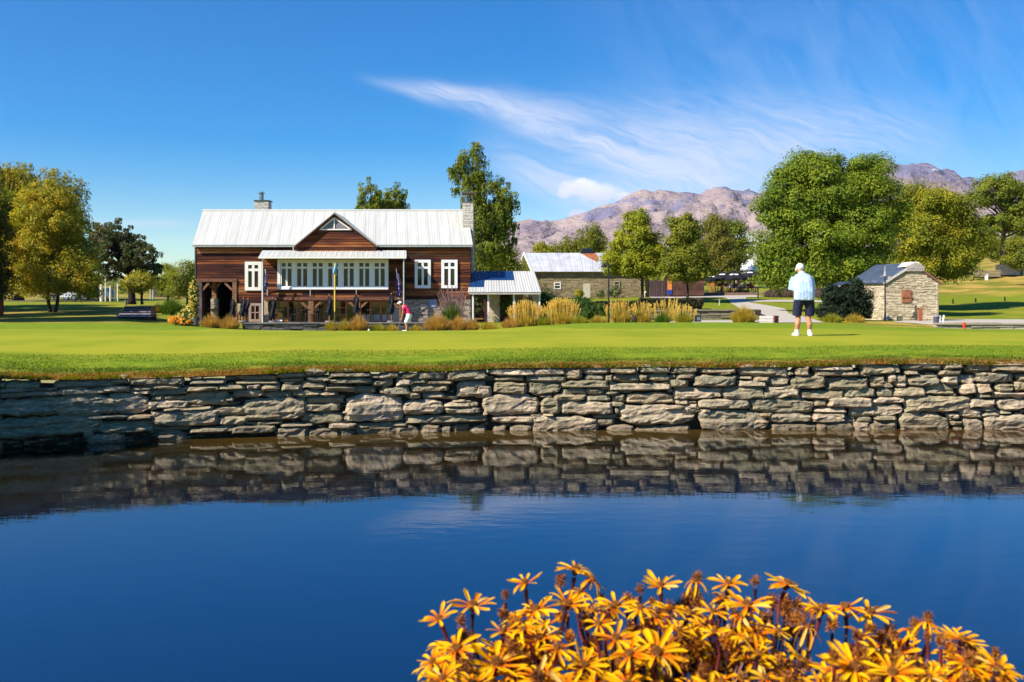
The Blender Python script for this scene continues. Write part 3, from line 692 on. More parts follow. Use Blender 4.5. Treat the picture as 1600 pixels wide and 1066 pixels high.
# ---------------------------------------------------------------- the barn
Y0, YB_ = 62.0, 61.35        # main front, projecting middle bay
fl = WZ(503.5, Y0)
barn = thing('timber_barn', 'two storey barn of dark red weathered boards with pale iron roof and front gable', 'building', (WX(520, 65), 65, fl))
XL, XR = WX(305.5, Y0), WX(735, Y0); eave = WZ(383.5, Y0); YE = 68.8
bw = MB()     # shell behind the boards
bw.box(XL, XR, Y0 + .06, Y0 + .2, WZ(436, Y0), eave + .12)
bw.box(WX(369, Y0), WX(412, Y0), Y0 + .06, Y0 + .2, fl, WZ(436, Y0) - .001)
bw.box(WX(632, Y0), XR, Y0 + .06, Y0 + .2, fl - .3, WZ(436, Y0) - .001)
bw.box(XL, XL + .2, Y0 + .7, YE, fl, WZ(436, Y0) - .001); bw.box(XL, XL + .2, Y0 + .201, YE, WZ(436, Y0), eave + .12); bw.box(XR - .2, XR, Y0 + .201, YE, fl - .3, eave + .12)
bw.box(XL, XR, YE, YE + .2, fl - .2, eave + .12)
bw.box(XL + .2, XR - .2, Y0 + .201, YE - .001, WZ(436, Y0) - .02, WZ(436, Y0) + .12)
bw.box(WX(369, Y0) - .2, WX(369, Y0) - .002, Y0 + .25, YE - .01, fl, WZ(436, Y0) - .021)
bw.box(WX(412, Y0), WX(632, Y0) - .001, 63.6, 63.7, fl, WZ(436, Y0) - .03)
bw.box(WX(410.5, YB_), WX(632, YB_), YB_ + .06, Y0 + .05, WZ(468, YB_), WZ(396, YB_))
obj('wall', bw, simple('dark_timber', (.06, .035, .025), .9, var=.3), barn)  # plain dark timber colour
ff = MB().box(XL, XR, Y0 - .5, YE, fl - .5, fl - .01); obj('floor', ff, simple('floor_slab', (.2, .17, .14), .9), barn)
planks(barn, 305.5, 411, 384, 436, Y0, seed=1); planks(barn, 369, 411, 436, 474, Y0, seed=2)
planks(barn, 370, 388, 474, 503, Y0, seed=12, xs=(30, 60))
planks(barn, 411, 633, 384, 397, Y0, seed=3); planks(barn, 632, 735, 384, 467.5, Y0, seed=4)
planks(barn, 410.5, 632, 402, 465, YB_, seed=5)
obj('corner_board', MB().box(XL - .05, XL + .03, Y0 - .02, Y0 + .1, WZ(436, Y0), eave), dark_iron, barn)
# front gable
GA, GL, GR = (522.6, 334), (461, 384.5), (588, 384.5)
gb = MB().prism([W(*GL, YB_ + .06), W(*GR, YB_ + .06), W(*GA, YB_ + .06)], (0, .1, 0)); 
gb.box(WX(461, YB_), WX(588, YB_), YB_ + .06, YB_ + .16, WZ(396, YB_), WZ(384.5, YB_) - .001); obj('gable_wall', gb, MATS['dark_timber'], barn)
def gclip(row):
    if row >= 384.5: return (461, 588)
    f = (row - 334) / (384.5 - 334); return (522.6 - 61.6 * f + 1.5, 522.6 + 65.4 * f - 1.5)
planks(barn, 461, 588, 336, 393, YB_, clip=gclip, seed=6)
tw = MB()
for a, b_ in (((499, 359.5), (522.3, 340.5)), ((522.3, 340.5), (549.5, 359.5)), ((499, 358.8), (549.5, 358.8)), ((522.3, 341), (522.3, 358))):
    tw.bar(W(*a, YB_ - .04), W(*b_, YB_ - .04), .07, .06, up=(0, 1, 0))
fw_ = obj('gable_window', tw, cream, barn)
obj('pane', MB().prism([W(501, 358.5, YB_ - .02), W(522, 358.5, YB_ - .02), W(522, 342, YB_ - .02)], (0, .015, 0)), simple('louvre_grey', (.22, .20, .24), .6), fw_)
obj('pane', MB().prism([W(522.6, 358.5, YB_ - .02), W(547.5, 358.5, YB_ - .02), W(522.6, 342, YB_ - .02)], (0, .015, 0)), MATS['louvre_grey'], fw_)
# roofs
rz = WZ(329.3, 65.6); YR = 65.6; exl, exr = WX(300.5, 61.75), WX(739, 61.75); rxl, rxr = WX(317, YR), WX(730.5, YR); ez = WZ(382.6, 61.75)
N_ = 26
for i in range(N_):
    f0, f1 = i / N_, (i + 1) / N_; g = .012
    iron_sheet(barn, (exl + (exr - exl) * f0, 61.75, ez), (exl + (exr - exl) * f1 - g, 61.75, ez), (rxl + (rxr - rxl) * f0, YR, rz), (rxl + (rxr - rxl) * f1 - g, YR, rz), roofm, 2, rh=.006)
    iron_sheet(barn, (exl + (exr - exl) * f0, 69.4, ez), (exl + (exr - exl) * f1 - g, 69.4, ez), (rxl + (rxr - rxl) * f0, YR + .001, rz), (rxl + (rxr - rxl) * f1 - g, YR + .001, rz), roofm)
obj('ridge_cap', MB().tube([(rxl - .02, YR, rz), (rxr + .02, YR, rz)], .09, 8), roofm, barn)
obj('gutter', MB().box(exl + .02, WX(460, 61.7), 61.66, 61.76, ez - .14, ez - .045).box(WX(588.5, 61.7), exr - .02, 61.66, 61.76, ez - .14, ez - .045), simple('green_grey_gutter', (.36, .40, .36), .5), barn)
ge = MB()
for sx in (XL, XR - .2): ge.prism([(sx, Y0 + .1, eave + .1), (sx, YE + .1, eave + .1), (sx, YR, rz - .1)], (.2, 0, 0))
obj('end_wall', ge, MATS['dark_timber'], barn)
ap, al, ar = W(522.6, 331.8, 61.2), W(459, 384, 61.2), W(590, 384, 61.2)
for q_, s_n in ((al, -1), (ar, 1)):
    for i in range(5):
        f0, f1 = i / 5, (i + 1) / 5; y0_, y1_ = 61.2 + 3.6 * f0, 61.2 + 3.6 * f1 - .01
        a0, a1 = Vector((q_.x, y0_, q_.z)), Vector((q_.x, y1_, q_.z)); b0, b1 = Vector((ap.x, y0_, ap.z)), Vector((ap.x, y1_, ap.z))
        iron_sheet(barn, a0, a1, b0, b1, roofm)
obj('barge_board', MB().bar(al + Vector((0, -.03, -.09)), ap + Vector((0, -.03, -.09)), .05, .15, up=(0, 1, 0)).bar(ap + Vector((0, -.03, -.09)), ar + Vector((0, -.03, -.09)), .05, .15, up=(0, 1, 0)), simple('dark_barge', (.14, .10, .09), .7), barn)
# pent roof over the bay
PY = 60.25; pz0, pz1 = WZ(401.5, PY), WZ(391.5, 61.5)
for i in range(14):
    f0, f1 = i / 14, (i + 1) / 14; xa, xb = WX(404, PY), WX(635.5, PY); xc, xd = WX(410, 61.5), WX(635, 61.5)
    iron_sheet(barn, (xa + (xb - xa) * f0, PY, pz0), (xa + (xb - xa) * f1 - .01, PY, pz0), (xc + (xd - xc) * f0, 61.5, pz1), (xc + (xd - xc) * f1 - .01, 61.5, pz1), roofm, 2)
obj('pent_gutter', MB().box(WX(404, PY), WX(635, PY), PY - .1, PY, pz0 - .10, pz0 - .01), cream, barn)
obj('pent_soffit', MB().box(WX(406, PY), WX(634, PY), PY + .05, YB_, pz0 - .07, pz0 - .05), MATS['dark_barge'], barn)
for x_, y0_, y1_ in ((410.2, 403, 504), (631, 402, 480)):
    obj('downpipe', MB().tube([W(x_, y0_, PY + .06), W(x_, y1_, PY + .06)], .045, 8), cream if x_ < 500 else simple('pale_pipe', (.5, .5, .46), .5), barn)
for x_ in (458.5, 587.6): obj('downpipe', MB().tube([W(x_, 384, 61.6), W(x_, 391, 61.5)], .035, 6), MATS['pale_pipe'], barn)
for x_ in (485, 557): obj('downpipe', MB().tube([W(x_, 452, 61.25), W(x_, 463, 61.25)], .03, 6), MATS['pale_pipe'], barn)
# upper windows
window(barn, 382.5, 409, 408.5, 454, Y0 - .10, frame=cream, fw=5.2, mull=4)
window(barn, 648, 406, 673, 450.5, Y0 - .10, fw=4.6, mull=3.4)
window(barn, 689.5, 406, 714.8, 450.5, Y0 - .10, fw=4.6, mull=3.6)
bf = MB()
bf.box(WX(434, YB_), WX(607, YB_), YB_ - .10, YB_ + .04, WZ(409.5, YB_), WZ(405.5, YB_)).box(WX(434, YB_), WX(607, YB_), YB_ - .14, YB_ + .04, WZ(452.5, YB_), WZ(449, YB_))
for x_ in (434, 602.5): bf.box(WX(x_, YB_), WX(x_ + 4.5, YB_), YB_ - .10, YB_ + .04, WZ(449, YB_) + .002, WZ(409.5, YB_) - .002)
for k in range(6): x_ = 457.2 + k * 24.25; bf.box(WX(x_, YB_), WX(x_ + 6.0, YB_), YB_ - .09, YB_ + .04, WZ(449, YB_) + .002, WZ(409.5, YB_) - .002)
obj('window_surround', bf, white_p, barn)
for k in range(7): x_ = 438.6 + k * 24.25; window(barn, x_, 409.6, x_ + 18.5, 448.9, YB_ - .08, fw=1.5, mull=3.0, split=.2, d=.08)
# timber framed opening on the left
op = MB().box(WX(308, Y0), WX(370.5, Y0), Y0 - .08, Y0 + .18, WZ(440.5, Y0), WZ(435.5, Y0)); obj('beam', op, beam_h, barn)
for x_, mt_ in ((309, grey_post), (363.5, old_beam)): obj('post', MB().box(WX(x_, Y0), WX(x_ + 6.5, Y0), Y0 - .06, Y0 + .2, fl, WZ(440.5, Y0) - .002), mt_, barn)
for a, b_ in (((317, 453), (327, 441.5)), ((363, 453), (351, 441.5))): obj('brace', MB().bar(W(*a, Y0 + .05), W(*b_, Y0 + .05), .14, .12, up=(0, 1, 0)), old_beam, barn)
pl = MB().box(WX(331, 63), WX(338, 63), 63, 63.3, fl, WZ(441, 63)); obj('inner_post', pl, old_beam, barn)
for a, b_ in (((331, 450), (324, 441.5)), ((338, 450), (345, 441.5))): obj('brace', MB().bar(W(*a, 63.1), W(*b_, 63.1), .13, .12, up=(0, 1, 0)), old_beam, barn)
masonry('stone_pier', W(329, 0, 62.7).xyz * Vector((1, 1, 0)), (1, 0, 0), .42, fl, lambda u: WZ(466, 62.7), tan_stone, barn, seed=3, depth=.4)
obj('pier_shelf', MB().box(WX(327, 62.6), WX(341, 62.6), 62.5, 63.1, WZ(484, 62.6), WZ(482.5, 62.6)), old_beam, barn)
# small window under the boards
window(barn, 388.5, 474, 408.5, 503, Y0 - .07, frame=simple('pinkish_frame', (.42, .29, .22), .7), fw=4, mull=1.6, split=.5)
# terrace front of the lower storey
TYY = 62.35
obj('lintel', MB().box(WX(411, YB_), WX(632, YB_), YB_ - .06, YB_ + .22, WZ(469.2, YB_), WZ(464.5, YB_)), beam_h, barn)
for x0, x1 in ((413, 420), (481.5, 490), (557, 562.5), (623.5, 626.5)): obj('post', MB().box(WX(x0, YB_), WX(x1, YB_), YB_ - .02, YB_ + .2, fl, WZ(469.2, YB_) - .002), old_beam, barn)
for a, b_ in (((481, 482), (469, 470)), ((490.5, 482), (503, 470)), ((556.5, 481), (543, 470)), ((563, 481), (575, 470)), ((623, 481), (611, 470))):
    obj('brace', MB().bar(W(*a, YB_ + .08), W(*b_, YB_ + .08), .13, .12, up=(0, 1, 0)), old_beam, barn)
dz0, dz1 = fl + .02, WZ(470, TYY)
def gdoor(x0, x1, low=0, rows=1, cols=1, nm='glass_door'):
    mb = MB(); w_ = 1.6
    a, b_ = WX(x0, TYY), WX(x1, TYY); e_ = w_ * TYY / F
    mb.box(a, a + e_, TYY, TYY + .08, dz0, dz1).box(b_ - e_, b_, TYY, TYY + .08, dz0, dz1).box(a + e_, b_ - e_, TYY, TYY + .08, dz1 - e_, dz1).box(a + e_, b_ - e_, TYY, TYY + .08, dz0, dz0 + e_)
    for i in range(1, cols): xm = a + (b_ - a) * i / cols; mb.box(xm - .03, xm + .03, TYY + .01, TYY + .07, dz0 + e_, dz1 - e_)
    for i in range(1, rows): zm = dz0 + (dz1 - dz0) * i / rows; mb.box(a + e_, b_ - e_, TYY + .014, TYY + .066, zm - .025, zm + .025)
    d_ = obj(nm, mb, oiled, barn)
    for i in range(cols):
        xa, xb = a + e_ + (b_ - a - 2 * e_) * i / cols, a + e_ + (b_ - a - 2 * e_) * (i + 1) / cols
        for j in range(rows):
            za, zb = dz0 + e_ + (dz1 - dz0 - 2 * e_) * j / rows, dz0 + e_ + (dz1 - dz0 - 2 * e_) * (j + 1) / rows
            obj('pane', MB().box(xa + .004, xb - .004, TYY + .04, TYY + .05, za + .004, zb - .004), terrace_glass, d_)
m, t, b = new_mat('terrace_glass'); n = t.noise(t.scale(t.coord('Object'), .6, 1, 1.3), 1.2, 3, .5)
t.put(b.inputs['Base Color'], t.mix(n.ss(.35, .7), (.02, .014, .008), (.11, .075, .022))); b.inputs['Roughness'].default_value = .05; b.inputs['Specular IOR Level'].default_value = .5; terrace_glass = m
for x0, x1, r_, c_ in ((430, 450, 1, 1), (450, 467, 1, 1), (467, 493, 1, 1), (493, 507, 1, 1), (507, 522, 3, 2), (522, 541, 3, 2), (541, 563, 1, 1), (563, 579, 1, 1), (579, 595, 1, 1), (595, 611, 1, 1)): gdoor(x0, x1, rows=r_, cols=c_)
for x0, x1 in ((565, 578), (581, 594), (597, 609)): obj('door_panel', MB().box(WX(x0, TYY), WX(x1, TYY), TYY - .02, TYY + .03, dz0 + .05, WZ(491.5, TYY)), simple('pale_grey_panel', (.48, .46, .46), .6), barn)
obj('white_panel', MB().box(WX(613, TYY), WX(631, TYY), TYY, TYY + .06, fl, WZ(479, TYY)), MATS['pale_grey_panel'], barn)
obj('pale_timber', MB().hexa([W(412.5, 503, 61.2), W(420, 503, 61.2), W(420, 503, 61.3), W(412.5, 503, 61.3), W(412.5, 469, 61.25), W(418, 472, 61.25), W(418, 472, 61.33), W(412.5, 469, 61.33)]), simple('pale_timber', (.52, .36, .20), .8, var=.2, sc3=(1, 1, .2)), barn)
# stone foot at the right end
masonry('stone_base', Vector((WX(632.5, Y0), Y0 - .04, 0)), (1, 0, 0), WX(735.5, Y0) - WX(632.5, Y0), fl - .3, lambda u: WZ(467.8, Y0), grey_stone, barn, courses=.085, ln=(.15, .5), depth=.09, seed=5,
        skip=lambda u, z: WX(694, Y0) < WX(632.5, Y0) + u < WX(710, Y0) and WZ(480, Y0) < z < WZ(471, Y0))
obj('mortar_face', MB().box(WX(632.5, Y0), WX(735.5, Y0), Y0, Y0 + .059, fl - .3, WZ(467.8, Y0)), mortar, barn)
window(barn, 694, 470, 711, 480.5, Y0 - .08, frame=simple('stone_coloured_frame', (.30, .25, .19), .7), fw=2.4, mull=1.2, split=None)
plq = obj('plaque', MB().box(WX(671, Y0), WX(681.5, Y0), Y0 - .12, Y0 - .08, WZ(480, Y0), WZ(468.5, Y0)), simple('blue_grey_plaque', (.26, .33, .50), .5), barn)
obj('wall_lantern', MB().ball(W(686.3, 470.5, Y0 - .2), .12, .12, .15).bar(W(686.3, 468, Y0 - .2), W(686.3, 468, Y0), .04), black_m, barn)
# chimneys
def chimney(x0, y0, x1, y1, Y, d, stone, cap, nm='chimney'):
    c_ = tag(obj(nm, pbox(MB(), x0 + .4, y0, x1 - .4, y1, Y + .03, d - .06), mortar, barn))
    masonry('stonework', Vector((WX(x0, Y), Y, 0)), (1, 0, 0), WX(x1, Y) - WX(x0, Y), WZ(y1, Y), lambda u: WZ(y0, Y), stone, c_, courses=.11, ln=(.15, .4), depth=.1, seed=int(x0), proud=.015)
    masonry('stonework', Vector((WX(x1, Y) + .01, Y + .1, 0)), (0, 1, 0), d - .1, WZ(y1, Y), lambda u: WZ(y0, Y), stone, c_, courses=.11, ln=(.15, .4), depth=.05, seed=int(x0) + 1, proud=.0)
    return c_
YC = 66.2
ch1 = chimney(397.5, 314, 419.5, 334, YC, .8, lime_stone, 0)
obj('cap', pbox(MB(), 396.3, 312.7, 420.7, 314.2, YC - .06, .95), dark_iron, ch1)
obj('flue_pipe', MB().tube([W(408.5, 313, YC + .4), W(408.5, 303.5, YC + .4)], .15, 12).tube([W(408.5, 302.7, YC + .4), W(408.5, 301.3, YC + .4)], .22, 12).tube([W(408.5, 301.2, YC + .4), W(408.5, 300, YC + .4)], .13, 12), steel, ch1)
YC2 = 63.6
ch2 = chimney(722.5, 317, 739.5, 500, YC2, 1.3, lime_stone, 0)
fr = MB()
for x_ in (723.5, 737.8):
    for d_ in (0.0, .75): fr.bar(W(x_, 317, YC2 + .05 + d_), W(x_, 302.5, YC2 + .05 + d_), .06)
fr.box(WX(721, YC2), WX(741, YC2), YC2 - .05, YC2 + .95, WZ(302.4, YC2), WZ(300.2, YC2)); fr.box(WX(722, YC2), WX(740, YC2), YC2 - .01, YC2 + .9, WZ(317, YC2), WZ(316.3, YC2) + .02)
obj('flue_cage', fr, simple('rusty_dark_iron', (.12, .09, .08), .6), ch2)
obj('chimney_pot', MB().tube([W(730, 316.5, YC2 + .4), W(730, 309, YC2 + .4)], .16, 12), steel, ch2)

# ---------------------------------------------------------------- link building with the white posts
YK = 61.0
lk = thing('link_cottage', 'small low annex with pale iron veranda roof and white posts beside the barn', 'building', (WX(790, 62), 62, WZ(496, 62)))
lz = WZ(497, YK)
lw = MB(); lw.box(WX(741, 62.6), WX(841, 62.6), 62.6, 66.5, lz - .4, WZ(456, 62.6)); obj('wall', lw, simple('shaded_render', (.34, .27, .18), .9, scale=2), lk)
simple('ochre_render', (.60, .48, .31), .9, scale=3, var=.12)
for xa, xb in ((763, 781), (817, 840.5)): obj('render_panel', MB().box(WX(xa, 62.3), WX(xb, 62.3), 62.3, 62.59, lz - .4, WZ(458, 62.3)), MATS['ochre_render'], lk)
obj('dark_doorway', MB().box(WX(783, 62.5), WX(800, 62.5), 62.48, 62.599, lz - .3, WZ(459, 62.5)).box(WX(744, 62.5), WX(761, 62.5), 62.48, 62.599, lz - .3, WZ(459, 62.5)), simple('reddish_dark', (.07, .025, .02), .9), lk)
window(lk, 824, 463, 832, 471, 62.24, frame=MATS['stone_coloured_frame'], fw=1.3, mull=.8, split=None, cols=1, d=.06)
ra, rb = (732.5, 456.0), (845.5, 456.5)
e0x, e1x = WX(731, 60.4), WX(846, 60.4); r0x, r1x = WX(735, 63.8), WX(835, 63.8); elz, rlz = WZ(456.5, 60.4), WZ(424, 63.8)
NS = 9
def brk(f, g):   # roof plane point: f along, g up
    xa = e0x + (e1x - e0x) * f; xb = r0x + (r1x - r0x) * f
    zz = elz + (rlz - elz) * (g ** 1.0) - .10 * math.sin(g * math.pi) ; return Vector((xa + (xb - xa) * g, 60.4 + 3.4 * g, zz))
for i in range(NS):
    f0, f1 = i / NS, (i + 1) / NS - .003
    top1 = 1.0
    if i < 2: top1 = .28; iron_sheet(lk, brk(f0, .285), brk(f1, .285), brk(f0, 1), brk(f1, 1), blue_iron, 2)
    elif i < 6: top1 = .62; iron_sheet(lk, brk(f0, .625), brk(f1, .625), brk(f0, 1), brk(f1, 1), blue_iron, 2)
    if i >= 6 : iron_sheet(lk, brk(f0, 0), brk(f1, 0), brk(f0, 1), brk(f1, 1), roofm, 3)
    else: iron_sheet(lk, brk(f0, 0), brk(f1, 0), brk(f0, top1), brk(f1, top1), roofm, 3)
    a, b_ = brk(f0, 1), brk(f1, 1); iron_sheet(lk, (a.x, 67.2, elz), (b_.x, 67.2, elz), a + Vector((0, .001, 0)), b_ + Vector((0, .001, 0)), roofm, 3)
obj('fascia', MB().box(e0x + .05, e1x - .05, 60.43, 60.52, elz - .14, elz - .04), simple('pale_fascia', (.55, .50, .42), .7), lk)
for x0 in (737.5, 761.5, 801.5, 841.5): obj('veranda_post', MB().box(WX(x0, 60.7), WX(x0 + 2.8, 60.7), 60.7, 60.81, lz - .3, elz - .02), cream, lk)
obj('bench', MB().box(WX(741, 61.3), WX(760, 61.3), 61.2, 61.6, lz - .1, lz - .02).box(WX(742, 61.3), WX(744, 61.3), 61.25, 61.5, lz - .5, lz - .1), old_beam, lk)

# ---------------------------------------------------------------- long stone building behind
YS = 95.0
sb = thing('stone_stable', 'long low brown schist building with rusty pale iron roof and cream door', 'building', (WX(910, 97), 97, WZ(463, YS)))
sx0, sx1 = WX(836, YS), WX(1003, YS); sz0, sz1 = WZ(466, YS), WZ(424.5, YS)
obj('wall', MB().box(sx0 + .03, sx1 - .03, YS + .03, 102.6, sz0, sz1 + .1), mortar, sb)
sw = masonry('stonework', Vector((sx0, YS, 0)), (1, 0, 0), sx1 - sx0, sz0, lambda u: sz1, brown_stone, sb, courses=.15, ln=(.25, .6), depth=.1, seed=11, proud=.03,
        skip=lambda u, z: (WX(866, YS) < sx0 + u < WX(876, YS) or WX(959, YS) < sx0 + u < WX(968.5, YS)) and WZ(451, YS) < z < WZ(440, YS) or WX(911, YS) < sx0 + u < WX(922.5, YS) and z < WZ(443, YS))
window(sb, 865.5, 441, 876.5, 452, YS - .08, frame=cream, fw=1.6, mull=1.2, cols=1, split=.45)
window(sb, 959, 439.5, 968.5, 451.5, YS - .08, frame=simple('khaki_frame', (.42, .38, .24), .7), fw=1.5, mull=1.2, cols=1, split=.45)
obj('door', MB().box(WX(911, YS), WX(922.5, YS), YS - .04, YS + .02, sz0, WZ(443, YS)), simple('cream_door', (.55, .49, .37), .7, scale=3, var=.06), sb)
gx = WX(813, 97.5)
obj('gable_wall', MB().prism([(sx0 - .02, YS + .02, sz0), (sx0 - .02, 102.6, sz0), (sx0 - .02, 102.6, sz1), (sx0 - .02, 98.8, WZ(397, 98.8)), (sx0 - .02, YS + .02, sz1)], (-.25, 0, 0)), brown_stone, sb)
rfa, rfb = WX(818.5, 98.8), WX(1012, 98.8)
NS = 11
for i in range(NS):
    f0, f1 = i / NS, (i + 1) / NS - .002; a, b_ = WX(832, 94.6), WX(1006, 94.6)
    iron_sheet(sb, (a + (b_ - a) * f0, 94.6, WZ(424.5, 94.6)), (a + (b_ - a) * f1, 94.6, WZ(424.5, 94.6)), (rfa + (rfb - rfa) * f0, 98.8, WZ(395.3, 98.8)), (rfa + (rfb - rfa) * f1, 98.8, WZ(395.3, 98.8)), old_iron, 2)
iron_sheet(sb, (WX(812, 98.8), 102.9, WZ(424, 98.8)), (WX(1006, 98.8), 102.9, WZ(424, 98.8)), (rfa, 98.81, WZ(395.3, 98.8)), (rfb, 98.81, WZ(395.3, 98.8)), old_iron, 3)
obj('barge_board', MB().bar(W(818.3, 395.5, 98.7), W(831.5, 425, 94.55), .12, .2).bar(W(818.3, 395.5, 98.8), W(811, 424, 101.5), .12, .2), cream, sb)
def roofpt(f, g): a, b_ = WX(832, 94.6), WX(1006, 94.6); return Vector((a + (b_ - a) * f, 94.6, WZ(424.5, 94.6))).lerp(Vector((rfa + (rfb - rfa) * f, 98.8, WZ(395.3, 98.8))), g)
mb = MB(); cc = [roofpt(.46, .98), roofpt(.575, .98), roofpt(.60, .72), roofpt(.585, .5), roofpt(.55, .62), roofpt(.50, .78)]
mb.prism([p + Vector((0, -.035, .035)) for p in cc], (0, -.01, .012)); obj('rust_patch', mb, rust, sb)
obj('roof_vent', MB().hexa([roofpt(.46, .93) + Vector((0, 0, .05)), roofpt(.56, .93) + Vector((0, 0, .05)), roofpt(.56, 1) + Vector((0, .3, .05)), roofpt(.46, 1) + Vector((0, .3, .05)),
                            roofpt(.47, .95) + Vector((0, 0, .5)), roofpt(.55, .95) + Vector((0, 0, .5)), roofpt(.55, 1) + Vector((0, .2, .45)), roofpt(.47, 1) + Vector((0, .2, .45))]), black_m, sb)
obj('downpipe', MB().tube([(sx1 + .05, YS - .05, sz0), (sx1 + .05, YS - .05, sz1)], .09, 6), MATS['pale_pipe'], sb)

# ---------------------------------------------------------------- stone shed on the right
sh = thing('stone_shed', 'small tan schist shed with steep dark iron roof and brown shutter behind the green', 'shed', (*W(1420, 503, 62.5).xy, WZ(503, 62.5)))
A = W(1383, 502, 62.2); B = W(1466.5, 502, 61.5)          # front corners; the gable face looks at the pond
Uf = (Vector((B.x, B.y, 0)) - Vector((A.x, A.y, 0))); wf = Uf.length; Uf.normalize(); Nf = Vector((-Uf.y, Uf.x, 0))
Dv = (Vector((-.42, 1, 0))).normalized()                     # the side runs back and left
zf0 = WZ(505, 62.2); zeL = WZ(438, 62.2); zeR = WZ(441.5, 61.5); zr = WZ(412.5, 61.9); ur = wf * .52
def ztop(u): return zeL + (zr - zeL) * u / ur if u < ur else zr + (zeR - zr) * (u - ur) / (wf - ur)
A0 = Vector((A.x, A.y, 0)); B0 = A0 + Uf * wf
L3 = 3.1
def fpt(u, z, d=0): return A0 + Uf * u + Dv * d + Vector((0, 0, z))
core = MB(); pf_ = [fpt(.03, zf0, .06), fpt(wf - .03, zf0, .06), fpt(wf - .03, zeR - .05, .06), fpt(ur, zr - .1, .06), fpt(.03, zeL - .05, .06)]
core.prism(pf_, Dv * L3); obj('core', core, mortar, sh)
sk = lambda u, z: wf * .27 < u < wf * .50 and WZ(472, 61.7) < z < WZ(452, 61.7)
masonry('front_stonework', A0, Uf, wf, zf0, lambda u: ztop(u) - .03, tan_stone, sh, courses=.085, ln=(.16, .5), depth=.1, seed=21, proud=.035)
masonry('side_stonework', A0 + Dv * L3, -Dv, L3, zf0, lambda u: zeL - .03, tan_stone, sh, courses=.085, ln=(.16, .45), depth=.1, seed=22, proud=.03)
masonry('side_stonework', B0, Dv, L3, zf0, lambda u: zeR - .03, tan_stone, sh, courses=.085, ln=(.16, .45), depth=.1, seed=23, proud=.03)
def rp(u, z, d): return A0 + Uf * u + Dv * d + Vector((0, 0, z))
for i in range(5):
    d0, d1 = -.15 + (L3 + .3) * i / 5, -.15 + (L3 + .3) * (i + 1) / 5 - .01
    iron_sheet(sh, rp(-.22, zeL - .18, d0), rp(-.22, zeL - .18, d1), rp(ur, zr + .05, d0), rp(ur, zr + .05, d1), slate, 3)
    iron_sheet(sh, rp(wf + .12, zeR - .10, d0), rp(wf + .12, zeR - .10, d1), rp(ur, zr + .051, d0), rp(ur, zr + .051, d1), slate, 3)
obj('barge_board', MB().bar(rp(-.22, zeL - .22, -.17), rp(ur, zr, -.17), .05, .14), simple('grey_barge', (.5, .46, .42), .7), sh)
obj('barge_board', MB().bar(rp(wf + .12, zeR - .14, -.17), rp(ur, zr, -.17), .05, .10), simple('brown_barge', (.22, .10, .07), .7), sh)
cap = MB(); cap.hexa([rp(ur - .55, zr - .18, -.22), rp(ur + .5, zr - .22, -.22), rp(ur + .5, zr - .22, .5), rp(ur - .55, zr - .20, .5), rp(ur - .18, zr + .13, -.2), rp(ur + .18, zr + .12, -.2), rp(ur + .1, zr + .1, .6), rp(ur - .2, zr + .1, .6)])
obj('roof_cap', cap, simple('galvanised_cap', (.62, .58, .54), .6, var=.1, scale=9), sh)
cb = MB()
for k in range(8): u = ur - .5 + k * .13; cb.box(0, 0, 0, 0, 0, 0) if False else cb.hexa([rp(u, zr - .46, -.23), rp(u + .11, zr - .46, -.23), rp(u + .11, zr - .46, -.17), rp(u, zr - .46, -.17), rp(u, zr - .17 + .25 * (1 - abs(k - 3.5) / 4), -.23), rp(u + .11, zr - .17 + .25 * (1 - abs(k - 3.5) / 4), -.23), rp(u + .11, zr - .17 + .25 * (1 - abs(k - 3.5) / 4), -.17), rp(u, zr - .17 + .25 * (1 - abs(k - 3.5) / 4), -.17)])
obj('gable_boards', cb, simple('silver_boards', (.42, .37, .33), .8, var=.25, scale=9), sh)
us = wf * (1408 - 1383) / 83.5
for k in range(4):
    u = us + k * .14; obj('shutter_board', MB().hexa([rp(u, WZ(472.5, 61.6), -.1), rp(u + .13, WZ(472.5, 61.6), -.1), rp(u + .13, WZ(472.5, 61.6), -.04), rp(u, WZ(472.5, 61.6), -.04), rp(u, WZ(453, 61.6), -.1), rp(u + .13, WZ(453, 61.6), -.1), rp(u + .13, WZ(453, 61.6), -.04), rp(u, WZ(453, 61.6), -.04)]), simple('brown_board', (.34, .13, .06), .7, var=.25, scale=6, rnd=.15) if k == 0 else MATS['brown_board'], sh)
obj('shutter_batten', MB().bar(rp(us - .02, WZ(464.5, 61.6), -.13), rp(us + .58, WZ(464.5, 61.6), -.13), .05, .06), MATS['brown_board'], sh)
# lean-to roof farther left
lt = MB()
obj('lean_to_wall', MB().prism([rp(-.1, zf0, L3 + .15), rp(-.95, zf0, L3 + .3), rp(-.95, zeL - .45, L3 + .3), rp(-.1, zeL - .3, L3 + .15)], Dv * .7), simple('dark_red_wall', (.10, .05, .035), .9, scale=4), sh)
iron_sheet(sh, rp(-1.15, zeL - .45, L3 - .1), rp(-1.15, zeL - .45, L3 + .9), rp(-.1, zeL - .02, L3 - .1), rp(-.1, zeL - .02, L3 + .9), slate, 3)
obj('light_edge', MB().bar(rp(-1.15, zeL - .48, L3 - .12), rp(-.7, zeL - .30, L3 - .12), .05, .08), MATS['grey_barge'], sh)
# quoin bits and rusty standpipe
obj('quoin', MB().hexa([rp(-.06, zf0, -.06), rp(.18, zf0, -.06), rp(.18, zf0, .1), rp(-.06, zf0, .1), rp(-.06, zf0 + .62, -.05), rp(.16, zf0 + .62, -.05), rp(.16, zf0 + .62, .1), rp(-.06, zf0 + .62, .1)]), simple('pale_block', (.62, .52, .38), .9, scale=8), sh)

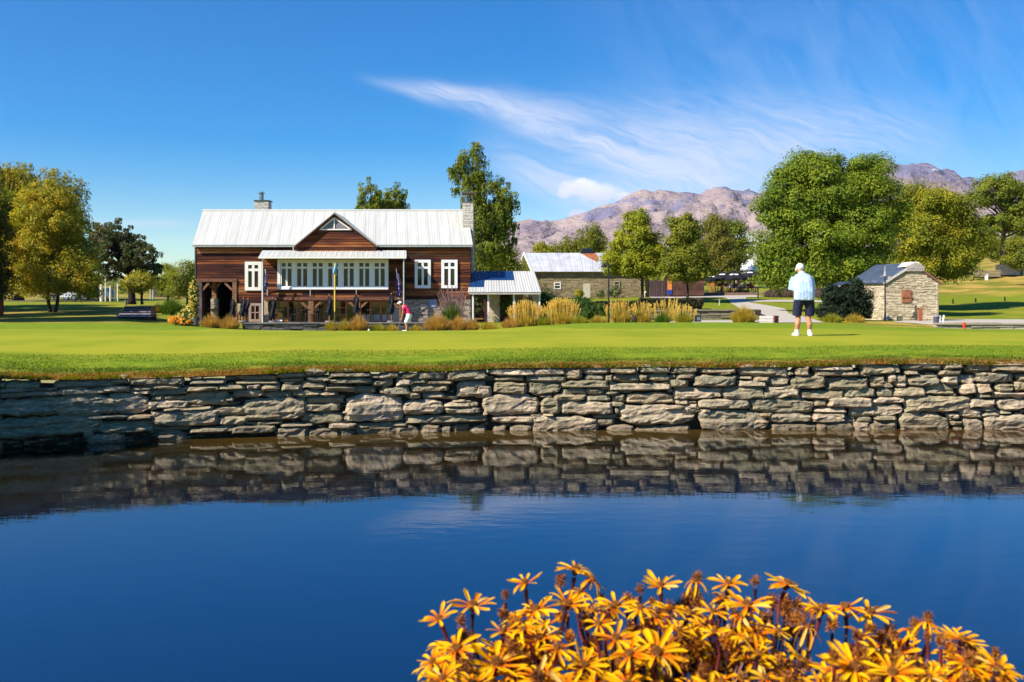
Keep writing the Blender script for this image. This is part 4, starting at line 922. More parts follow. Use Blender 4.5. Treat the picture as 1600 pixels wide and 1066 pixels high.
# ---------------------------------------------------------------- low walls
def low_wall(name, label, x0, x1, y0, y1, Y, mat, seed, ww=(14, 34), hh=(2.5, 4.5), cap_=2.6, capw=(20, 36), d=.45, y0b=None, Yb=None):
    """dry stone wall whose stones are parts; y0..y1 rows at distance Y"""
    r = random.Random(seed); Yb = Yb or Y; y0b = y0b if y0b is not None else y0
    def PP(px, py): f = (px - x0) / (x1 - x0); return W(px, py + (y0b - y0) * f, Y + (Yb - Y) * f)
    th = thing(name, label, 'stone wall', (PP((x0 + x1) / 2, y1).x, Y, PP((x0 + x1) / 2, y1).z))
    def st(a, b_, c_, d_, dep, off):
        p, q_ = PP(a, 0), PP(c_, 0); z0_, z1_ = PP((a + c_) / 2, d_).z, PP((a + c_) / 2, b_).z; j = [r.uniform(-.018, .018) for _ in range(8)]
        g = .006
        obj('stone', MB().hexa([(p.x + g + abs(j[0]), p.y + off, z0_ + j[1] * .6), (q_.x - g, q_.y + off + j[2], z0_ + j[2] * .6), (q_.x - g, q_.y + dep, z0_), (p.x + g, p.y + dep, z0_),
                                (p.x + g, p.y + off + .02 + abs(j[3]), z1_ + j[4]), (q_.x - g - abs(j[5]), q_.y + off + .02 + abs(j[6]), z1_ + j[7]), (q_.x - g, q_.y + dep, z1_), (p.x + g, p.y + dep, z1_)]), mat, th)
    x_ = x0
    while cap_ and x_ < x1 - 4: w_ = min(r.uniform(*capw), x1 - x_); st(x_, y0 + r.uniform(-.3, .3), x_ + w_, y0 + cap_, d, -.07); x_ += w_
    y_ = y0 + cap_ + .15
    while y_ < y1:
        h_ = r.uniform(*hh); x_ = x0 + r.uniform(-6, 0)
        while x_ < x1: w_ = r.uniform(*ww); a, c_ = max(x_, x0), min(x_ + w_, x1); x_ += w_; (c_ - a > 3) and st(a, y_, c_, y_ + h_ - .15, d - .08, r.uniform(-.05, .03))
        y_ += h_
    a, b_ = PP(x0 + 1, y1 + 2), PP(x1 - 1, y1 + 2); zc0, zc1 = PP(x0 + 1, y0 + 1).z, PP(x1 - 1, y0 + 1).z
    obj('core', MB().hexa([a + Vector((0, .06, 0)), b_ + Vector((0, .06, 0)), b_ + Vector((0, d - .05, 0)), a + Vector((0, d - .05, 0)), (a.x, a.y + .06, zc0), (b_.x, b_.y + .06, zc1), (b_.x, b_.y + d - .05, zc1), (a.x, a.y + d - .05, zc0)]), dark_gap, th)
    return th
dark_slab = schist2('dark_slabs', [(.02, .024, .03), (.05, .055, .055), (.11, .10, .085), (.26, .22, .17)])
low_wall('terrace_wall', 'low dark stone wall edging the terrace in front of the barn', 378, 735, 505, 517, 58.15, dark_slab, 3, d=.8, ww=(8, 24), hh=(2.2, 4.2), cap_=1.6)
low_wall('garden_wall', 'dark mossy dry stone wall below the putting lawn, with golden grasses in front', 1005, 1190, 485, 499, 62, schist2('mossy_slabs', [(.07, .06, .045), (.15, .12, .08), (.20, .17, .11), (.30, .26, .2)]), 4, hh=(2.5, 5), ww=(9, 22), cap_=2, y0b=483)
low_wall('yard_wall', 'low wall of weathered flat slabs along the gravel yard by the stone shed', 1462, 1660, 504.5, 514.5, 57.5, schist2('weathered_slabs', [(.10, .08, .05), (.24, .20, .13), (.38, .33, .23), (.50, .45, .34)]), 5, ww=(12, 32), hh=(2.6, 4.5), cap_=3, capw=(14, 40))
low_wall('field_wall', 'pale dry stone wall on the hill under the small tree', 1562, 1650, 413, 430, 120, tan_stone, 8, ww=(5, 14), hh=(2, 3.2), cap_=0, d=1.2)
low_wall('hill_wall', 'low shadowed brown wall on the hill beside the pale dry stone wall', 1526, 1563, 422, 432, 118, brown_stone, 9, ww=(6, 14), hh=(2, 3.2), cap_=0, d=1.0)
# ================================================================== VEGETATION
def unit(v): return v / np.maximum(np.linalg.norm(v, axis=-1, keepdims=True), 1e-6)
def leaf_cards(P, N_, size, r, aspect=.55, T=None):
    """one diamond-shaped leaf per point; N_ normals, T optional long axis"""
    n = len(P); N_ = unit(N_); rv = r.normal(size=(n, 3)) if T is None else T + r.normal(size=(n, 3)) * .3
    t_ = unit(rv - N_ * np.sum(rv * N_, -1, keepdims=True)); b_ = np.cross(N_, t_); s = (size * r.uniform(.65, 1.35, n))[:, None]
    V = np.stack([P - t_ * s * .5, P + b_ * s * aspect * .5 + N_ * s * .08, P + t_ * s * .5, P - b_ * s * aspect * .5 + N_ * s * .08], 1).reshape(-1, 3)
    return V, np.arange(4 * n).reshape(n, 4)
def clumps_in(lobes, n, r, lo=.45, flat=1.0):
    vol = np.array([l[3] * l[4] * l[5] for l in lobes]) ** .75; k = r.choice(len(lobes), n, p=vol / vol.sum()); L = np.array(lobes)[k]
    d = unit(r.normal(size=(n, 3))); d[:, 1] *= np.where(d[:, 1] > 0, .8, 1); rad = r.uniform(lo ** 2, 1.0, n) ** .5
    return L[:, :3] + d * L[:, 3:6] * rad[:, None], d, L
TREE_N = [0]
def tree(name, label, cat, px, Y, lobes, nclump, cr, nleaf, ls, mat, fork, tr=.16, barkm=None, droop=0., depth=.8, group=None, up=.55, lo=.45, base_py=None, nlimb=26, trunks=1, seed=None, sink=.1, aspect=.55, twist=.0):
    TREE_N[0] += 1; r = np.random.default_rng(seed or 100 + TREE_N[0]); X = WX(px, Y); z0 = zt(X, Y) if base_py is None else WZ(base_py, Y)
    th = thing(name, label, cat, (X, Y, z0), group)
    LB = [(WX(l[0], Y), Y + (l[4] if len(l) > 4 else 0), WZ(l[1], Y), l[2] * Y / F, l[2] * Y / F * depth, l[3] * Y / F) for l in lobes]
    C, d, L = clumps_in(LB, nclump, r, lo); crs = cr * r.uniform(.6, 1.3, nclump)
    k = r.integers(0, nclump, nleaf); q_ = unit(r.normal(size=(nleaf, 3))) * (r.uniform(0, 1, nleaf) ** .45)[:, None]
    if droop:
        q_[:, 2] = -np.abs(q_[:, 2]) ; off = q_ * crs[k][:, None] * np.array([.55, .55, droop]); ang = r.uniform(0, 6.28, nclump)[k] + r.integers(0, 6, nleaf)
        off[:, 0] = off[:, 0] * .35 + np.cos(ang) * crs[k] * .35; off[:, 1] = off[:, 1] * .35 + np.sin(ang) * crs[k] * .35; T = np.tile([0, 0, -1.0], (nleaf, 1))
    else: off = q_ * crs[k][:, None] * np.array([1, 1, .72]); T = None
    P = C[k] + off; N_ = q_ * 1.0 + d[k] * .35 + np.array([0, 0, up]) + r.normal(size=(nleaf, 3)) * .32
    V, Q = leaf_cards(P, N_, ls, r, aspect, T); P[:, 2] = np.maximum(P[:, 2], z0)
    link('crown', mesh_np('crown', V, Q), mat, th)
    mb = MB(); bz = z0 - sink; fk = Vector((X + twist, Y, WZ(fork, Y))); order = r.permutation(nclump)[:nlimb]
    for ti in range(trunks):
        ox = (ti - (trunks - 1) / 2) * tr * 2.6; a = Vector((X + ox * .5, Y + ti * .1, bz)); f2 = fk + Vector((ox * 2.2, ti * .2, 0)); m_ = a.lerp(f2, .5) + Vector((r.uniform(-.08, .08), 0, 0))
        mb.tube([a, a.lerp(m_, .35), m_, f2], [tr * 1.35, tr * 1.05, tr * .95, tr * .8], 9)
        top = max(LB, key=lambda l: l[2] + l[5]); tp = Vector((top[0], top[1], top[2] + top[5] * .35)); mb.tube([f2, f2.lerp(tp, .5) + Vector((r.uniform(-.2, .2), 0, 0)), tp], [tr * .78, tr * .45, tr * .12], 7)
        for i in order[ti::trunks]:
            c_ = Vector(C[i]); s0 = f2.lerp(tp, min(.75, max(0, (c_.z - f2.z) / max(.1, tp.z - f2.z) * .6 - .1))); m2 = s0.lerp(c_, .5) + Vector((0, 0, (c_ - s0).length * r.uniform(.02, .14))); rr = tr * .34
            mb.tube([s0, m2, c_], [rr, rr * .6, rr * .18], 5, cap=False)
    obj('trunk', mb, barkm or bark, th, smooth=True); return th

g_big = leaf_mat('leaves_mid_green', [(.020, .042, .004), (.065, .102, .006), (.135, .165, .009), (.23, .235, .014)], gain=1.75)
g_oak = leaf_mat('leaves_yellow_green', [(.045, .07, .005), (.13, .155, .008), (.24, .235, .010), (.36, .31, .014)], gain=1.5)
g_gold = leaf_mat('leaves_turning_gold', [(.05, .075, .006), (.13, .15, .008), (.27, .245, .012), (.42, .32, .018)], gain=1.35, scale=.5)
g_autumn = leaf_mat('leaves_autumn', [(.08, .10, .010), (.19, .20, .012), (.38, .30, .016), (.55, .24, .02)], gain=1.25, scale=.7)
g_willow = leaf_mat('leaves_willow', [(.03, .04, .005), (.11, .11, .008), (.25, .21, .012), (.38, .28, .018)], gain=1.5, scale=.35)
g_dark = leaf_mat('leaves_dark_purple_green', [(.03, .055, .018), (.08, .12, .03), (.14, .13, .04), (.20, .075, .05)], trans=.3)
g_birch = leaf_mat('leaves_birch', [(.02, .034, .004), (.065, .088, .007), (.13, .145, .009), (.22, .21, .014)], gain=1.7, trans=.3)
g_mid = leaf_mat('leaves_olive', [(.03, .048, .005), (.09, .11, .008), (.17, .17, .010), (.26, .22, .014)], gain=1.5)
g_far = leaf_mat('leaves_far', [(.05, .07, .012), (.12, .14, .018), (.20, .19, .02), (.26, .2, .03)], gain=1.5, scale=.1)
g_shrub = leaf_mat('leaves_shrub', [(.012, .03, .008), (.035, .07, .012), (.07, .12, .018), (.12, .18, .03)], gain=1.5)

# left side
tree('willow_tree', 'tall yellow green willow at the left edge of the lawn with drooping branches', 'tree', 30, 125,
     [(30, 300, 62, 48), (-40, 330, 70, 80), (85, 305, 50, 45), (112, 325, 30, 50), (140, 360, 14, 40), (0, 270, 34, 26), (120, 385, 20, 45, -1), (-20, 400, 50, 50), (60, 350, 70, 60), (20, 272, 30, 24)], 560, 1.9, 95000, .36, g_willow, 400, tr=.5, droop=2.4, seed=31, aspect=.4)
tree('autumn_tree', 'broad autumn tree with orange and yellow leaves standing in front of the willow', 'tree', 82, 72,
     [(80, 340, 58, 50), (58, 390, 52, 50), (112, 395, 44, 52), (80, 305, 34, 25), (45, 430, 40, 28), (130, 420, 34, 32), (90, 435, 55, 24), (28, 350, 18, 26), (60, 448, 46, 16), (126, 448, 34, 18)], 520, .62, 60000, .16, g_autumn, 452, tr=.13, trunks=2, seed=32, base_py=492)
tree('edge_tree', 'dark green tree cut by the left edge of the photo', 'tree', 2, 66,
     [(-10, 380, 30, 50), (0, 430, 28, 40), (-30, 400, 40, 60), (8, 352, 14, 20)], 200, .6, 20000, .15, leaf_mat('leaves_dark_green', [(.02, .03, .006), (.05, .06, .010), (.10, .10, .012), (.15, .13, .02)], gain=1.2), 470, tr=.14, seed=33, base_py=503)  # leaf colour is a plain dark green
tree('purple_leaved_tree', 'dark purple green spreading tree between the autumn tree and the barn', 'tree', 206, 84,
     [(172, 365, 34, 28), (190, 390, 46, 32), (218, 398, 34, 26), (232, 420, 23, 22), (160, 400, 26, 26), (150, 372, 16, 20), (205, 372, 22, 22), (175, 420, 26, 14)], 300, .62, 27000, .18, g_dark, 440, tr=.30, barkm=dark_bark, droop=.8, depth=.9, seed=34, base_py=474, nlimb=50)
for i, (px, Y, l_, lab, mt_) in enumerate([
    (262, 100, [(262, 436, 17, 24), (248, 445, 12, 14)], 'small rounded yellow green tree behind the green reeds', g_oak),
    (293, 92, [(292, 430, 20, 26), (278, 446, 16, 20), (303, 415, 10, 12)], 'bushy green tree touching the left end of the barn', g_mid),
    (138, 96, [(138, 440, 14, 12), (128, 448, 12, 10), (150, 436, 10, 8)], 'little yellow leaved tree beside the white pergola', g_gold),
    (222, 80, [(221, 440, 18, 12), (212, 446, 12, 8)], 'small domed autumn tree beside the dark spreading trunk', g_autumn)]):
    tree('small_tree', lab, 'tree', px, Y, l_, 70, .7, 7000, .17, mt_, l_[0][1] + 14, tr=.10, seed=40 + i, base_py=[470, 475, 466, 474][i], nlimb=10)
# behind the barn
tree('birch_tree', 'left of the two leafy crowns showing above the barn roof', 'tree', 583, 88, [(580, 300, 20, 26), (572, 322, 16, 18), (590, 318, 14, 22), (580, 350, 20, 40)], 120, .6, 9000, .17, g_birch, 400, tr=.2, droop=1.3, seed=51, barkm=birch_bark, base_py=470)
tree('birch_tree', 'right of the two leafy crowns showing above the barn roof', 'tree', 618, 90, [(618, 308, 20, 26), (630, 322, 14, 16), (608, 322, 16, 18), (620, 350, 22, 40)], 120, .6, 9000, .17, g_birch, 400, tr=.2, droop=1.3, seed=52, barkm=birch_bark, base_py=470)
tree('tall_birch_tree', 'tallest birch with ragged crown rising behind the right hand barn chimney', 'tree', 752, 78,
     [(738, 262, 28, 34), (735, 300, 30, 40), (768, 300, 30, 36), (752, 345, 42, 46), (782, 340, 24, 34), (760, 390, 42, 34), (742, 236, 10, 16), (715, 262, 12, 20), (795, 318, 14, 12), (704, 268, 9, 8), (786, 368, 22, 30), (722, 232, 5, 8), (800, 298, 9, 7), (712, 295, 10, 8), (800, 345, 12, 10), (745, 224, 4, 8)], 460, .62, 40000, .17, g_birch, 420, tr=.2, barkm=birch_bark, droop=1.6, depth=.9, seed=53, base_py=490, lo=.3, nlimb=50)
tree('willow_tree', 'weeping willow behind the rusty roof of the long stone building', 'tree', 925, 135, [(922, 362, 22, 18), (938, 372, 14, 18), (890, 376, 18, 14), (872, 384, 12, 10), (905, 382, 40, 12)], 150, 1.2, 12000, .30, g_mid, 400, tr=.3, droop=3.0, seed=54, base_py=440, aspect=.4)
tree('small_tree', 'small golden pointed tree beyond the gable of the long stone building', 'tree', 845, 125, [(845, 388, 8, 10), (852, 394, 12, 8)], 40, .8, 3000, .26, g_gold, 402, tr=.15, seed=55, base_py=445)
tree('dark_bush', 'rounded green bush between the annex and the long stone building', 'bush', 850, 66, [(850, 470, 11, 14), (842, 478, 8, 12)], 60, .28, 5000, .10, g_shrub, 484, tr=.04, seed=56, nlimb=6)
tree('backdrop_tree', 'dark leafy tree low behind the barn chimney and annex', 'tree', 790, 92, [(785, 405, 26, 18), (800, 415, 18, 14), (765, 410, 24, 20), (815, 420, 10, 10)], 120, .8, 9000, .2, g_mid, 440, tr=.2, seed=57, base_py=470)
# centre right row
def cone_lobes(cx, top, bot, hw, n=7, p=.62):
    return [(cx + (-1) ** k * hw * .16 * (k / n), top + (bot - top) * (k + .6) / n, hw * (.26 + .74 * ((k + .7) / n) ** p), (bot - top) / n * .95) for k in range(n)]
tree('maple_tree', 'broad pointed yellow green maple with layered boughs in front of the stone building', 'tree', 1003, 84, cone_lobes(995, 330, 424, 60, p=1.0) + [(955, 402, 18, 10), (1030, 388, 14, 12), (964, 420, 22, 7)], 280, .62, 46000, .18, g_oak, 440, tr=.12, seed=61, base_py=468, lo=.5, up=.8)
tree('oak_tree', 'dense green oval tree in the middle of the row beside the wooden gate', 'tree', 1074, 82, cone_lobes(1072, 332, 430, 38) + [(1070, 405, 36, 20), (1058, 345, 12, 14)], 240, .70, 46000, .18, g_mid, 446, tr=.10, seed=62, base_py=463)
tree('tulip_tree', 'olive tree nearest the cafe umbrellas, right of the dense oval tree', 'tree', 1128, 107, cone_lobes(1122, 342, 432, 34) + [(1132, 412, 28, 18), (1112, 346, 9, 12)], 220, .86, 40000, .19, leaf_mat('leaves_dull_olive', [(.04, .045, .008), (.10, .10, .012), (.17, .15, .016), (.24, .19, .02)], gain=1.5), 440, tr=.13, seed=63, base_py=456)
tree('backdrop_tree', 'dark tree half hidden behind the olive tree and the white tent', 'tree', 1155, 112, [(1150, 365, 18, 18), (1160, 385, 18, 20), (1140, 352, 10, 10), (1145, 400, 24, 20)], 110, .8, 8000, .24, g_birch, 420, tr=.2, seed=64, base_py=455)
# the big trees on the right
tree('great_tree', 'biggest round green tree on the right, its trunk behind the standing golfer', 'tree', 1316, 72,
     [(1240, 310, 52, 50), (1300, 290, 62, 48), (1340, 300, 56, 60), (1275, 365, 82, 52), (1350, 360, 58, 52), (1215, 375, 40, 48), (1225, 420, 40, 26), (1260, 262, 36, 22), (1362, 262, 24, 22), (1310, 410, 70, 28), (1380, 330, 34, 44), (1345, 430, 52, 18), (1205, 335, 26, 26), (1270, 425, 60, 22)], 620, .95, 170000, .19, g_big, 425, tr=.24, seed=71, trunks=2, lo=.35, base_py=492, nlimb=70)
tree('gold_tipped_tree', 'large tree turning gold behind the stone shed', 'tree', 1455, 82,
     [(1450, 325, 52, 40), (1435, 370, 56, 48), (1490, 345, 36, 38), (1475, 390, 48, 40), (1505, 395, 24, 30), (1450, 420, 50, 24), (1425, 312, 26, 24), (1490, 425, 28, 14), (1520, 370, 20, 26)], 380, 1.0, 82000, .20, g_gold, 440, tr=.26, seed=72, base_py=488)
tree('hill_tree', 'dark branching tree on the hill at the right with a bare pale trunk', 'tree', 1568, 118,
     [(1552, 300, 34, 24), (1590, 310, 34, 26), (1530, 312, 20, 16), (1600, 345, 36, 22), (1560, 350, 36, 16), (1540, 365, 24, 12), (1575, 285, 18, 12), (1620, 320, 30, 40)], 280, .95, 36000, .26, g_birch, 372, tr=.34, barkm=bark, seed=73, base_py=412, lo=.6, nlimb=60)
tree('small_tree', 'small round green tree in front of the pale wall on the hill', 'tree', 1596, 105, [(1592, 390, 22, 20), (1600, 408, 26, 12), (1575, 408, 12, 8)], 110, .7, 10000, .19, g_mid, 415, tr=.10, seed=74, base_py=430)
for i, (px, Y, l_, lab) in enumerate([(1500, 128, [(1505, 390, 34, 30), (1480, 405, 34, 22), (1535, 385, 26, 22), (1560, 392, 24, 14), (1590, 385, 24, 18)], 'dark bushy tree at the foot of the hill behind the gold tree'),
                                      (1235, 118, [(1230, 415, 30, 26), (1262, 420, 26, 22), (1200, 420, 20, 20)], 'dark leafy thicket tree behind the great round tree'),
                                      (1340, 110, [(1330, 430, 34, 24), (1365, 425, 28, 26)], 'dark leafy thicket tree behind the slate shed roof')]):
    tree('thicket_tree', lab, 'tree', px, Y, l_, 170, .9, 20000, .26, g_dark if i else g_mid, l_[0][1] + 10, tr=.2, seed=80 + i, base_py=[440, 450, 460][i])
tree('dark_shrub', 'dark spreading shrub under the great tree beside the shed', 'shrub', 1322, 60.5, [(1310, 472, 26, 24), (1338, 466, 24, 30), (1292, 486, 20, 12), (1352, 480, 12, 18), (1322, 490, 28, 10), (1300, 460, 18, 16)], 300, .33, 34000, .11, leaf_mat('leaves_very_dark', [(.006, .014, .005), (.014, .028, .008), (.028, .05, .010)], trans=.15), 480, tr=.06, seed=85, lo=.5)
tree('round_shrub', 'glossy dark green dome shrub behind the lamp post', 'shrub', 915, 61, [(908, 476, 18, 12), (925, 484, 22, 11), (896, 482, 12, 12), (938, 487, 12, 9), (912, 490, 24, 8)], 200, .24, 26000, .075, g_shrub, 488, tr=.04, seed=86, lo=.6)
# the shade tree left of the photo on the pond edge: its shadow lies on the wall
tree('shade_tree', 'tree on the pond edge outside the frame whose shadow lies on the left of the wall', 'tree', -1050, 9.0,
     [], 1, 1, 1, 1, g_mid, 300) if False else None
def free_tree(name, label, X, Y, z0, LB, nclump, cr, nleaf, ls, mat, trunk_h, tr, seed):
    r = np.random.default_rng(seed); th = thing(name, label, 'tree', (X, Y, z0))
    C, d, L = clumps_in(LB, nclump, r, .3); k = r.integers(0, nclump, nleaf); q_ = unit(r.normal(size=(nleaf, 3))) * (r.uniform(0, 1, nleaf) ** .45)[:, None]
    P = C[k] + q_ * cr * r.uniform(.6, 1.2, nclump)[k][:, None]; V, Q = leaf_cards(P, q_ + np.array([0, 0, .5]), ls, r); link('crown', mesh_np('crown', V, Q), mat, th)
    mb = MB(); f = Vector((X, Y, z0 + trunk_h)); mb.tube([(X, Y, z0 - .2), (X + .05, Y, z0 + trunk_h * .5), f], [tr * 1.3, tr, tr * .8], 9)
    for i in range(14): mb.tube([f, f.lerp(Vector(C[i]), .5) + Vector((0, 0, .2)), C[i]], [tr * .4, tr * .25, tr * .08], 5, cap=False)
    obj('trunk', mb, bark, th)
SH = ts.xy / ts.z     # horizontal run towards the sun per metre of height
def toward_sun(X, Y, z, zc): return X + SH.x * (zc - z), Y + SH.y * (zc - z)
cx, cy = toward_sun(-6.35, 12.1, .30, 4.2)
free_tree('shade_tree', 'leafy tree on the pond edge shading the left end of the long wall', cx, cy, .8,
          [(cx, cy, 4.10, 1.6, .9, .60), (cx - 1.3, cy - .5, 4.3, 1.3, .9, .8), (cx - 2.6, cy - .9, 4.6, 1.4, .9, 1.0)], 150, .34, 34000, .13, g_mid, 2.2, .13, 91)
cx, cy = toward_sun(WX(1545, 68), 66, 2.5, 7.5)
def shade_lawn(px, Y, zc, rx, seed):
    X = WX(px, Y); c = toward_sun(X, Y, zt(X, Y), zc); return c
# trees left of the frame that shade the far left lawn
LT = [(15, 58.5, 7.0, 4.2, 'nearest the green'), (95, 60, 7.5, 4.0, 'second from the green'), (165, 62, 8.5, 3.6, 'third from the green'), (-60, 63, 7.5, 4.4, 'in the middle of the row'), (45, 67, 8.0, 4.6, 'fifth in the row'), (130, 69, 8.5, 4.2, 'sixth in the row'), (-90, 72, 9.0, 4.8, 'eighth in the row'), (30, 77, 8.5, 4.0, 'ninth in the row'), (110, 79, 8.5, 4.0, 'tenth in the row'), (-45, 80, 9.0, 4.4, 'eleventh in the row'), (165, 79, 8.5, 3.2, 'twelfth in the row'), (75, 84, 9.0, 4.2, 'farthest from the green')]
for i, (px, Y, zc, rr, pl) in enumerate(LT):
    X = WX(px, Y); cx, cy = toward_sun(X, Y, zt(X, Y), zc); z0 = zt(cx, cy)
    free_tree('lawn_tree', 'rounded tree shading the left lawn, ' + pl, cx, cy, z0,
              [(cx, cy, zc, rr, rr, 2.0), (cx - 1, cy, zc + 1.4, rr * .7, rr * .7, 1.2)], 110, .95, 14000, .28, g_mid, zc - z0 - 2, .2, 92 + i)

# far wood that closes the view behind everything
r = np.random.default_rng(3); n = 34000; pxx = r.uniform(-500, 2300, n); Yf = r.uniform(230, 300, n)
tp = np.interp(pxx, [-500, 0, 100, 260, 420, 700, 850, 1000, 1150, 1300, 1500, 1700, 2300], [425, 432, 440, 438, 440, 445, 430, 424, 415, 405, 380, 372, 380]) + (vnoise(pxx, pxx * 0, .05, 8) - .5) * 16 + (vnoise(pxx, pxx * 0, .2, 9) - .5) * 8
rowz = tp + r.uniform(0, 1, n) ** 1.3 * 42; P = np.stack([(pxx - 800) / F * Yf, Yf, CZ - (rowz - HY) * Yf / F], -1)
V, Q = leaf_cards(P, r.normal(size=(n, 3)) * .6 + np.array([-.3, -.6, .6]), 1.5, r, .8)
tag(link('distant_wood', mesh_np('distant_wood', V, Q), g_far), 'far belt of yellow green trees below the hills', 'wood', kind='stuff')

# ---- grasses
def ribbon_grass(name, label, cat, px, Y, wpx, hpx, n, cols, group=None, lean=.75, plume=0, seed=1, base_py=None, width=.02, dome=.45, spread=.62, plc=None, kindm=None, arch=1.0):
    """clump of arching blades; plume>0 adds feathery heads on upright stalks"""
    r = np.random.default_rng(seed); X = WX(px, Y); z0 = zt(X, Y) if base_py is None else WZ(base_py, Y); wd = wpx * Y / F; hh = hpx * 1.3 * Y / F; n = int(n * 1.35)
    a = r.uniform(0, 2 * math.pi, n); rad = np.sqrt(r.uniform(0, 1, n)); bx = X + np.cos(a) * rad * wd * spread * .5; by = Y + np.sin(a) * rad * min(wd, 1.6) * .4; L = hh * r.uniform(.65, 1.15, n) * (1 - dome * rad)
    dx = np.cos(a) * lean * r.uniform(.2, 1.3, n) * rad + r.normal(size=n) * .12; dy = np.sin(a) * lean * .6 * rad + r.normal(size=n) * .12
    V = []; ws = width * r.uniform(.6, 1.3, n); tx = r.normal(size=(n, 2)); tx /= np.linalg.norm(tx, axis=1, keepdims=True)
    sg = 4; pts = []
    for k in range(sg + 1):
        f = k / sg; up_ = f - arch * .42 * (f ** 3) * np.clip(np.hypot(dx, dy) * 1.6, 0, 1.2)
        pts.append(np.stack([bx + dx * L * f ** 1.5, by + dy * L * f ** 1.5, z0 + L * up_ - .03], -1))
    for k in range(sg + 1):
        w_ = (ws * (1 - (k / sg) ** 2 * .85))[:, None]; off = np.concatenate([tx, np.zeros((n, 1))], 1) * w_ * .5
        V += [pts[k] - off, pts[k] + off]
    V = np.stack(V, 1).reshape(-1, 3); base = np.arange(n)[:, None] * (2 * (sg + 1)); q_ = np.concatenate([np.stack([base[:, 0] + 2 * k, base[:, 0] + 2 * k + 1, base[:, 0] + 2 * k + 3, base[:, 0] + 2 * k + 2], -1) for k in range(sg)])
    th = thing(name, label, cat, (X, Y, z0), group)
    link('blades', mesh_np('blades', V, q_), kindm or leaf_mat_for(cols), th)
    if plume:
        m_ = plume; a = r.uniform(-1, 1, m_); hx = X + a * wd * .46; hy = Y + r.uniform(-.4, .4, m_); ph = hh * r.uniform(.95, 1.35, m_) * (1 - .35 * a * a); ln = r.normal(size=m_) * .10
        k = 26; f = r.uniform(0, 1, (m_, k)) ; P = np.stack([hx[:, None] + (a * .18 + ln)[:, None] * ph[:, None] * (1 - .32 * f) + r.normal(size=(m_, k)) * .012, hy[:, None] + r.normal(size=(m_, k)) * .012, z0 + ph[:, None] * (1 - .30 * f)], -1).reshape(-1, 3)
        T = np.tile([.1, 0, 1.0], (len(P), 1)); V, Q = leaf_cards(P, r.normal(size=(len(P), 3)) + np.array([-.4, -.6, .3]), .075, r, .3, T)
        st = np.stack([hx, hy, np.full(m_, z0)], -1); en = np.stack([hx + (a * .18 + ln) * ph, hy, z0 + ph], -1); o = np.array([.006, 0, 0]); SV = np.stack([st - o, st + o, en + o, en - o], 1).reshape(-1, 3)
        V = np.concatenate([V, SV]); Q = np.concatenate([Q, np.arange(4 * m_).reshape(m_, 4) + len(Q) * 4]); link('plumes', mesh_np('plumes', V, Q), plc or plume_m, th)
    return th
GM = {}
def leaf_mat_for(cols):
    k = str(cols)
    if k not in GM: GM[k] = leaf_mat('blades_%d' % len(GM), cols, trans=.3, scale=2.5, rough=.5)
    return GM[k]
BR = [(.16, .08, .018), (.38, .21, .045), (.58, .37, .09), (.72, .52, .16)]
BRG = [(.13, .12, .016), (.32, .26, .03), (.54, .38, .06), (.66, .48, .11)]
YE_ = [(.14, .13, .012), (.36, .26, .03), (.56, .40, .06), (.66, .48, .12)]
GR = [(.02, .05, .006), (.06, .12, .012), (.12, .19, .02), (.2, .25, .03)]
YG = [(.10, .12, .010), (.24, .24, .02), (.36, .32, .03), (.5, .38, .05)]
plume_m = leaf_mat('plume_heads', [(.50, .34, .06), (.74, .54, .12), (.86, .70, .25)], trans=.35)
mauve_m = leaf_mat('mauve_heads', [(.22, .12, .12), (.34, .2, .18), (.42, .28, .2)], trans=.3)
G = 'ornamental grasses in front of the buildings'
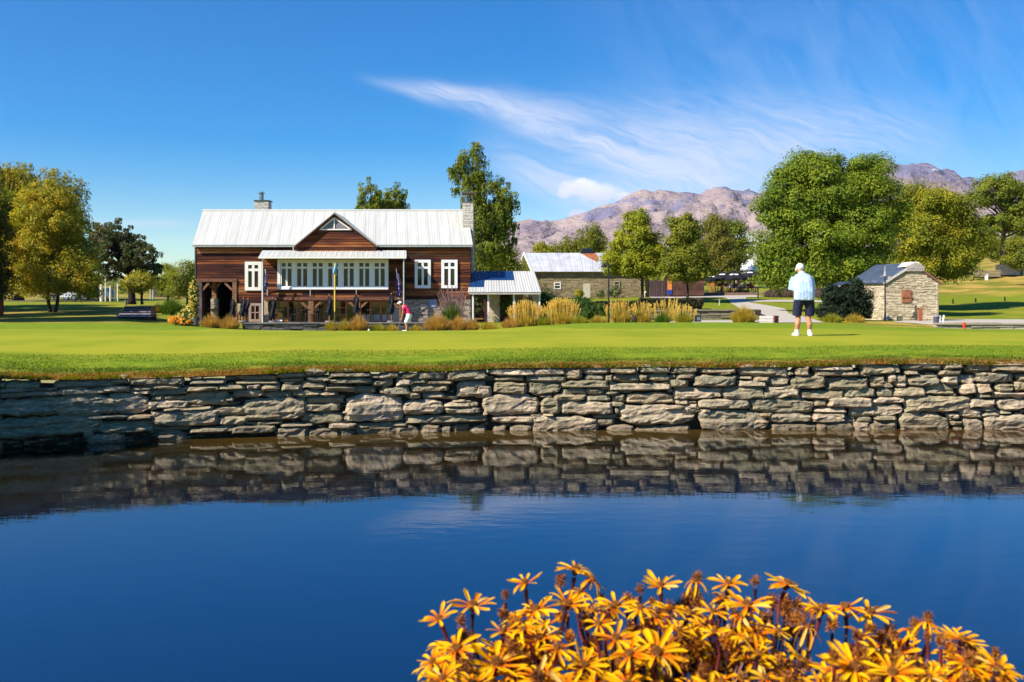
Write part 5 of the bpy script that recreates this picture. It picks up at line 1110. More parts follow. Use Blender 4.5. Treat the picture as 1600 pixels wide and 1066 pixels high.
for i, (px, Y, wp, hp, n, cols, lab, kw) in enumerate([
    (330, 57.6, 36, 22, 900, BR, 'bronze tussock row under the open barn bay, leftmost tussock', {}),
    (358, 57.6, 40, 21, 900, BR, 'bronze tussock under the black folded umbrella at the open barn bay', {}),
    (518, 57.0, 22, 18, 500, BRG, 'small tussock left of the flagstick below the terrace', {}),
    (538, 57.0, 26, 19, 600, BRG, 'small tussock just right of the flagstick base', {}),
    (560, 57.0, 34, 26, 800, BR, 'taller rusty tussock below the terrace wall under the middle folded umbrella', {}),
    (590, 57.2, 36, 14, 600, YG, 'low yellow tussock along the terrace wall', {}),
    (612, 57.2, 26, 13, 500, BRG, 'low olive tussock just left of the crouched golfer', {}),
    (650, 57.2, 24, 12, 400, BRG, 'low olive tussock right of the crouched golfer', {}),
    (683, 56.8, 50, 27, 1500, BR, 'large straw and bronze tussock in front of the stone base', {}),
    (716, 56.8, 36, 24, 1000, BR, 'bronze tussock beside the large straw tussock', {}),
    (737, 56.6, 26, 20, 700, BR, 'pale straw tussock at the foot of the white veranda post', {}),
    (706, 59.4, 34, 34, 700, GR, 'green reed clump with mauve heads against the stone base', dict(plume=110, plc=mauve_m, lean=.4)),
    (765, 58.0, 40, 14, 700, BRG, 'low rusty grass patch before the annex veranda', {}),
    (797, 58.0, 34, 18, 700, BR, 'brownish tussock before the annex doorway', {}),
    (822, 58.6, 50, 24, 900, YE_, 'golden plume grass in front of the annex', dict(plume=230, lean=.35)),
    (848, 58.4, 30, 18, 600, YG, 'yellow green grass between the two golden plume clumps', {}),
    (878, 58.6, 46, 25, 900, YE_, 'golden plume grass right of the annex beside the dome shrub', dict(plume=230, lean=.35)),
    (905, 57.2, 40, 13, 700, YG, 'low golden grass at the foot of the dome shrub', {}),
    (935, 57.2, 36, 13, 600, BRG, 'low russet grass left of the lamp post', {}),
    (970, 58.2, 44, 22, 800, YE_, 'golden plume grass right of the lamp post', dict(plume=110, lean=.35)),
    (1003, 58.6, 38, 20, 700, YE_, 'golden plume grass behind the bird statue', dict(plume=80, lean=.35)),
    (1035, 57.6, 30, 17, 600, GR, 'green reed tuft right of the bird statue', {}),
    (1068, 57.6, 38, 18, 800, YG, 'bright yellow green reed tuft left of the garden lamp', dict(plume=60)),
    (1045, 60.0, 50, 22, 400, YE_, 'thin golden plumes in front of the garden wall', dict(plume=60, lean=.3)),
    (1162, 57.8, 52, 25, 1500, YE_, 'dense golden grass mound left of the timber planter', dict(lean=.55)),
    (1300, 58.5, 40, 15, 700, YG, 'yellow grass patch behind the standing golfer', {}),
    (1335, 58.8, 40, 14, 600, YE_, 'pale gold grass patch left of the stone shed', {}),
    (268, 72, 44, 24, 1300, GR, 'tall bright green reed clump above the timber steps', dict(lean=.6)),
    (246, 74, 22, 14, 500, BR, 'brown tussock beside the timber steps', {}),
    ]):
    ribbon_grass('grass_clump', lab, 'ornamental grass', px, Y, wp, hp, n, cols, G, seed=200 + i, width=.022 if Y < 62 else .03, **kw)
# small planting by the far buildings
for i, (px, Y, rx, ry, lab, mt_) in enumerate([
    (960, 94, 10, 7, 'grey green bush against the long stone building', leaf_mat('leaves_sage', [(.10, .12, .04), (.2, .22, .08), (.3, .31, .12)])),
    (938, 93, 5, 4, 'pale sage bush beside the cream door of the stone building', MATS['leaves_sage']),
    (905, 92.5, 4, 4, 'orange leaved little bush left of the cream door', g_autumn)]):
    tree('bush', lab, 'bush', px, Y, [(px, 463 - ry, rx, ry)], 40, .3, 2600, .14, mt_, 461, tr=.04, seed=300 + i, nlimb=4, base_py=466)
rr = random.Random(4)
for i in range(12):
    px = 1042 + i * 12.2; Y = Yat(px, 460.0); c = on(px, Y); k = np.random.default_rng(500 + i); n = 900
    q_ = unit(k.normal(size=(n, 3))) * (k.uniform(.3, 1, n) ** .5)[:, None]; P = np.array(c) + q_ * np.array([.45, .4, .34]) * rr.uniform(.8, 1.15) + np.array([0, 0, .2]); V, Q = leaf_cards(P, q_ + np.array([0, 0, .5]), .11, k, .35)
    tag(link('lavender_bush', mesh_np('lavender_bush', V, Q), MATS['leaves_sage'], None, c), 'small pale sage mound in the bark bed below the cafe', 'bush', 'sage mounds along the bark bed')
heather = leaf_mat('leaves_heather', [(.06, .05, .035), (.13, .09, .07), (.20, .13, .12), (.22, .19, .08)])
for i, (px, py, rx, ry, lab) in enumerate([(1222, 462, 30, 8, 'long low purplish hedge left of the standing golfer'), (1283, 463, 22, 8, 'short purplish hedge right of the standing golfer'), (255, 492, 20, 9, 'low purple brown bush right of the timber steps')]):
    Y = Yat(px, 464); c = on(px, Y); k = np.random.default_rng(600 + i); n = 9000; q_ = unit(k.normal(size=(n, 3))) * (k.uniform(.5, 1, n) ** .5)[:, None]; kk = Y / F
    P = np.array(c) + q_ * np.array([rx * kk, .9, ry * kk * 1.3]) + np.array([0, 0, ry * kk * .5]); V, Q = leaf_cards(P, q_ + np.array([0, 0, .5]), .13, k, .4)
    tag(link('heather_hedge', mesh_np('heather_hedge', V, Q), heather, None, c), lab, 'hedge')
hedge_m = leaf_mat('leaves_hedge', [(.012, .012, .006), (.035, .035, .010), (.09, .055, .02)], trans=.1)
for i, (x0, x1, py0, py1, lab) in enumerate([(1000, 1100, 466.5, 476, 'dark clipped hedge between the two practice lawns'), (930, 1000, 471.5, 477, 'low dark hedge left of the clipped hedge, behind the plumes')]):
    Y = 75.0; a, b_ = W(x0, py0, Y), W(x1, py1, Y); k = np.random.default_rng(620 + i); n = 9000; P = np.stack([k.uniform(a.x, b_.x, n), k.uniform(Y, Y + .9, n), k.uniform(b_.z - .1, a.z, n)], -1)
    P[:, 2] += (vnoise(P[:, 0], P[:, 1], 1.5, 3) - .5) * .12; V, Q = leaf_cards(P, k.normal(size=(n, 3)) * .5 + np.array([-.2, -.6, .6]), .13, k, .6)
    th = thing('hedge', lab, 'hedge', ((a.x + b_.x) / 2, Y, b_.z)); link('leaves', mesh_np('leaves', V, Q), hedge_m, th)
    obj('stems', MB().box(a.x + .1, b_.x - .1, Y + .2, Y + .8, b_.z - .3, a.z - .12), dark_gap, th)
# flowering border by the barn corner
ros_l = leaf_mat('rose_leaves', [(.03, .06, .01), (.08, .13, .015), (.16, .18, .02)])
petal_y = leaf_mat('yellow_blooms', [(.55, .45, .06), (.75, .6, .15), (.8, .75, .4)]); petal_o = leaf_mat('orange_blooms', [(.7, .20, .02), (.85, .38, .05), (.8, .55, .1)])
for i, (px, Y, l_, lab, fm, nf) in enumerate([
    (302, 60.5, [(303, 462, 6, 24), (300, 485, 8, 12)], 'climbing rose with pale yellow blooms at the barn corner', petal_y, 130),
    (292, 59.5, [(292, 492, 14, 9), (282, 496, 12, 6), (303, 498, 8, 8)], 'rose bush with yellow and cream blooms left of the barn', petal_y, 150),
    (275, 58.5, [(274, 500, 9, 5), (290, 502, 11, 4)], 'low orange flowering bush at the edge of the green', petal_o, 170)]):
    th = tree('flowering_bush', lab, 'bush', px, Y, l_, 60, .2, 6000, .075, ros_l, l_[0][1] + 4, tr=.03, seed=330 + i, nlimb=6, base_py=506)
    k = np.random.default_rng(700 + i); LB = [(WX(l[0], Y), Y - .15, WZ(l[1], Y), l[2] * Y / F, .5, l[3] * Y / F) for l in l_]; C, d, L = clumps_in(LB, nf, k, .85)
    kk = np.repeat(np.arange(nf), 5); P = C[kk] + k.normal(size=(len(kk), 3)) * .035; V, Q = leaf_cards(P, k.normal(size=(len(kk), 3)) + np.array([-.5, -1, .5]), .085, k, .9); tag(link('blooms', mesh_np('blooms', V, Q), fm, th), kind='stuff')

# climbing plants in the veranda
tree('climbing_plant', 'leafy climber growing under the annex veranda by the dark doorway', 'plant', 790, 61.6, [(788, 478, 8, 14), (795, 468, 6, 8)], 40, .16, 1800, .08, ros_l, 488, tr=.02, seed=340, nlimb=8, base_py=499)
tree('climbing_plant', 'sparse twining climber beside the left white veranda post', 'plant', 752, 61.6, [(750, 475, 8, 16), (757, 463, 6, 4)], 26, .14, 700, .08, ros_l, 480, tr=.025, seed=341, nlimb=12, base_py=499)

# ---- turf blades along the wall
r = np.random.default_rng(12)
def blades(n, s_lo, s_hi, h0, h1, mat, name, pw=1.0, wdt=.009, over=0., lab='', pxr=(-60, 1660), patch=None):
    px = r.uniform(*pxr, n); s = s_lo + (s_hi - s_lo) * r.uniform(0, 1, n) ** pw
    if patch: keep = vnoise(px * .03, s * 3, 1.0, patch) > .42 - .12 * r.uniform(0, 1, n); px, s = px[keep], s[keep]; n = len(px)
    Y = Yw(px) + s; X = (px - 800) / F * Y; z = Zt(X, Y); h = r.uniform(h0, h1, n); a = r.uniform(0, 6.28, n); d = np.stack([np.cos(a), np.sin(a)], -1)
    lean = r.normal(size=(n, 2)) * .45; lean[:, 1] -= over
    base = np.stack([X, Y, z - .008], -1); tip = base + np.stack([lean[:, 0] * h, lean[:, 1] * h, h * (1 - over * .5 * (s < .25))], -1); o = np.concatenate([d * wdt, np.zeros((n, 1))], 1); midp = (base + tip) / 2 + np.array([0, 0, .15]) * h[:, None]
    V = np.stack([base - o, base + o, midp + o * .7, tip, midp - o * .7], 1).reshape(-1, 3); i = np.arange(n)[:, None] * 5
    Q = np.concatenate([i + np.array([[0, 1, 2, 4]]), i + np.array([[4, 2, 3, 3]])]); Q[n:, 3] = Q[n:, 0]
    # quads and triangles: keep triangles as separate mesh rows
    me = bpy.data.meshes.new(name); me.vertices.add(len(V)); me.vertices.foreach_set('co', V.astype(np.float32).ravel()); q4 = i + np.array([[0, 1, 2, 4]]); q3 = i + np.array([[4, 2, 3]])
    me.loops.add(n * 7); me.loops.foreach_set('vertex_index', np.concatenate([q4.ravel(), q3.ravel()]).astype(np.int32)); me.polygons.add(2 * n)
    me.polygons.foreach_set('loop_start', np.concatenate([np.arange(n) * 4, n * 4 + np.arange(n) * 3]).astype(np.int32)); me.update(calc_edges=True)
    return tag(link(name, me, mat), lab, 'grass', kind='stuff')
bl_g = leaf_mat('turf_blades_green', [(.06, .10, .006), (.13, .18, .010), (.22, .24, .015)], scale=1.6)
bl_d = leaf_mat('turf_blades_dry', [(.14, .055, .015), (.30, .14, .03), (.40, .26, .06), (.20, .17, .02)], scale=3)
blades(26000, .05, .55, .025, .075, bl_d, 'dry_grass', pw=1.1, over=.5, lab='dry russet grass fringe along the top of the pond wall')
blades(30000, .2, 1.8, .02, .045, bl_g, 'rough_grass', lab='rough yellow green grass behind the wall top', patch=3)
blades(42000, 1.2, 4.3, .012, .028, bl_g, 'fringe_grass', lab='short mown fringe grass around the putting green', wdt=.006)
blades(3500, .0, .22, .05, .13, bl_g, 'edge_tufts', over=.9, lab='green tufts hanging over the wall stones', patch=7)
# ================================================================== GARDEN THINGS
def lamp_post(px, top, bot, Y, label, head='hook'):
    c = W(px, bot, Y); z1 = WZ(top, Y); th = thing('lamp_post', label, 'lamp post', c)
    obj('pole', MB().tube([(c.x, c.y, c.z - .3), (c.x, c.y, c.z + .5)], .065, 8).tube([(c.x, c.y, c.z + .5), (c.x, c.y, z1)], .045, 8), black_m, th)
    if head == 'hook':
        obj('arm', MB().tube([(c.x, c.y, z1 - .02), (c.x - .05, c.y, z1 + .12), (c.x - .2, c.y, z1 + .16), (c.x - .28, c.y, z1 + .06)], .02, 6), black_m, th)
        obj('lamp_shade', MB().loft([((c.x - .28, c.y, z1 - .22), .20, .20), ((c.x - .28, c.y, z1 - .10), .10, .10), ((c.x - .28, c.y, z1 + .06), .04, .04)], 12), black_m, th)
    else:
        obj('crossbar', MB().tube([(c.x - .3, c.y, z1 - .32), (c.x + .3, c.y, z1 - .32)], .03, 6), simple('grey_iron', (.35, .34, .34), .6), th)
        obj('lamp_shade', MB().loft([((c.x, c.y, z1 - .3), .12, .12), ((c.x, c.y, z1), .05, .05), ((c.x, c.y, z1 + .3), .04, .04)], 10), MATS['grey_iron'], th)
    return th
lamp_post(951, 412, 503, 57.5, 'tall black lamp post with hooked shade standing in the golden grasses')
lamp_post(1184.5, 412, 470, 88, 'black lamp post beside the curving gravel path near the cafe')
lamp_post(1383, 424, 501, 60.3, 'slim dark post with crossbar at the corner of the stone shed', 'cross')

# folded terrace umbrellas
def folded_umbrella(px, top, bot, Y, label, tilt=0., base=True):
    a = W(px, bot, Y); b_ = W(px + tilt, top, Y); th = thing('folded_umbrella', label, 'umbrella', (a.x, Y, WZ(503, Y)), 'folded black umbrellas on the terrace')
    r = random.Random(px); pts = []; n = 8; mb = MB(); o = 0
    for k in range(n + 1):
        f = k / n; c = a.lerp(b_, f); rr = [.12, .20, .17, .15, .14, .17, .15, .10, .02][k] * 1.05; tw = f * 1.2
        for j in range(10):
            t = j / 10 * 2 * math.pi + tw; q_ = rr * (1.12 if j % 2 else .7) * r.uniform(.9, 1.1); mb.v.append((c.x + math.cos(t) * q_, c.y + math.sin(t) * q_, c.z + r.uniform(-.02, .02)))
    for k in range(n):
        for j in range(10): mb.f.append((k * 10 + j, k * 10 + (j + 1) % 10, (k + 1) * 10 + (j + 1) % 10, (k + 1) * 10 + j))
    obj('canopy', mb, black_cloth, th)
    obj('pole', MB().tube([(a.x - (b_.x - a.x) * .3, Y, WZ(503.5, Y)), tuple(a), tuple(b_ + Vector((0, 0, .1)))], .028, 6), simple('umbrella_pole', (.45, .25, .12), .6), th)
    obj('base', MB().tube([(a.x, Y, WZ(503.5, Y)), (a.x, Y, WZ(503.5, Y) + .08)], .25, 12), simple('grey_base', (.3, .28, .26), .8), th)
for a in [(364.5, 466, 496, 60.2, 'folded black umbrella at the right post of the open bay', -1), (379, 467, 494, 60.0, 'folded black umbrella left of the leaning one beside the small window', 1.5), (382, 468, 492, 60.6, 'leaning folded black umbrella beside the small lower window', 6),
          (426.5, 467, 497, 60.0, 'folded black umbrella right of the white flag post'), (514.5, 462, 492, 60.0, 'folded black umbrella left of the flagstick'), (556.5, 460, 491, 60.0, 'folded black umbrella in front of the middle timber post'), (611.5, 460, 491, 60.0, 'folded black umbrella left of the hanging red and blue flag')]:
    folded_umbrella(*a)

# flags
m, t, b = new_mat('ensign_cloth'); co = t.attr('fu'); cv = t.attr('fv')
def band(v, a, b_): return v.ss(a - .004, a) * v.ss(b_ + .004, b_)
can = band(co, 0, .5) * band(cv, .5, 1)
uu = (co - .25) / .25; vv = (cv - .75) / .25
cross_w = (1 - (1 - uu.abs().ss(.17, .15)) * (1 - vv.abs().ss(.34, .32))).clamp(); cross_r = (1 - (1 - uu.abs().ss(.10, .08)) * (1 - vv.abs().ss(.2, .18))).clamp()
dg = (1 - (1 - (uu - vv).abs().ss(.26, .22)) * (1 - (uu + vv).abs().ss(.26, .22))).clamp(); dgr = (1 - (1 - (uu - vv).abs().ss(.1, .08)) * (1 - (uu + vv).abs().ss(.1, .08))).clamp()
c = t.mix(can * dg, (.012, .035, .20), (.75, .75, .75)); c = t.mix(can * dgr, c, (.6, .02, .03)); c = t.mix(can * cross_w, c, (.75, .75, .75)); c = t.mix(can * cross_r, c, (.62, .02, .04))
for sx, sy, sr in ((.75, .82, .055), (.75, .18, .06), (.63, .55, .05), (.87, .60, .045)):
    rr2 = (((co - sx) * 2.0).pow(2) + (cv - sy).pow(2)).pow(.5); c = t.mix(rr2.ss(sr * 1.5, sr * 1.35), c, (.75, .75, .75)); c = t.mix(rr2.ss(sr, sr * .9), c, (.62, .02, .04))
t.put(b.inputs['Base Color'], c); b.inputs['Roughness'].default_value = .8; ensign = m
def hanging_flag(px, Y, top, bot, wpx, label, slant, mat, pole_pts, polemat, rot=False, base=None):
    """limp cloth: gathered folds falling from its hoist"""
    th = thing('flag', label, 'flag', base or (WX(px, Y), Y, WZ(bot, Y))); nu, nv = 16, 14; V = []; fu = []; fv = []
    for i in range(nu + 1):
        for j in range(nv + 1):
            u, v = i / nu, j / nv; y_ = top + (bot - top) * (v if not rot else u); x_ = px + slant * ((y_ - top) / (bot - top)) + ((u if not rot else 1 - v) - .5) * wpx * (.45 + .55 * math.sin(math.pi * min(1, (y_ - top) / (bot - top) * .9 + .1)))
            d_ = .10 * math.sin((u if not rot else v) * 9 + 2 * (v if not rot else u)) ; V.append(tuple(W(x_, y_, Y) + Vector((0, d_, 0)))); fu.append(u); fv.append(1 - v)
    Q = [(i * (nv + 1) + j, (i + 1) * (nv + 1) + j, (i + 1) * (nv + 1) + j + 1, i * (nv + 1) + j + 1) for i in range(nu) for j in range(nv)]
    me = mesh_np('cloth', V, Q, True); addattr(me, 'fu', fu); addattr(me, 'fv', fv); o = link('cloth', me, mat, th); md = o.modifiers.new('thickness', 'SOLIDIFY'); md.thickness = .006
    obj('pole', MB().tube(pole_pts, .03, 8), polemat, th); return th
hanging_flag(415.0, 60.8, 428, 456, 8, 'dark blue flag hanging limp from a slanted pole left of the long window', -1.5, ensign, [tuple(W(414.5, 421, 60.7)), tuple(W(417, 440, 61.0)), tuple(W(418, 462, 61.4))], white_p, rot=True)
hanging_flag(621.5, 60.8, 427, 465, 7, 'red white and blue ensign hanging limp beside the right downpipe', 2.5, ensign, [tuple(W(619, 419.5, 60.6)), tuple(W(621, 436, 60.9)), tuple(W(624, 470, 61.35))], white_p, rot=True)
# golf flagstick
fs = thing('golf_flagstick', 'yellow golf flagstick with light blue flag on the green before the barn', 'golf flag', on(523, 31.0))
b_ = on(523, 31.0)
obj('pole', MB().tube([tuple(W(523.2, 411, 31)), tuple(W(523.0, 487, 31))], .022, 8), simple('yellow_pole', (.75, .50, .06), .5, var=.03), fs)
obj('lower_pole', MB().tube([tuple(W(523.0, 487, 31)), (b_.x, 31, b_.z - .05)], .016, 8), simple('dull_green_pole', (.16, .11, .04), .6), fs)
V = []; nu, nv = 8, 8
for i in range(nu + 1):
    for j in range(nv + 1):
        u, v = i / nu, j / nv; V.append(tuple(W(523 + (1 - v * .2) * (u * 4.2 - 3.4 * v * (1 - u)) - .4, 411.5 + v * 15 + u * v * 4, 31) + Vector((0, .04 * math.sin(u * 7 + v * 3), 0))))
me = mesh_np('cloth', V, [(i * 9 + j, (i + 1) * 9 + j, (i + 1) * 9 + j + 1, i * 9 + j + 1) for i in range(8) for j in range(8)], True)
o = link('cloth', me, simple('sky_blue_cloth', (.13, .38, .72), .8, var=.05), fs); md = o.modifiers.new('thickness', 'SOLIDIFY'); md.thickness = .004

# practice green pins
for i, (px, top, bot, colr, lab) in enumerate([(1073, 466, 477, 'b', 'small white practice pin in front of the clipped hedge'), (1124, 467, 477, 'g', 'little green practice flag on the right putting lawn'), (891, 458, 465, 'w', 'white marker post at the left of the upper lawn'), (1007.5, 455, 466, 'w', 'thin white pin before the wooden gate'), (969, 456, 463, 'w', 'short pale post below the khaki window')]):
    Y = Yat(px, bot + .3); a = on(px, Y); z1 = WZ(top, Y); th = thing('marker_pin', lab, 'pin', a)
    obj('pole', MB().tube([a, (a.x, a.y, z1)], .028, 6), white_p, th); obj('head', MB().box(a.x - .04, a.x + .12, a.y - .02, a.y + .02, z1 - .16, z1), simple('pin_green', (.1, .2, .12), .7) if colr == 'g' else (MATS['sky_blue_cloth'] if colr == 'b' else white_p), th)

# bird statue
def blob(name, parts, mat, parent, vox=.02, smooth=6, loc=None):
    """tapering solids melted into one continuous surface"""
    mb = MB()
    for p in parts:
        if p[0] == 'b': mb.ball(p[1], *p[2])
        else: mb.tube(p[1], p[2], 12)
    o = obj(name, mb, mat, parent, loc); rm = o.modifiers.new('melt', 'REMESH'); rm.mode = 'VOXEL'; rm.voxel_size = vox; rm.use_smooth_shade = True
    sm = o.modifiers.new('soften', 'SMOOTH'); sm.factor = .5; sm.iterations = smooth; return o
c = W(989, 503.2, 57); s_ = 57 / F
bs = thing('bird_statue', 'dark bronze bird statue looking left in the grasses', 'statue', c)
blob('body', [('t', [c + Vector((.16, 0, 0)), c + Vector((.06, 0, .16)), c + Vector((-.05, 0, .30)), c + Vector((-.10, 0, .42))], [.12, .16, .13, .06]), ('b', c + Vector((-.12, 0, .47)), (.075, .06, .06)), ('t', [c + Vector((-.14, 0, .48)), c + Vector((-.30, 0, .50))], [.035, .008])], simple('bronze', (.10, .06, .03), .5, metal=.3), bs, .02, 2)
# small flood lamp
c = W(1090.5, 503.5, 57.2)
gl_ = thing('garden_lamp', 'small black box lamp on the gravel edge right of the reeds', 'lamp', c)
obj('housing', MB().box(c.x - .16, c.x + .18, c.y, c.y + .25, c.z + .02, c.z + .36), black_m, gl_); obj('lens', MB().box(c.x - .06, c.x + .13, c.y - .02, c.y - .002, c.z + .1, c.z + .3), simple('lamp_lens', (.14, .22, .30), .2, spec=.7), gl_)
# timber planter
c0 = W(1187, 507.5, 55.5); pz = c0.z
pl_ = thing('timber_planter', 'white sided timber planter box with a reddish end beside the path', 'planter', c0)
for k in range(3):
    z0 = pz + k * .17; obj('plank', MB().hexa([(c0.x, 55.5, z0), (c0.x + .75, 55.3, z0), (c0.x + .75, 55.36, z0), (c0.x, 55.56, z0), (c0.x, 55.5, z0 + .155), (c0.x + .75, 55.3, z0 + .155), (c0.x + .75, 55.36, z0 + .155), (c0.x, 55.56, z0 + .155)]), simple('weathered_white', (.66, .60, .56), .7, var=.1) if k == 0 else MATS['weathered_white'], pl_)
    obj('plank', MB().hexa([(c0.x + .76, 55.3, z0), (c0.x + 1.25, 56.2, z0), (c0.x + 1.2, 56.24, z0), (c0.x + .71, 55.36, z0), (c0.x + .76, 55.3, z0 + .155), (c0.x + 1.25, 56.2, z0 + .155), (c0.x + 1.2, 56.24, z0 + .155), (c0.x + .71, 55.36, z0 + .155)]), simple('reddish_plank', (.22, .08, .07), .8, var=.25) if k == 0 else MATS['reddish_plank'], pl_)
obj('corner', MB().box(c0.x + .70, c0.x + .78, 55.26, 55.34, pz, pz + .52), simple('red_corner', (.40, .10, .08), .7), pl_)
obj('soil', MB().hexa([(c0.x, 55.57, pz), (c0.x + .7, 55.37, pz), (c0.x + 1.18, 56.24, pz), (c0.x + .4, 56.5, pz), (c0.x, 55.57, pz + .40), (c0.x + .7, 55.37, pz + .40), (c0.x + 1.18, 56.24, pz + .40), (c0.x + .4, 56.5, pz + .40)]), mud, pl_)
obj('back_edge', MB().bar((c0.x - .1, 56.3, pz + .66), (c0.x + .6, 56.6, pz + .42), .08, .16), simple('brown_sleeper', (.24, .12, .08), .85, var=.3), pl_)
# yard bits by the shed
YS_ = 59.3
def post(name, label, cat, px, top, bot, Y, r_, mat, tilt=0, cap=None):
    a = W(px, bot, Y); b_ = W(px + tilt, top, Y); th = thing(name, label, cat, a); obj('shaft', MB().bar((a.x, a.y, a.z - .15), b_, r_ * 2), mat, th)
    if cap: obj('cap', MB().bar(Vector(b_) - Vector((cap * .75, 0, -.02)), Vector(b_) + Vector((cap, 0, -.05)), .16, .07), MATS['brown_board'], th)
    return th
rusty = simple('rusty_post', (.42, .14, .06), .8, var=.25)
post('rusty_standpipe', 'rusty brown post with a small timber top in front of the stone shed', 'post', 1437.5, 482, 504, 60.6, .11, rusty, cap=.28)
post('white_stake', 'white stake beside the dark bin, nearer the bin', 'stake', 1468, 493, 504.5, 58.8, .045, white_p, .3)
post('white_stake', 'leaning white stake, right of the one by the bin', 'stake', 1472.5, 492.5, 504.5, 58.8, .04, white_p, 2.4)
post('white_stake', 'left of two white stakes high on the hill', 'stake', 1540, 430.5, 436, 112, .06, white_p)
post('white_stake', 'right of two white stakes high on the hill', 'stake', 1542.8, 428.5, 436, 112.5, .06, white_p)
post('stump', 'short grey stump at the foot of the stone shed', 'stump', 1405.5, 494, 503, 60.9, .13, simple('grey_stump', (.20, .17, .14), .9, var=.3))
c = W(1463, 505, 58.9); bn = thing('rubbish_bin', 'dark grey round bin at the corner of the yard wall', 'bin', c)
obj('drum', MB().tube([c - Vector((0, 0, .1)), c + Vector((0, 0, .36))], [.16, .19], 14), simple('bin_grey', (.09, .09, .12), .6), bn); obj('lid', MB().tube([c + Vector((0, 0, .365)), c + Vector((0, 0, .43)), c + Vector((0, 0, .47))], [.205, .20, .1], 14), simple('bin_lid', (.28, .28, .32), .5), bn)
c = W(1506.5, 516, 54.5); rs = thing('red_tee_marker', 'bright red ribbed marker post in front of the yard wall', 'marker', c)
obj('body', MB().tube([c - Vector((0, 0, .1)), c + Vector((0, 0, .1)), c + Vector((0, 0, .11)), c + Vector((0, 0, .22)), c + Vector((0, 0, .23)), c + Vector((0, 0, .38)), c + Vector((0, 0, .44))], [.09, .09, .065, .065, .085, .08, .04], 12), simple('red_paint', (.75, .05, .02), .5, var=.05), rs)
for i, px in enumerate((1489, 1524.5, 1570)):
    Y = Yat(px, [474.5, 473, 471][i]); a = on(px, Y); tag(obj('tee_peg', MB().tube([a - Vector((0, 0, .1)), a + Vector((0, 0, .35)), a + Vector((0, 0, .42))], [.07, .07, .03], 8), black_m, None, a), ['small dark peg on the sunny lawn, nearest the shed', 'small dark peg on the sunny lawn, middle of the three', 'small dark peg on the sunny lawn, farthest to the right'][i], 'peg', 'dark pegs on the lawn')
ball = W(576.5, 516.3, 30.5); tag(obj('golf_ball', MB().ball((ball.x, 30.5, zt(ball.x, 30.5) + .035), .035), white_p, None, ball), 'white golf ball on the green in front of the barn', 'golf ball')

# steps on the left
Ys = 64.0; stp = thing('timber_steps', 'flight of dark grey timber sleeper steps up the left lawn', 'steps', W(208, 502, Ys))
SY = [hit(208, 499.5 - k * 4.2, 56).y for k in range(6)]
for k in range(5):
    Yk = SY[k]; a, b_ = on(184 + k * 2.6, Yk), on(236 - k * .3, Yk); dd = min(1.0, SY[k + 1] - Yk); a.z = max(a.z, b_.z)
    obj('step', MB().box(a.x, b_.x, Yk - .05, Yk + dd, a.z + .10, a.z + .19), simple('grey_sleeper', (.40, .31, .37), .85, var=.3, sc3=(4, 1, 1)) if k == 0 else MATS['grey_sleeper'], stp)
    obj('riser', MB().box(a.x + .01, b_.x - .01, Yk, Yk + dd, a.z - .3, a.z + .099), dark_gap, stp)
hr = MB(); a, b_ = on(183, SY[0]), on(196, SY[5]); hr.bar((a.x, a.y, a.z - .2), (a.x, a.y, a.z + .55), .07).bar((b_.x, b_.y, b_.z - .4), (b_.x, b_.y, b_.z + .5), .07); obj('handrail', hr, MATS['grey_sleeper'], stp)
c = hit(196, 477, 60); c.y += .1
bf = thing('bird_feeder', 'small brown post with flat top above the timber steps', 'post', c); obj('post', MB().bar(c - Vector((0, 0, .2)), c + Vector((0, 0, .35)), .12), bark, bf); obj('top', MB().box(c.x - .22, c.x + .22, c.y - .2, c.y + .2, c.z + .35, c.z + .42), bark, bf)
# pot by the barn corner
c = W(306.5, 507, 58.2); pt_ = thing('flower_pot', 'dark metal pot at the left corner of the barn', 'pot', c); obj('pot', MB().tube([c - Vector((0, 0, .05)), c + Vector((0, 0, .05)), c + Vector((0, 0, .42))], [.12, .14, .2], 14), simple('pot_grey', (.07, .08, .11), .5), pt_); obj('soil', MB().tube([c + Vector((0, 0, .38)), c + Vector((0, 0, .43))], .185, 14), mud, pt_)
# stack of pale chairs/logs by the folded umbrellas
c = W(377, 503, 60.9); lg = thing('log_stack', 'small stack of split firewood under the leaning folded umbrella', 'firewood', c)
lr = random.Random(8); lm = simple('split_log', (.50, .28, .12), .85, var=.3, rnd=.25)
for k in range(16):
    x_ = c.x - .26 + (k % 4) * .17 + lr.uniform(-.02, .02); z_ = c.z + .09 + (k // 4) * .15; obj('log', MB().tube([(x_, 60.75, z_), (x_ + lr.uniform(-.02, .02), 61.2, z_)], lr.uniform(.065, .085), 7), lm, lg)
c = W(374, 486, 61.0); sg_ = thing('menu_board', 'small pale lined board leaning by the firewood stack', 'board', c)
obj('board', MB().box(c.x - .12, c.x + .12, 61.0, 61.05, WZ(490, 61), WZ(474.5, 61)), simple('board_green_grey', (.40, .38, .20), .7), sg_)
for k in range(4): obj('slat', MB().box(c.x - .1, c.x + .1, 60.97, 60.998, WZ(489 - k * 3.6, 61), WZ(487.6 - k * 3.6, 61)), simple('board_cream', (.7, .62, .38), .7) if k == 0 else MATS['board_cream'], sg_)

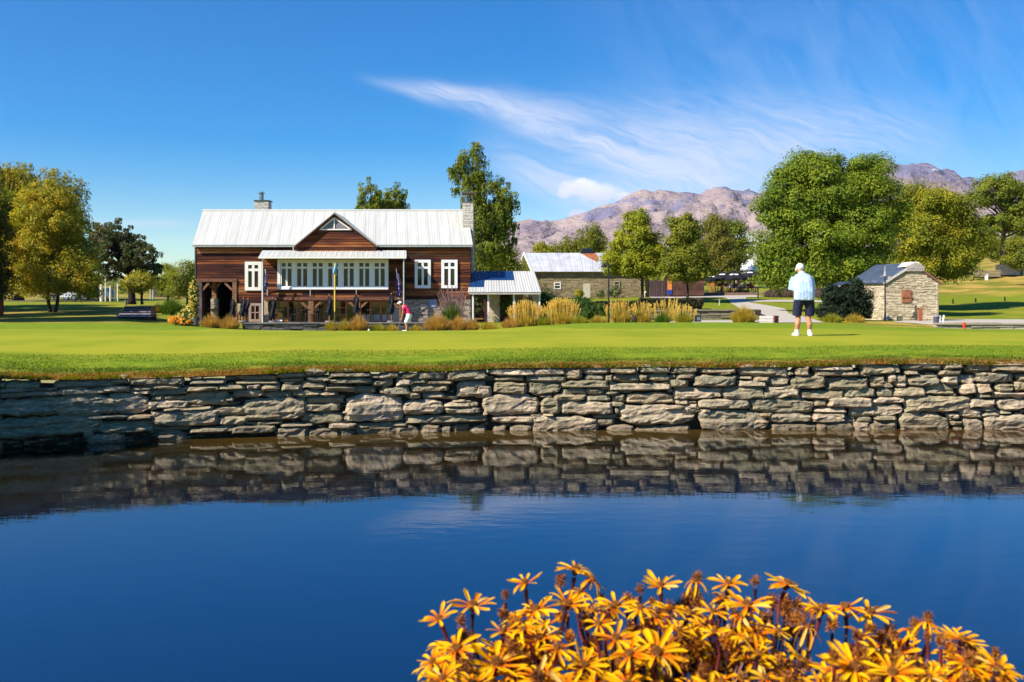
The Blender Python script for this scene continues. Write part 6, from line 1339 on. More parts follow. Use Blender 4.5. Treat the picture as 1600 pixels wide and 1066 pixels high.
# terrace tables and chairs behind the wall
def cafe_chair(c, face, mat, label, group, h=.9):
    th = thing('chair', label, 'chair', c, group); s = .21; x_, y_, z_ = c; fx, fy = math.cos(face), math.sin(face); ax, ay = -fy, fx
    def P(u, v, w_): return Vector((x_ + fx * u + ax * v, y_ + fy * u + ay * v, z_ + w_))
    obj('seat', MB().hexa([P(-s, -s, .43), P(s, -s, .43), P(s, s, .43), P(-s, s, .43), P(-s, -s, .47), P(s, -s, .47), P(s, s, .47), P(-s, s, .47)]), mat, th)
    obj('backrest', MB().hexa([P(-s - .03, -s, .6), P(-s, -s, .6), P(-s, s, .6), P(-s - .03, s, .6), P(-s - .06, -s, h), P(-s - .03, -s, h), P(-s - .03, s, h), P(-s - .06, s, h)]), mat, th)
    for u in (-1, 1):
        for v in (-1, 1): obj('leg', MB().bar(P(u * s * .95, v * s * .95, 0), P(u * s * .95, v * s * .95, .43 if u > 0 else .88), .035), mat, th)
    return th
def cafe_table(c, mat, label, group, r_=.4):
    th = thing('table', label, 'table', c, group); c = Vector(c); obj('tabletop', MB().tube([c + Vector((0, 0, .70)), c + Vector((0, 0, .74))], r_, 14), mat, th); obj('leg', MB().tube([c, c + Vector((0, 0, .7))], .035, 8), black_m, th); obj('base', MB().tube([c, c + Vector((0, 0, .03))], .24, 12), black_m, th)
tz = WZ(503.5, 60.2) + .02; dkm = simple('dark_furniture', (.05, .03, .025), .6)
for i, (px, Y, lab) in enumerate([(443, 60.2, 'dark round terrace table right of the first folded umbrella'), (475, 60.4, 'dark round terrace table before the thick timber post'), (500, 60.3, 'dark round terrace table left of the french doors'), (583, 60.3, 'dark round terrace table before the pale door panels')]):
    X = WX(px, Y); cafe_table((X, Y, tz), dkm, lab, 'terrace tables')
    for k, dx in enumerate((-.65, .65)): cafe_chair((X + dx, Y + .05 * k, tz), 0 if dx < 0 else math.pi, dkm, lab.replace('dark round terrace table', ('left' if dx < 0 else 'right') + ' dark chair at the terrace table'), 'terrace chairs', .85)
tag(obj('napkin_tray', MB().box(WX(429, 60), WX(435, 60), 60, 60.15, WZ(502.5, 60), WZ(499.5, 60)).box(WX(437, 60), WX(441, 60), 60, 60.15, WZ(502, 60), WZ(500, 60)), white_cloth, None, W(434, 502, 60)), 'pair of small white boxes on the terrace wall', 'box')

# ---- cafe under the black umbrellas
YC_ = 100.0; cz = CZ - (457.5 - HY) * YC_ / F
plat = MB().box(WX(1095, YC_), WX(1190, YC_), 97.8, 108, cz - 1.2, cz - .01); tag(obj('cafe_terrace', plat, simple('cafe_paving', (.25, .19, .14), .9)), kind='structure')
logo = simple('white_print', (.8, .8, .8), .7, var=.02)
for i, (px, Y, ap_, ed, hw, lab) in enumerate([(1112, 100, 428.5, 437, 14, 'open black cafe umbrella nearest the brown wall'), (1131, 99.4, 424.5, 434, 17, 'open black cafe umbrella, second from the left'), (1148, 99, 423.5, 435, 20, 'largest open black cafe umbrella in the middle'), (1174, 99.6, 421.5, 431, 17, 'open black cafe umbrella nearest the lamp post')]):
    c = W(px, ap_, Y); k = Y / F; rz_ = WZ(ed, Y); th = thing('cafe_umbrella', lab, 'umbrella', (c.x, Y, cz), 'open black umbrellas at the cafe'); R_ = hw * k; n = 8; mb = MB()
    ring = [(c.x + R_ * math.cos(2 * math.pi * (j + .5) / n), Y + R_ * math.sin(2 * math.pi * (j + .5) / n), rz_) for j in range(n)]; r2 = [(x_, y_, z_ - .14) for x_, y_, z_ in ring]; mb.add([tuple(c)] + ring + r2, [(0, 1 + j, 1 + (j + 1) % n) for j in range(n)] + [(1 + j, 1 + n + j, 1 + n + (j + 1) % n, 1 + (j + 1) % n) for j in range(n)])
    o = obj('canopy', mb, black_cloth, th); md = o.modifiers.new('thickness', 'SOLIDIFY'); md.thickness = .02; md.offset = 1
    obj('pole', MB().tube([(c.x, Y, cz), tuple(c)], .035, 8), black_m, th)
    for a0 in (-math.pi / 2 - .35 * (i % 2), -math.pi / 4 * 3 + .1):
        d = Vector((math.cos(a0), math.sin(a0), 0)); sd2 = Vector((-d.y, d.x, 0)); f1, f2 = .58, .80
        def cp(f, s_2): p = Vector(c).lerp(Vector((c.x, Y, rz_)) + d * R_ * math.cos(math.pi / 8) * 1.0, f); return p + sd2 * s_2 + Vector((0, -.035, .06))
        obj('emblem', MB().prism([cp(.5 + .18 * (.5 + .5 * math.sin(t_)), .22 * math.cos(t_)) for t_ in [j * math.pi / 5 for j in range(10)]], (0, -.008, .008)), logo, th)
ter = simple('orange_chair', (.45, .14, .04), .7); rdk = simple('redbrown_chair', (.16, .05, .03), .7)
k = 0
cafe_people = [(1140, 99.0, (.75, .74, .78), 'seated cafe guest in white shirt, leftmost of the diners'), (1147.5, 99.3, (.8, .62, .55), 'seated cafe guest in pale pink top beside the white shirted diner'), (1154.5, 99.0, (.66, .6, .72), 'seated cafe guest in lilac top in the middle of the diners'), (1164, 99.2, (.78, .78, .8), 'seated cafe guest in white top right of the lilac one'), (1174, 99.4, (.55, .18, .12), 'seated cafe guest in rust red top nearest the lamp post')]
for i, (px, Y, colr, lab) in enumerate(cafe_people):
    X = WX(px, Y); fc = 1 if i % 2 == 0 else -1; Z = cz; th = thing('person', lab, 'person', (X, Y, Z), 'diners under the black umbrellas')
    blob('body', [('b', (X + fc * .03, Y, Z + 1.22), (.085, .095, .115)), ('t', [(X, Y, Z + .98), (X + fc * .02, Y, Z + 1.16)], [.06, .045]), ('t', [(X - fc * .04, Y - .02, Z + .5), (X - fc * .01, Y, Z + .8), (X, Y, Z + .98)], [.14, .15, .10]),
                  ('t', [(X - fc * .02, Y - .1, Z + .52), (X + fc * .40, Y - .1, Z + .54), (X + fc * .42, Y - .1, Z + .08)], [.09, .075, .045]), ('t', [(X - fc * .02, Y + .1, Z + .52), (X + fc * .40, Y + .1, Z + .54), (X + fc * .42, Y + .1, Z + .08)], [.09, .075, .045]),
                  ('t', [(X, Y - .18, Z + .95), (X + fc * .12, Y - .22, Z + .72), (X + fc * .36, Y - .15, Z + .78)], [.055, .045, .035]), ('t', [(X, Y + .18, Z + .95), (X + fc * .12, Y + .22, Z + .72), (X + fc * .36, Y + .15, Z + .78)], [.055, .045, .035])], skin, th, .035, 3)
    blob('shirt', [('t', [(X - fc * .04, Y, Z + .47), (X - fc * .01, Y, Z + .75), (X, Y, Z + .98), (X, Y, Z + 1.03)], [.175, .18, .16, .08]), ('t', [(X, Y - .16, Z + .96), (X + fc * .10, Y - .22, Z + .78)], [.085, .075]), ('t', [(X, Y + .16, Z + .96), (X + fc * .10, Y + .22, Z + .78)], [.085, .075])], simple('shirt_%d' % i, colr, .8, var=.04), th, .035, 3)
    blob('trousers', [('t', [(X - fc * .05, Y - .1, Z + .5), (X + fc * .42, Y - .1, Z + .55), (X + fc * .43, Y - .1, Z + .3)], [.12, .095, .07]), ('t', [(X - fc * .05, Y + .1, Z + .5), (X + fc * .42, Y + .1, Z + .55), (X + fc * .43, Y + .1, Z + .3)], [.12, .095, .07])], black_cloth if i % 2 else simple('blue_trousers', (.08, .09, .16), .8) if i == 0 else MATS['blue_trousers'], th, .035, 3)
    blob('hair', [('b', (X - fc * .02, Y, Z + 1.27), (.095, .10, .10))], dark_bark, th, .03, 2)
    cafe_chair((X - fc * .02, Y, Z), 0 if fc > 0 else math.pi, rdk, 'red brown chair of the ' + lab.split(',')[0].replace('seated ', ''), 'cafe chairs')
for i, (px, Y, mt_, lab) in enumerate([(1110, 99.6, ter, 'empty orange cafe chair at the left end of the terrace'), (1114, 99.0, ter, 'empty orange cafe chair, right of the leftmost one'), (1121, 99.4, rdk, 'empty red brown cafe chair under the second umbrella'), (1127, 99.0, rdk, 'empty red brown cafe chair left of the diners'), (1132.5, 99.5, ter, 'empty orange cafe chair next to the diners'), (1179, 99.0, ter, 'empty orange cafe chair by the lamp post')]):
    cafe_chair((WX(px, Y), Y, cz), i * 1.1, mt_, lab, 'cafe chairs', .95)
for i, px in enumerate((1117.5, 1143.8, 1159, 1169)): cafe_table((WX(px, 99.1), 99.1, cz), dkm, ['cafe table between the empty chairs', 'cafe table between the two leftmost diners', 'cafe table in the middle of the diners', 'cafe table at the diner in rust red'][i], 'cafe tables', .38)
# white tent
c = W(1168, 397, 116); tt = thing('white_tent', 'white pointed marquee roof behind the black cafe umbrellas', 'tent', (c.x, 116, WZ(440, 116)))
rw_ = 27 * 116 / F; hz = WZ(424, 116)
ring = [(c.x + rw_ * math.cos(math.pi / 4 + j * math.pi / 2) * 1.2, 116 + rw_ * math.sin(math.pi / 4 + j * math.pi / 2) * 1.2) for j in range(4)]; mb = MB()
lv = [(1.0, hz), (.62, hz + (c.z - hz) * .26), (.3, hz + (c.z - hz) * .58), (.04, c.z)]
for s2, z_ in lv: mb.v += [(c.x + (x_ - c.x) * s2, 116 + (y_ - 116) * s2, z_) for x_, y_ in ring]
for l in range(3):
    for j in range(4): mb.f.append((l * 4 + j, l * 4 + (j + 1) % 4, (l + 1) * 4 + (j + 1) % 4, (l + 1) * 4 + j))
o = obj('canopy', mb, white_cloth, tt); md = o.modifiers.new('thickness', 'SOLIDIFY'); md.thickness = .03
for x_, y_ in ring: obj('pole', MB().tube([(x_, y_, WZ(452, 116)), (x_, y_, hz)], .06, 6), white_p, tt)
# gate, brown wall and banner
Yg = 93.5; gt = thing('wooden_gate', 'dark vertical board gate beside the long stone building', 'gate', W(1030, 462, Yg)); gm = simple('dark_purple_board', (.10, .06, .065), .85, var=.25, rnd=.25)
x_ = 1015.5; i = 0
while x_ < 1042: obj('board', MB().box(WX(x_, Yg), WX(x_ + 1.9, Yg), Yg - .02 * (i % 2), Yg + .05, WZ(463.5, Yg), WZ(438.5 + (i % 3) * .2, Yg)), gm, gt); x_ += 2.05; i += 1
obj('post', MB().box(WX(1003, Yg), WX(1006, Yg), Yg, Yg + .2, WZ(464, Yg), WZ(428, Yg)).box(WX(1009, Yg), WX(1015, Yg), Yg, Yg + .3, WZ(464, Yg), WZ(436, Yg)), dark_bark, gt)
bn_ = thing('vending_banner', 'tall red and yellow printed banner with blue foot beside the gate', 'sign', W(1046.5, 461, 93)); obj('panel', MB().box(WX(1043.3, 93), WX(1050, 93), 93, 93.12, WZ(453, 93), WZ(432, 93)), simple('red_yellow_print', (.62, .08, .03), .6, scale=7, col2=(.75, .42, .08)), bn_); obj('foot', MB().box(WX(1043.3, 93), WX(1050, 93), 92.98, 93.3, WZ(460.5, 93), WZ(453, 93) - .002), simple('blue_foot', (.03, .06, .35), .6), bn_)
Yb_ = 92.5; bw2 = thing('brown_outbuilding', 'dark brown boarded outbuilding left of the cafe umbrellas', 'building', W(1080, 463, Yb_)); bwm = simple('brown_cladding', (.13, .06, .045), .85, var=.25, scale=2, rnd=.25)
for i in range(8): obj('board', MB().box(WX(1052, Yb_), WX(1100, Yb_), Yb_ - .03, Yb_ + .02, WZ(462 - i * 3.9, Yb_) + .01, WZ(462 - (i + 1) * 3.9, Yb_)), bwm, bw2)
obj('wall', MB().box(WX(1052, Yb_) + .03, WX(1100, Yb_) - .03, Yb_ + .021, 98.5, WZ(466, Yb_), WZ(431, Yb_)), MATS['dark_timber'], bw2)
iron_sheet(bw2, (WX(1050, Yb_), Yb_ - .3, WZ(431, Yb_)), (WX(1102, Yb_), Yb_ - .3, WZ(431, Yb_)), (WX(1055, 97), 97, WZ(424, 97)), (WX(1102, 97), 97, WZ(424, 97)), old_iron, 6)
# round outbuilding roofs glimpsed between trees
c = W(1164, 372, 140); hs = thing('distant_house', 'small pale roofed house glimpsed above the white tent between trees', 'house', c - Vector((0, 0, 3))); obj('wall', MB().box(c.x - 1.8, c.x + 2.2, 140, 144, c.z - 5, c.z - .6), simple('house_cream', (.5, .45, .38), .8), hs); obj('roof', MB().prism([(c.x - 2.1, 139.8, c.z - .6), (c.x + 2.5, 139.8, c.z - .6), (c.x + .2, 139.8, c.z + .9)], (0, 4.4, 0)), old_iron, hs)
obj('window', MB().box(c.x - .5, c.x + .4, 139.96, 139.99, c.z - 1.8, c.z - 1.1), glass, hs)

# ---- pergola columns and cars on the left
Yp = 104.0; pg = thing('pergola', 'white columned pergola between the autumn tree and the dark tree', 'pergola', W(170, 470, Yp)); colm = simple('warm_white_column', (.80, .70, .54), .7, var=.08)
for px, w_ in ((158.5, 5), (165, 2.2), (172.5, 2.8), (179.5, 2.6), (184, 2.2)): obj('column', MB().tube([W(px, 472, Yp + (px % 3) * .3), W(px, 434.5, Yp + (px % 3) * .3)], w_ * Yp / F / 2, 10), colm, pg)
obj('beam', MB().box(WX(154, Yp), WX(187, Yp), Yp - .1, Yp + .9, WZ(435, Yp), WZ(432.5, Yp)), colm, pg)
p2 = thing('garden_arch', 'pair of thin white columns right of the dark spreading tree', 'pergola', W(238, 468, Yp)); 
for px in (235.5, 239.5): obj('column', MB().tube([W(px, 468, Yp), W(px, 440, Yp)], .09, 8), simple('grey_white_column', (.5, .45, .42), .7) if px < 236 else MATS['grey_white_column'], p2)
obj('beam', MB().box(WX(234, Yp), WX(241, Yp), Yp - .1, Yp + .1, WZ(440, Yp), WZ(438.8, Yp)), MATS['grey_white_column'], p2)
def car(px, py, Y, L, col, label):
    c = W(px, py, Y); th = thing('parked_car', label, 'car', c, 'cars parked on the far lawn'); x0 = c.x - L / 2; z = c.z; y0 = Y; y1 = Y + 1.75
    prof = [(0, .35), (0, .75), (.04, .92), (.25, .98), (.36, 1.42), (.45, 1.5), (.82, 1.5), (.93, 1.0), (1, .9), (1, .35)]
    obj('body', MB().prism([(x0 + u * L, y0, z + v) for u, v in prof], (0, 1.75, 0)), col, th)
    for a in ([(.30, 1.0), (.37, 1.36), (.455, 1.42), (.56, 1.42), (.56, 1.0)], [(.58, 1.0), (.58, 1.42), (.80, 1.42), (.88, 1.0)]): obj('window', MB().prism([(x0 + u * L, y0 - .012, z + v) for u, v in a], (0, .01, 0)), glass, th)
    for u in (.2, .8):
        w_ = obj('wheel', MB().tube([(x0 + u * L, y0 - .03, z + .32), (x0 + u * L, y0 + .2, z + .32)], .32, 16), black_m, th); obj('rim', MB().tube([(x0 + u * L, y0 - .045, z + .32), (x0 + u * L, y0 - .031, z + .32)], .19, 12), steel, w_)
    obj('headlight', MB().box(x0 - .012, x0 + .1, y0 + .1, y0 + .45, z + .68, z + .84), white_p, th)
car(101, 469.5, 112, 3.4, simple('car_white', (.7, .72, .75), .25, var=.02, spec=.6), 'white parked car seen under the autumn tree')
car(118, 470, 116, 3.6, simple('car_black', (.02, .02, .025), .25, spec=.6), 'black parked car right behind the white one')
car(150, 470, 118, 3.4, simple('car_blue', (.10, .20, .30), .25, spec=.6), 'blue parked car beside the white pergola')
post('red_sign_post', 'narrow red topped post at the left edge of the lawn', 'post', 1.5, 468, 496, 66, .12, simple('dark_red', (.30, .03, .02), .7))

# ================================================================== GOLFERS
def V3(*a): return Vector(a)
def tube_parts(o, lst): return [('t', [o + V3(*p) for p in pts], rs) if kind == 't' else ('b', o + V3(*pts), rs) for kind, pts, rs in lst]
gy = 22.8; o = on(1255.5, gy); o = Vector(o); o.z = WZ(525.8, gy)
man = thing('person', 'golfer seen from behind, pale blue shirt, navy shorts, bent over his putt', 'person', o)
sk_m = simple('tanned_skin', (.55, .25, .13), .6, var=.08, spec=.3)
body = [('t', [(-.155, .02, .06), (-.15, .0, .12), (-.145, -.03, .28), (-.125, -.01, .38), (-.12, .02, .50), (-.10, -.02, .70), (-.085, -.05, .88)], [.043, .045, .062, .058, .065, .085, .10]),
        ('t', [(.14, .02, .06), (.135, .0, .12), (.13, -.03, .28), (.115, -.01, .38), (.11, .02, .50), (.10, -.02, .70), (.085, -.05, .88)], [.043, .045, .062, .058, .065, .085, .10]),
        ('t', [(-.155, -.03, .045), (-.165, .10, .04), (-.17, .17, .035)], [.04, .042, .03]), ('t', [(.14, -.03, .045), (.155, .10, .04), (.16, .17, .035)], [.04, .042, .03]),
        ('t', [(0, -.05, .84), (0, -.05, .98), (0, .03, 1.18), (0, .15, 1.34), (0, .18, 1.42)], [.14, .13, .13, .11, .06]),
        ('t', [(0, .17, 1.40), (.005, .23, 1.49)], [.062, .058]), ('b', (.0, .28, 1.555), (.078, .10, .105)), ('b', (-.005, .365, 1.55), (.018, .025, .022)), ('b', (-.08, .26, 1.56), (.012, .025, .032)), ('b', (.08, .26, 1.56), (.012, .025, .032)),
        ('t', [(-.18, .13, 1.34), (-.195, .16, 1.14), (-.175, .22, 1.07), (-.08, .34, .86), (-.03, .38, .69)], [.065, .05, .045, .036, .028]),
        ('t', [(.18, .13, 1.34), (.20, .16, 1.14), (.18, .22, 1.07), (.09, .34, .86), (.05, .38, .66)], [.065, .05, .045, .036, .028]),
        ('b', (-.01, .39, .66), (.034, .03, .05)), ('b', (.035, .39, .62), (.034, .03, .05))]
bo = blob('body', tube_parts(o, body), sk_m, man, .014, 3)
for k in range(4):
    for s_, zz in ((-.012, .675), (.034, .63)):
        z_ = zz - k * .019; obj('finger', MB().tube([o + V3(s_ - .028, .375, z_), o + V3(s_ - .02, .415, z_ - .004), o + V3(s_ + .006, .425, z_ - .008), o + V3(s_ + .024, .405, z_ - .008)], [.0095, .009, .0085, .007], 6), sk_m, man)
for s_, zz in ((-.012, .685), (.034, .64)): obj('thumb', MB().tube([o + V3(s_ + .02, .37, zz), o + V3(s_ + .024, .40, zz - .03), o + V3(s_ + .014, .41, zz - .055)], [.011, .010, .008], 6), sk_m, man)
m, t, b = new_mat('pale_blue_shirt'); oc = t.coord('Object'); nn = t.noise(t.scale(oc, 2, 2, 1.2), 3.2, 4, .6); t.put(b.inputs['Base Color'], t.mix(nn.ss(.35, .65), (.34, .47, .74), (.46, .58, .80))); b.inputs['Roughness'].default_value = .85; t.put(b.inputs['Normal'], t.bump(nn, 1, .05)); shirt_m = m
blob('shirt', tube_parts(o, [('t', [(q_ * .07, -.055, .835), (q_ * .07, -.065, 1.0), (q_ * .07, -.01, 1.16), (q_ * .075, .09, 1.32), (q_ * .05, .13, 1.40)], [.165, .168, .17, .15, .095]) for q_ in (-1, 0, 1)] + [
    ('t', [(-.14, .10, 1.335), (-.19, .13, 1.22), (-.205, .155, 1.06)], [.115, .11, .105]), ('t', [(.14, .10, 1.335), (.195, .13, 1.22), (.21, .155, 1.04)], [.115, .11, .105]), ('t', [(0, .11, 1.38), (0, .17, 1.46)], [.115, .085])]), shirt_m, man, .014, 6)
blob('shorts', tube_parts(o, [('t', [(-.06, -.05, .92), (-.10, -.05, .84), (-.138, -.02, .68), (-.15, .01, .475)], [.14, .130, .112, .104]), ('t', [(.06, -.05, .92), (.10, -.05, .84), (.138, -.02, .68), (.145, .01, .475)], [.14, .130, .112, .104])]), simple('navy_cotton', (.018, .02, .06), .85, var=.2, scale=6), man, .014, 3)
wcap = simple('white_cap', (.80, .76, .74), .8, var=.03)
blob('cap', tube_parts(o, [('b', (0, .272, 1.598), (.098, .122, .092)), ('t', [(-.03, .36, 1.565), (-.05, .43, 1.52)], [.05, .03])]), wcap, man, .012, 2)
for s_ in (-1, 1):
    fx = .147 * s_ - .006
    blob('shoe', tube_parts(o, [('t', [(fx, -.06, .045), (fx + .015 * s_, .06, .045), (fx + .03 * s_, .20, .035)], [.052, .055, .04])]), white_p, man, .012, 2)
    obj('sock', MB().tube([o + V3(fx, -.005, .07), o + V3(fx, -.01, .16)], [.055, .052], 12), wcap, man)
pt2 = thing('putter', 'thin putter held between the legs of the standing golfer', 'golf club', o + V3(.01, .45, 0))
obj('grip', MB().tube([o + V3(.01, .40, .73), o + V3(.012, .41, .50)], .014, 8), black_m, pt2); obj('shaft', MB().tube([o + V3(.012, .41, .50), o + V3(.01, .46, .04)], .010, 6), simple('shaft_steel', (.35, .28, .18), .4, metal=.5), pt2); obj('head', MB().box(o.x - .05, o.x + .06, o.y + .43, o.y + .49, o.z + .005, o.z + .035), steel, pt2)
# woman in pink, side view, bending left
wy_ = 47.0; o = Vector((WX(632, wy_), wy_, WZ(518.6, wy_)))
wo = thing('person', 'crouching golfer in pink polo, white shorts and white cap before the terrace', 'person', o)
blob('body', tube_parts(o, [('t', [(.10, -.08, .04), (.12, -.08, .25), (.06, -.08, .42), (.20, -.06, .80)], [.04, .055, .055, .10]), ('t', [(.10, .12, .04), (.12, .12, .25), (.06, .12, .42), (.20, .08, .80)], [.04, .055, .055, .10]),
     ('t', [(.10, -.08, .03), (-.06, -.08, .03)], [.04, .03]), ('t', [(.10, .12, .03), (-.06, .12, .03)], [.04, .03]),
     ('t', [(.22, 0, .80), (.14, 0, .98), (-.02, 0, 1.16), (-.08, 0, 1.22)], [.14, .13, .13, .07]), ('t', [(-.08, 0, 1.22), (-.16, 0, 1.29)], [.055, .05]), ('b', (-.21, 0, 1.335), (.095, .075, .10)), ('b', (-.305, 0, 1.30), (.022, .016, .02)),
     ('t', [(-.02, -.17, 1.14), (-.06, -.16, .93), (-.13, -.06, .66)], [.05, .042, .03]), ('t', [(-.02, .17, 1.14), (-.06, .16, .93), (-.13, .06, .68)], [.05, .042, .03]), ('b', (-.14, -.02, .62), (.04, .045, .05)), ('b', (-.14, .02, .58), (.04, .045, .05))]), sk_m, wo, .018, 3)
blob('polo_shirt', tube_parts(o, [('t', [(.20, 0, .82), (.14, 0, .98), (0, 0, 1.15), (-.06, 0, 1.20)], [.165, .16, .155, .09]), ('t', [(-.01, -.13, 1.14), (-.045, -.17, 1.0)], [.085, .07]), ('t', [(-.01, .13, 1.14), (-.045, .17, 1.0)], [.085, .07])]), simple('hot_pink', (.80, .03, .14), .8, var=.1), wo, .018, 3)
blob('shorts', tube_parts(o, [('t', [(.22, -.05, .84), (.20, -.07, .68), (.08, -.08, .42)], [.145, .13, .10]), ('t', [(.22, .05, .84), (.20, .08, .68), (.08, .12, .42)], [.145, .13, .10])]), simple('white_cotton', (.80, .80, .84), .85, var=.02), wo, .018, 3)
blob('cap', tube_parts(o, [('b', (-.205, 0, 1.375), (.108, .09, .075)), ('t', [(-.27, 0, 1.355), (-.36, 0, 1.335)], [.04, .022])]), wcap, wo, .015, 2)
blob('hair', tube_parts(o, [('b', (-.15, 0, 1.315), (.06, .082, .085))]), bark, wo, .015, 2)
for s_ in (-.08, .12): blob('shoe', tube_parts(o, [('t', [(.12, s_, .04), (-.10, s_, .03)], [.055, .045])]), white_p, wo, .018, 2)
for k in range(4): obj('finger', MB().tube([o + V3(-.16, -.05, .64 - k * .022), o + V3(-.185, -.01, .64 - k * .022), o + V3(-.165, .04, .635 - k * .022)], [.011, .011, .009], 6), sk_m, wo)
pw_ = thing('putter', 'slim club held low by the crouching golfer in pink', 'golf club', o + V3(-.3, 0, 0)); obj('shaft', MB().tube([o + V3(-.13, 0, .68), o + V3(-.34, 0, .06)], .01, 6), MATS['shaft_steel'], pw_); obj('head', MB().box(o.x - .40, o.x - .30, o.y - .04, o.y + .04, o.z + .02, o.z + .07), steel, pw_)

# ================================================================== FLOWERS IN FRONT
r = np.random.default_rng(77)
def pet_mat():
    m, t, b = new_mat('petal_yellow'); oc = t.coord('Object'); x_, y_, z_ = t.sep(oc); rn = S(t.nt, t.node('ShaderNodeObjectInfo').outputs['Random'])
    n = t.noise(t.scale(oc, 60, 400, 60), 1.0, 3, .6); c = t.mix((x_ * 1.2 + rn * 1.1 - .38).clamp(), (.86, .17, .001), (1.0, .60, .003)); c = t.mix(n.ss(.5, .75) * .5, c, (.80, .27, .004)); c = t.mix(rn.ss(.93, .96) * .6, c, (.88, .62, .22))
    t.put(b.inputs['Base Color'], c); b.inputs['Roughness'].default_value = .6; b.inputs['Specular IOR Level'].default_value = .12; t.put(b.inputs['Normal'], t.bump(n, .5, .001))
    tr = t.node('ShaderNodeBsdfTranslucent', {'Color': t.hsv(c, v=1.2)}); mx = t.node('ShaderNodeMixShader', {0: .35, 1: b.outputs[0], 2: tr.outputs[0]}); t.L.new(mx.outputs[0], t.N['Material Output'].inputs[0]); return m
petm = pet_mat()
pet_old = leaf_mat('petal_faded', [(.42, .13, .008), (.62, .24, .01), (.78, .36, .03)], trans=.25, scale=30)
disc_m = simple('disc_brown', (.16, .05, .012), .9, var=.4, scale=300, bump=.002, col2=(.34, .14, .015))
head_m = leaf_mat('seed_head_brown', [(.05, .014, .006), (.20, .06, .012), (.42, .15, .02), (.55, .28, .07)], trans=.12, scale=60)
stem_m = simple('red_stem', (.17, .022, .022), .5, var=.3, scale=60, spec=.4)
stem_dark = simple('dark_stem', (.055, .014, .018), .55, var=.3, scale=60)
def petal_mesh(L, w_, curl, droop_):
    n = 6; V = []
    for k in range(n + 1):
        f = k / n; ww = w_ * (.35 + .65 * math.sin(min(1, f * 1.25) * math.pi * .5)) * (1 if f < .86 else .62 if f < .99 else .20); x_ = L * f; z_ = L * (droop_ * f - curl * f * f)
        V += [(x_, -ww / 2, z_ + ww * .16), (x_, 0, z_ - ww * .06), (x_, ww / 2, z_ + ww * .16)]
    Q = [(3 * k + j, 3 * k + 3 + j, 3 * k + 4 + j, 3 * k + 1 + j) for k in range(n) for j in range(2)]; Vb = [(x_, y_ * .96, z_ - w_ * .10) for x_, y_, z_ in V]; o = len(V)
    Q += [(o + a, o + d, o + c_, o + b_) for a, b_, c_, d_ in [(0, 0, 0, 0)] for d in []]; Q += [(o + d_, o + c_, o + b_, o + a) for a, b_, c_, d_ in Q[:2 * n]]
    rim = [3 * k for k in range(n + 1)] + [3 * n + 1] + [3 * k + 2 for k in range(n, -1, -1)] + [1]
    for i in range(len(rim)): a, b_ = rim[i], rim[(i + 1) % len(rim)]; Q.append((a, b_, o + b_, o + a))
    me = bpy.data.meshes.new('petal'); me.from_pydata(V + Vb, [], Q); me.polygons.foreach_set('use_smooth', np.full(len(Q), True)); me.materials.append(petm); me.update(); return me
PM = [petal_mesh(1, .20, .20, .20), petal_mesh(1, .22, .45, .30), petal_mesh(1, .18, .05, .02), petal_mesh(1, .23, .75, .35), petal_mesh(1, .21, -.15, .10), petal_mesh(1, .20, 1.2, .1)]
CL = []
for lab, px in (('leftmost stalk of the yellow ray flower clump in the foreground', 715), ('second stalk from the left in the yellow ray flower clump', 825), ('stalk of yellow ray flowers carrying the highest blooms', 925), ('stalk of yellow ray flowers with the large bloom facing up, left of the middle', 1030), ('middle stalk of yellow ray flowers with many brown seed heads', 1135), ('stalk of yellow ray flowers under the gap where water shows', 1240), ('stalk of yellow ray flowers with the dark centred daisy', 1360), ('rightmost stalk of the yellow ray flower clump', 1500)):
    Y = 1.12; root = Vector((WX((px - 1120) * .35 + 1120, 1.2), 1.25 + .05 * len(CL), .2)); hub = Vector((WX(px * .8 + 224, Y), Y + .03, WZ(1230, Y))); th = thing('flowering_plant', lab, 'flower', root, 'yellow ray flower stalks in the foreground')
    obj('stem', MB().tube([root, root.lerp(hub, .5) + Vector((.01, .02, 0)), hub], [.008, .006, .005], 8), stem_dark, th); CL.append((px, hub, th))
LM = mesh_np('leaf', [(0, 0, 0), (.05, -.05, .01), (.14, -.07, 0), (.22, -.02, -.03), (.24, 0, -.04), (.22, .02, -.03), (.14, .07, 0), (.05, .05, .01)], [(0, 1, 6, 7), (1, 2, 5, 6), (2, 3, 4, 5)]); LM.materials.append(g_dark)
for px, hub, th in CL:
    for k in range(5):
        l_ = bpy.data.objects.new('leaf', LM); sc.collection.objects.link(l_); l_.parent = th; l_.location = ((hub - th.location) * (.12 + .1 * k)); l_.rotation_euler = (r.uniform(-.3, .3), r.uniform(-.4, .1), r.uniform(0, 6.28)); l_.scale = (.8,) * 3
def nearest(px): return min(CL, key=lambda c: abs(c[0] - px))
def side_stem(th, hub, P, nrm, mat, rad=.0022):
    a = hub + (P - hub) * .12; m1 = hub.lerp(P, .55) + Vector((r.uniform(-.006, .006), .012, -.012)); m2 = P - nrm * .022
    return obj('stem', MB().tube([a, m1, m2, P - nrm * .004], [rad * 1.25, rad, rad * .9, rad * 1.5], 6), mat, th)
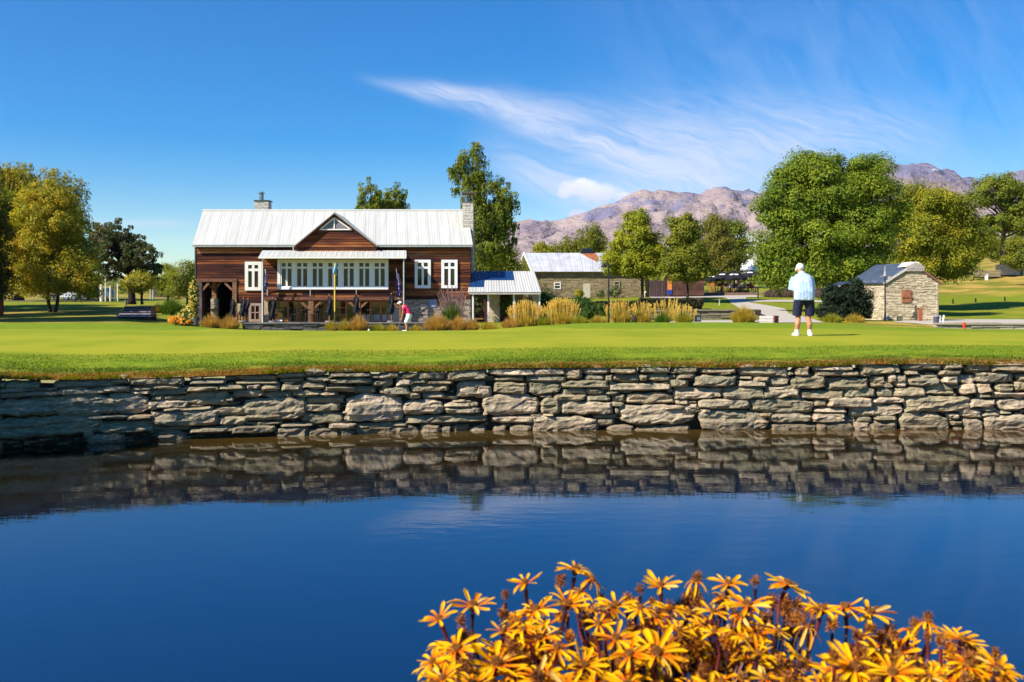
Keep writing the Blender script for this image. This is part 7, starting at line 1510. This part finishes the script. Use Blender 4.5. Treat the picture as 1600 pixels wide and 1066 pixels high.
def flower(px, py, wpx, tx=0., ty=.35, npet=11, Y=None, faded=False, kinds=(0, 1, 2, 4), full=True):
    """ray flower: tx tilt to the right, ty tilt towards the camera (0 = edge on from the side)"""
    hx, hub, th = nearest(px); Y = Y or float(1.06 + .30 * np.clip((1066 - py) / 180, 0, 1) + r.uniform(-.05, .05)); P = W(px, py, Y); ty *= .65; L = wpx * Y / F * .44
    nrm = Vector((math.sin(tx), -math.sin(ty), math.cos(ty) * math.cos(tx))).normalized(); q0 = nrm.to_track_quat('Z', 'Y').to_matrix().to_4x4()
    M0 = Matrix.Translation(P - th.location) @ q0
    dr = L * .20; mb = MB(); mb.ball((0, 0, dr * .1), dr, dr, dr * .65, 12, 6)
    for k in range(26): a = k * 2.4; rr_ = dr * .9 * math.sqrt(k / 26); mb.tube([(math.cos(a) * rr_, math.sin(a) * rr_, dr * .3), (math.cos(a) * rr_ * 1.15, math.sin(a) * rr_ * 1.15, dr * (1.05 - .3 * k / 26))], [dr * .09, dr * .11], 5)
    me = mb.mesh('flower_head'); me.materials.append(disc_m); h = bpy.data.objects.new('flower_head', me); sc.collection.objects.link(h); h.parent = th; h.matrix_local = M0
    cu = MB().tube([(0, 0, -dr * 1.5), (0, 0, -dr * .9), (0, 0, dr * .1)], [dr * .35, dr * .75, dr * .95], 10).mesh('calyx'); cu.materials.append(stem_dark); c_ = bpy.data.objects.new('calyx', cu); sc.collection.objects.link(c_); c_.parent = h
    a0 = r.uniform(0, 6.28); age = r.uniform(-.25, .45) ** 1 if r.random() < .5 else 0.
    for k in range(npet):
        a = a0 + 2 * math.pi * k / npet + r.uniform(-.13, .13); s_ = L * r.uniform(.85, 1.12); kk = int(r.choice(kinds)); p = bpy.data.objects.new('petal', PM[kk]); sc.collection.objects.link(p); p.parent = h
        p.matrix_local = Matrix.Rotation(a, 4, 'Z') @ Matrix.Translation((dr * .7, 0, 0)) @ Matrix.Rotation(age + r.uniform(-.28, .2), 4, 'Y') @ Matrix.Rotation(r.uniform(-.5, .5), 4, 'X') @ Matrix.Diagonal((s_ * .9, s_ * r.uniform(.75, 1.1), s_, 1))
    side_stem(th, hub, P - nrm * dr * 1.2, nrm, stem_dark if r.random() < .5 else stem_m)
for a in [(686, 967, 66, -.35, .30, 9), (739, 946, 84, .05, .12, 11), (820, 910, 66, -.1, .25, 9), (899, 890, 74, .15, -.05, 11), (925, 905, 66, .75, .1, 11), (836, 953, 92, -.15, .12, 12), (886, 944, 80, .2, .2, 10), (804, 968, 62, -.3, .25, 9),
          (962, 946, 74, .15, .1, 10), (714, 1014, 90, -.2, .45, 12), (676, 1034, 66, -.5, .5, 11), (775, 1036, 112, .1, .6, 13), (842, 998, 84, -.2, .35, 10), (692, 1060, 74, -.2, .5, 11), (842, 1058, 96, .1, .6, 12), (912, 1040, 86, .25, .45, 11), (962, 998, 84, .1, .3, 11), (984, 1022, 84, -.2, .4, 11),
          (1032, 915, 72, -.05, .12, 11), (1138, 912, 70, .05, .2, 12), (1230, 912, 82, .35, .1, 11), (1167, 946, 92, .0, .1, 12), (1025, 1020, 112, .05, .6, 15), (1001, 950, 60, -.3, .3, 10), (1284, 952, 84, .2, .1, 11), (1077, 958, 64, .3, .2, 9), (1185, 1022, 70, .2, .1, 10), (1254, 1034, 86, .5, .1, 10), (1196, 1060, 70, .1, .4, 10),
          (1320, 948, 76, -.1, .05, 11), (1358, 958, 96, .1, .15, 12), (1336, 1043, 118, -.05, .85, 16), (1380, 1026, 96, .2, .3, 12), (1394, 1052, 100, .0, .6, 12), (1504, 1000, 80, .25, .15, 11), (1512, 1040, 90, .3, .2, 11), (1560, 1046, 92, .4, .15, 11), (1483, 992, 66, .1, .2, 9), (1452, 1058, 60, 0, .3, 10),
          (740, 1070, 80, 0, .6, 12), (890, 1078, 90, 0, .6, 12), (980, 1070, 90, .1, .5, 12), (1110, 1075, 84, 0, .5, 12), (1290, 1080, 90, 0, .6, 12), (1590, 1078, 80, .3, .3, 10), (1060, 985, 60, .2, .35, 10), (870, 1012, 70, .1, .5, 11), (1215, 985, 50, .2, .2, 8), (935, 975, 62, .0, .3, 10)]:
    flower(*a)
for a in [(1086, 909, 48, 0, -.1, 8), (1449, 972, 56, .05, -.1, 10), (905, 925, 56, .1, .1, 8), (1095, 1000, 60, 0, .2, 9), (1420, 985, 50, .1, .1, 8), (1130, 935, 60, .2, .1, 9), (1262, 980, 50, 0, .1, 8), (800, 1005, 60, 0, .1, 9), (1165, 985, 56, 0, .1, 8)]:
    flower(*a[:5], npet=a[5], kinds=(3, 5))
for k in range(120):
    px = r.uniform(670, 1580); py = r.uniform(max(1005, np.interp(px, [655, 700, 1250, 1400, 1500, 1590], [1020, 1000, 975, 985, 1010, 1062])), 1090)
    if 1205 < px < 1325 and py < 1035 or 1425 < px < 1475 and py < 1040: continue
    flower(px, py, r.uniform(56, 92), r.uniform(-.4, .4), r.uniform(.0, .45), int(r.integers(8, 12)), Y=float(1.06 + .24 * (1090 - py) / 110 + r.uniform(0, .06)), kinds=(0, 1, 3) if k % 3 == 0 else (0, 1, 2))
for k in range(44):
    px = float(r.choice([r.uniform(770, 1190), r.uniform(1335, 1420), r.uniform(1480, 1560)], p=[.7, .15, .15])); py = r.uniform(np.interp(px, [770, 900, 1190, 1335, 1420, 1560], [985, 945, 945, 985, 995, 1030]), 1042)
    flower(px, py, r.uniform(54, 80), r.uniform(-.5, .5), r.uniform(.0, .3), int(r.integers(8, 11)), Y=float(1.16 + r.uniform(0, .16)), kinds=(0, 1, 3) if k % 3 == 0 else (0, 1, 4))
# seed heads, buds and fuzz between the flowers
def seed_head(px, py, wpx, tall=1.2, Y=None):
    hx, hub, th = nearest(px); Y = Y or float(1.12 + .30 * np.clip((1066 - py) / 180, 0, 1) + r.uniform(-.06, .07)); P = W(px, py, Y); R_ = wpx * Y / F * .5; n = 170
    d = unit(r.normal(size=(n, 3))); rad = r.uniform(.2, .9, n)[:, None]; C = np.array(P) + d * rad * R_ * np.array([.9, .9, tall]); T = d + np.array([0, 0, .5]); Vv, Q = leaf_cards(C, r.normal(size=(n, 3)), R_ * .62, r, .22, T)
    link('seed_head', mesh_np('seed_head', Vv, Q), head_m if r.random() < .8 else pet_old, th); side_stem(th, hub, P - Vector((0, 0, R_ * .8)), Vector((0, 0, 1)), stem_m if r.random() < .6 else stem_dark, .0018)
top_x = [655, 700, 760, 800, 850, 880, 950, 1010, 1085, 1180, 1250, 1300, 1400, 1450, 1500, 1545, 1590]; top_y = [1020, 975, 962, 930, 935, 905, 920, 918, 905, 915, 925, 955, 968, 972, 985, 1010, 1060]
for px, py, w_ in [(790, 930, 17), (720, 968, 22), (876, 908, 24), (980, 935, 20), (1090, 902, 22), (1180, 908, 20), (1045, 950, 26), (1085, 930, 26), (1110, 980, 34), (1140, 1000, 34), (1240, 968, 34), (1225, 940, 26), (1010, 975, 28), (1055, 1030, 28), (1230, 1060, 34), (1375, 1000, 30), (1390, 985, 26), (1430, 975, 24), (1450, 966, 24), (1470, 1000, 24), (1465, 1050, 30), (1300, 975, 26), (1520, 1010, 26), (1555, 1020, 20), (815, 985, 24), (800, 1010, 22), (930, 1000, 26), (1150, 965, 30), (1125, 940, 24), (1150, 1040, 36), (1100, 1050, 34), (1075, 1000, 30), (965, 1045, 28), (740, 1000, 22), (720, 1045, 26), (1380, 1060, 30), (1000, 920, 18), (1180, 1000, 30)]: seed_head(px, py, w_)
for k in range(170):
    px = r.uniform(665, 1585); ty_ = np.interp(px, top_x, top_y); py = r.uniform(ty_ + 16, 1085)
    if 1180 < px < 1330 and 975 < py < 1030 and r.random() < .8: continue
    seed_head(px, py, r.uniform(18, 34), r.uniform(.8, 1.4))

# ================================================================== AIR
m = bpy.data.materials.new('haze_air'); m.use_nodes = True; nt = m.node_tree; nt.nodes.clear(); o_ = nt.nodes.new('ShaderNodeOutputMaterial'); v = nt.nodes.new('ShaderNodeVolumePrincipled')
v.inputs['Color'].default_value = (.80, .84, 1.0, 1); v.inputs['Density'].default_value = .000035; v.inputs['Anisotropy'].default_value = .2; nt.links.new(v.outputs[0], o_.inputs['Volume'])
tag(obj('haze', MB().box(-4300, 6700, -60, 5100, -3, 900), m), kind='stuff')
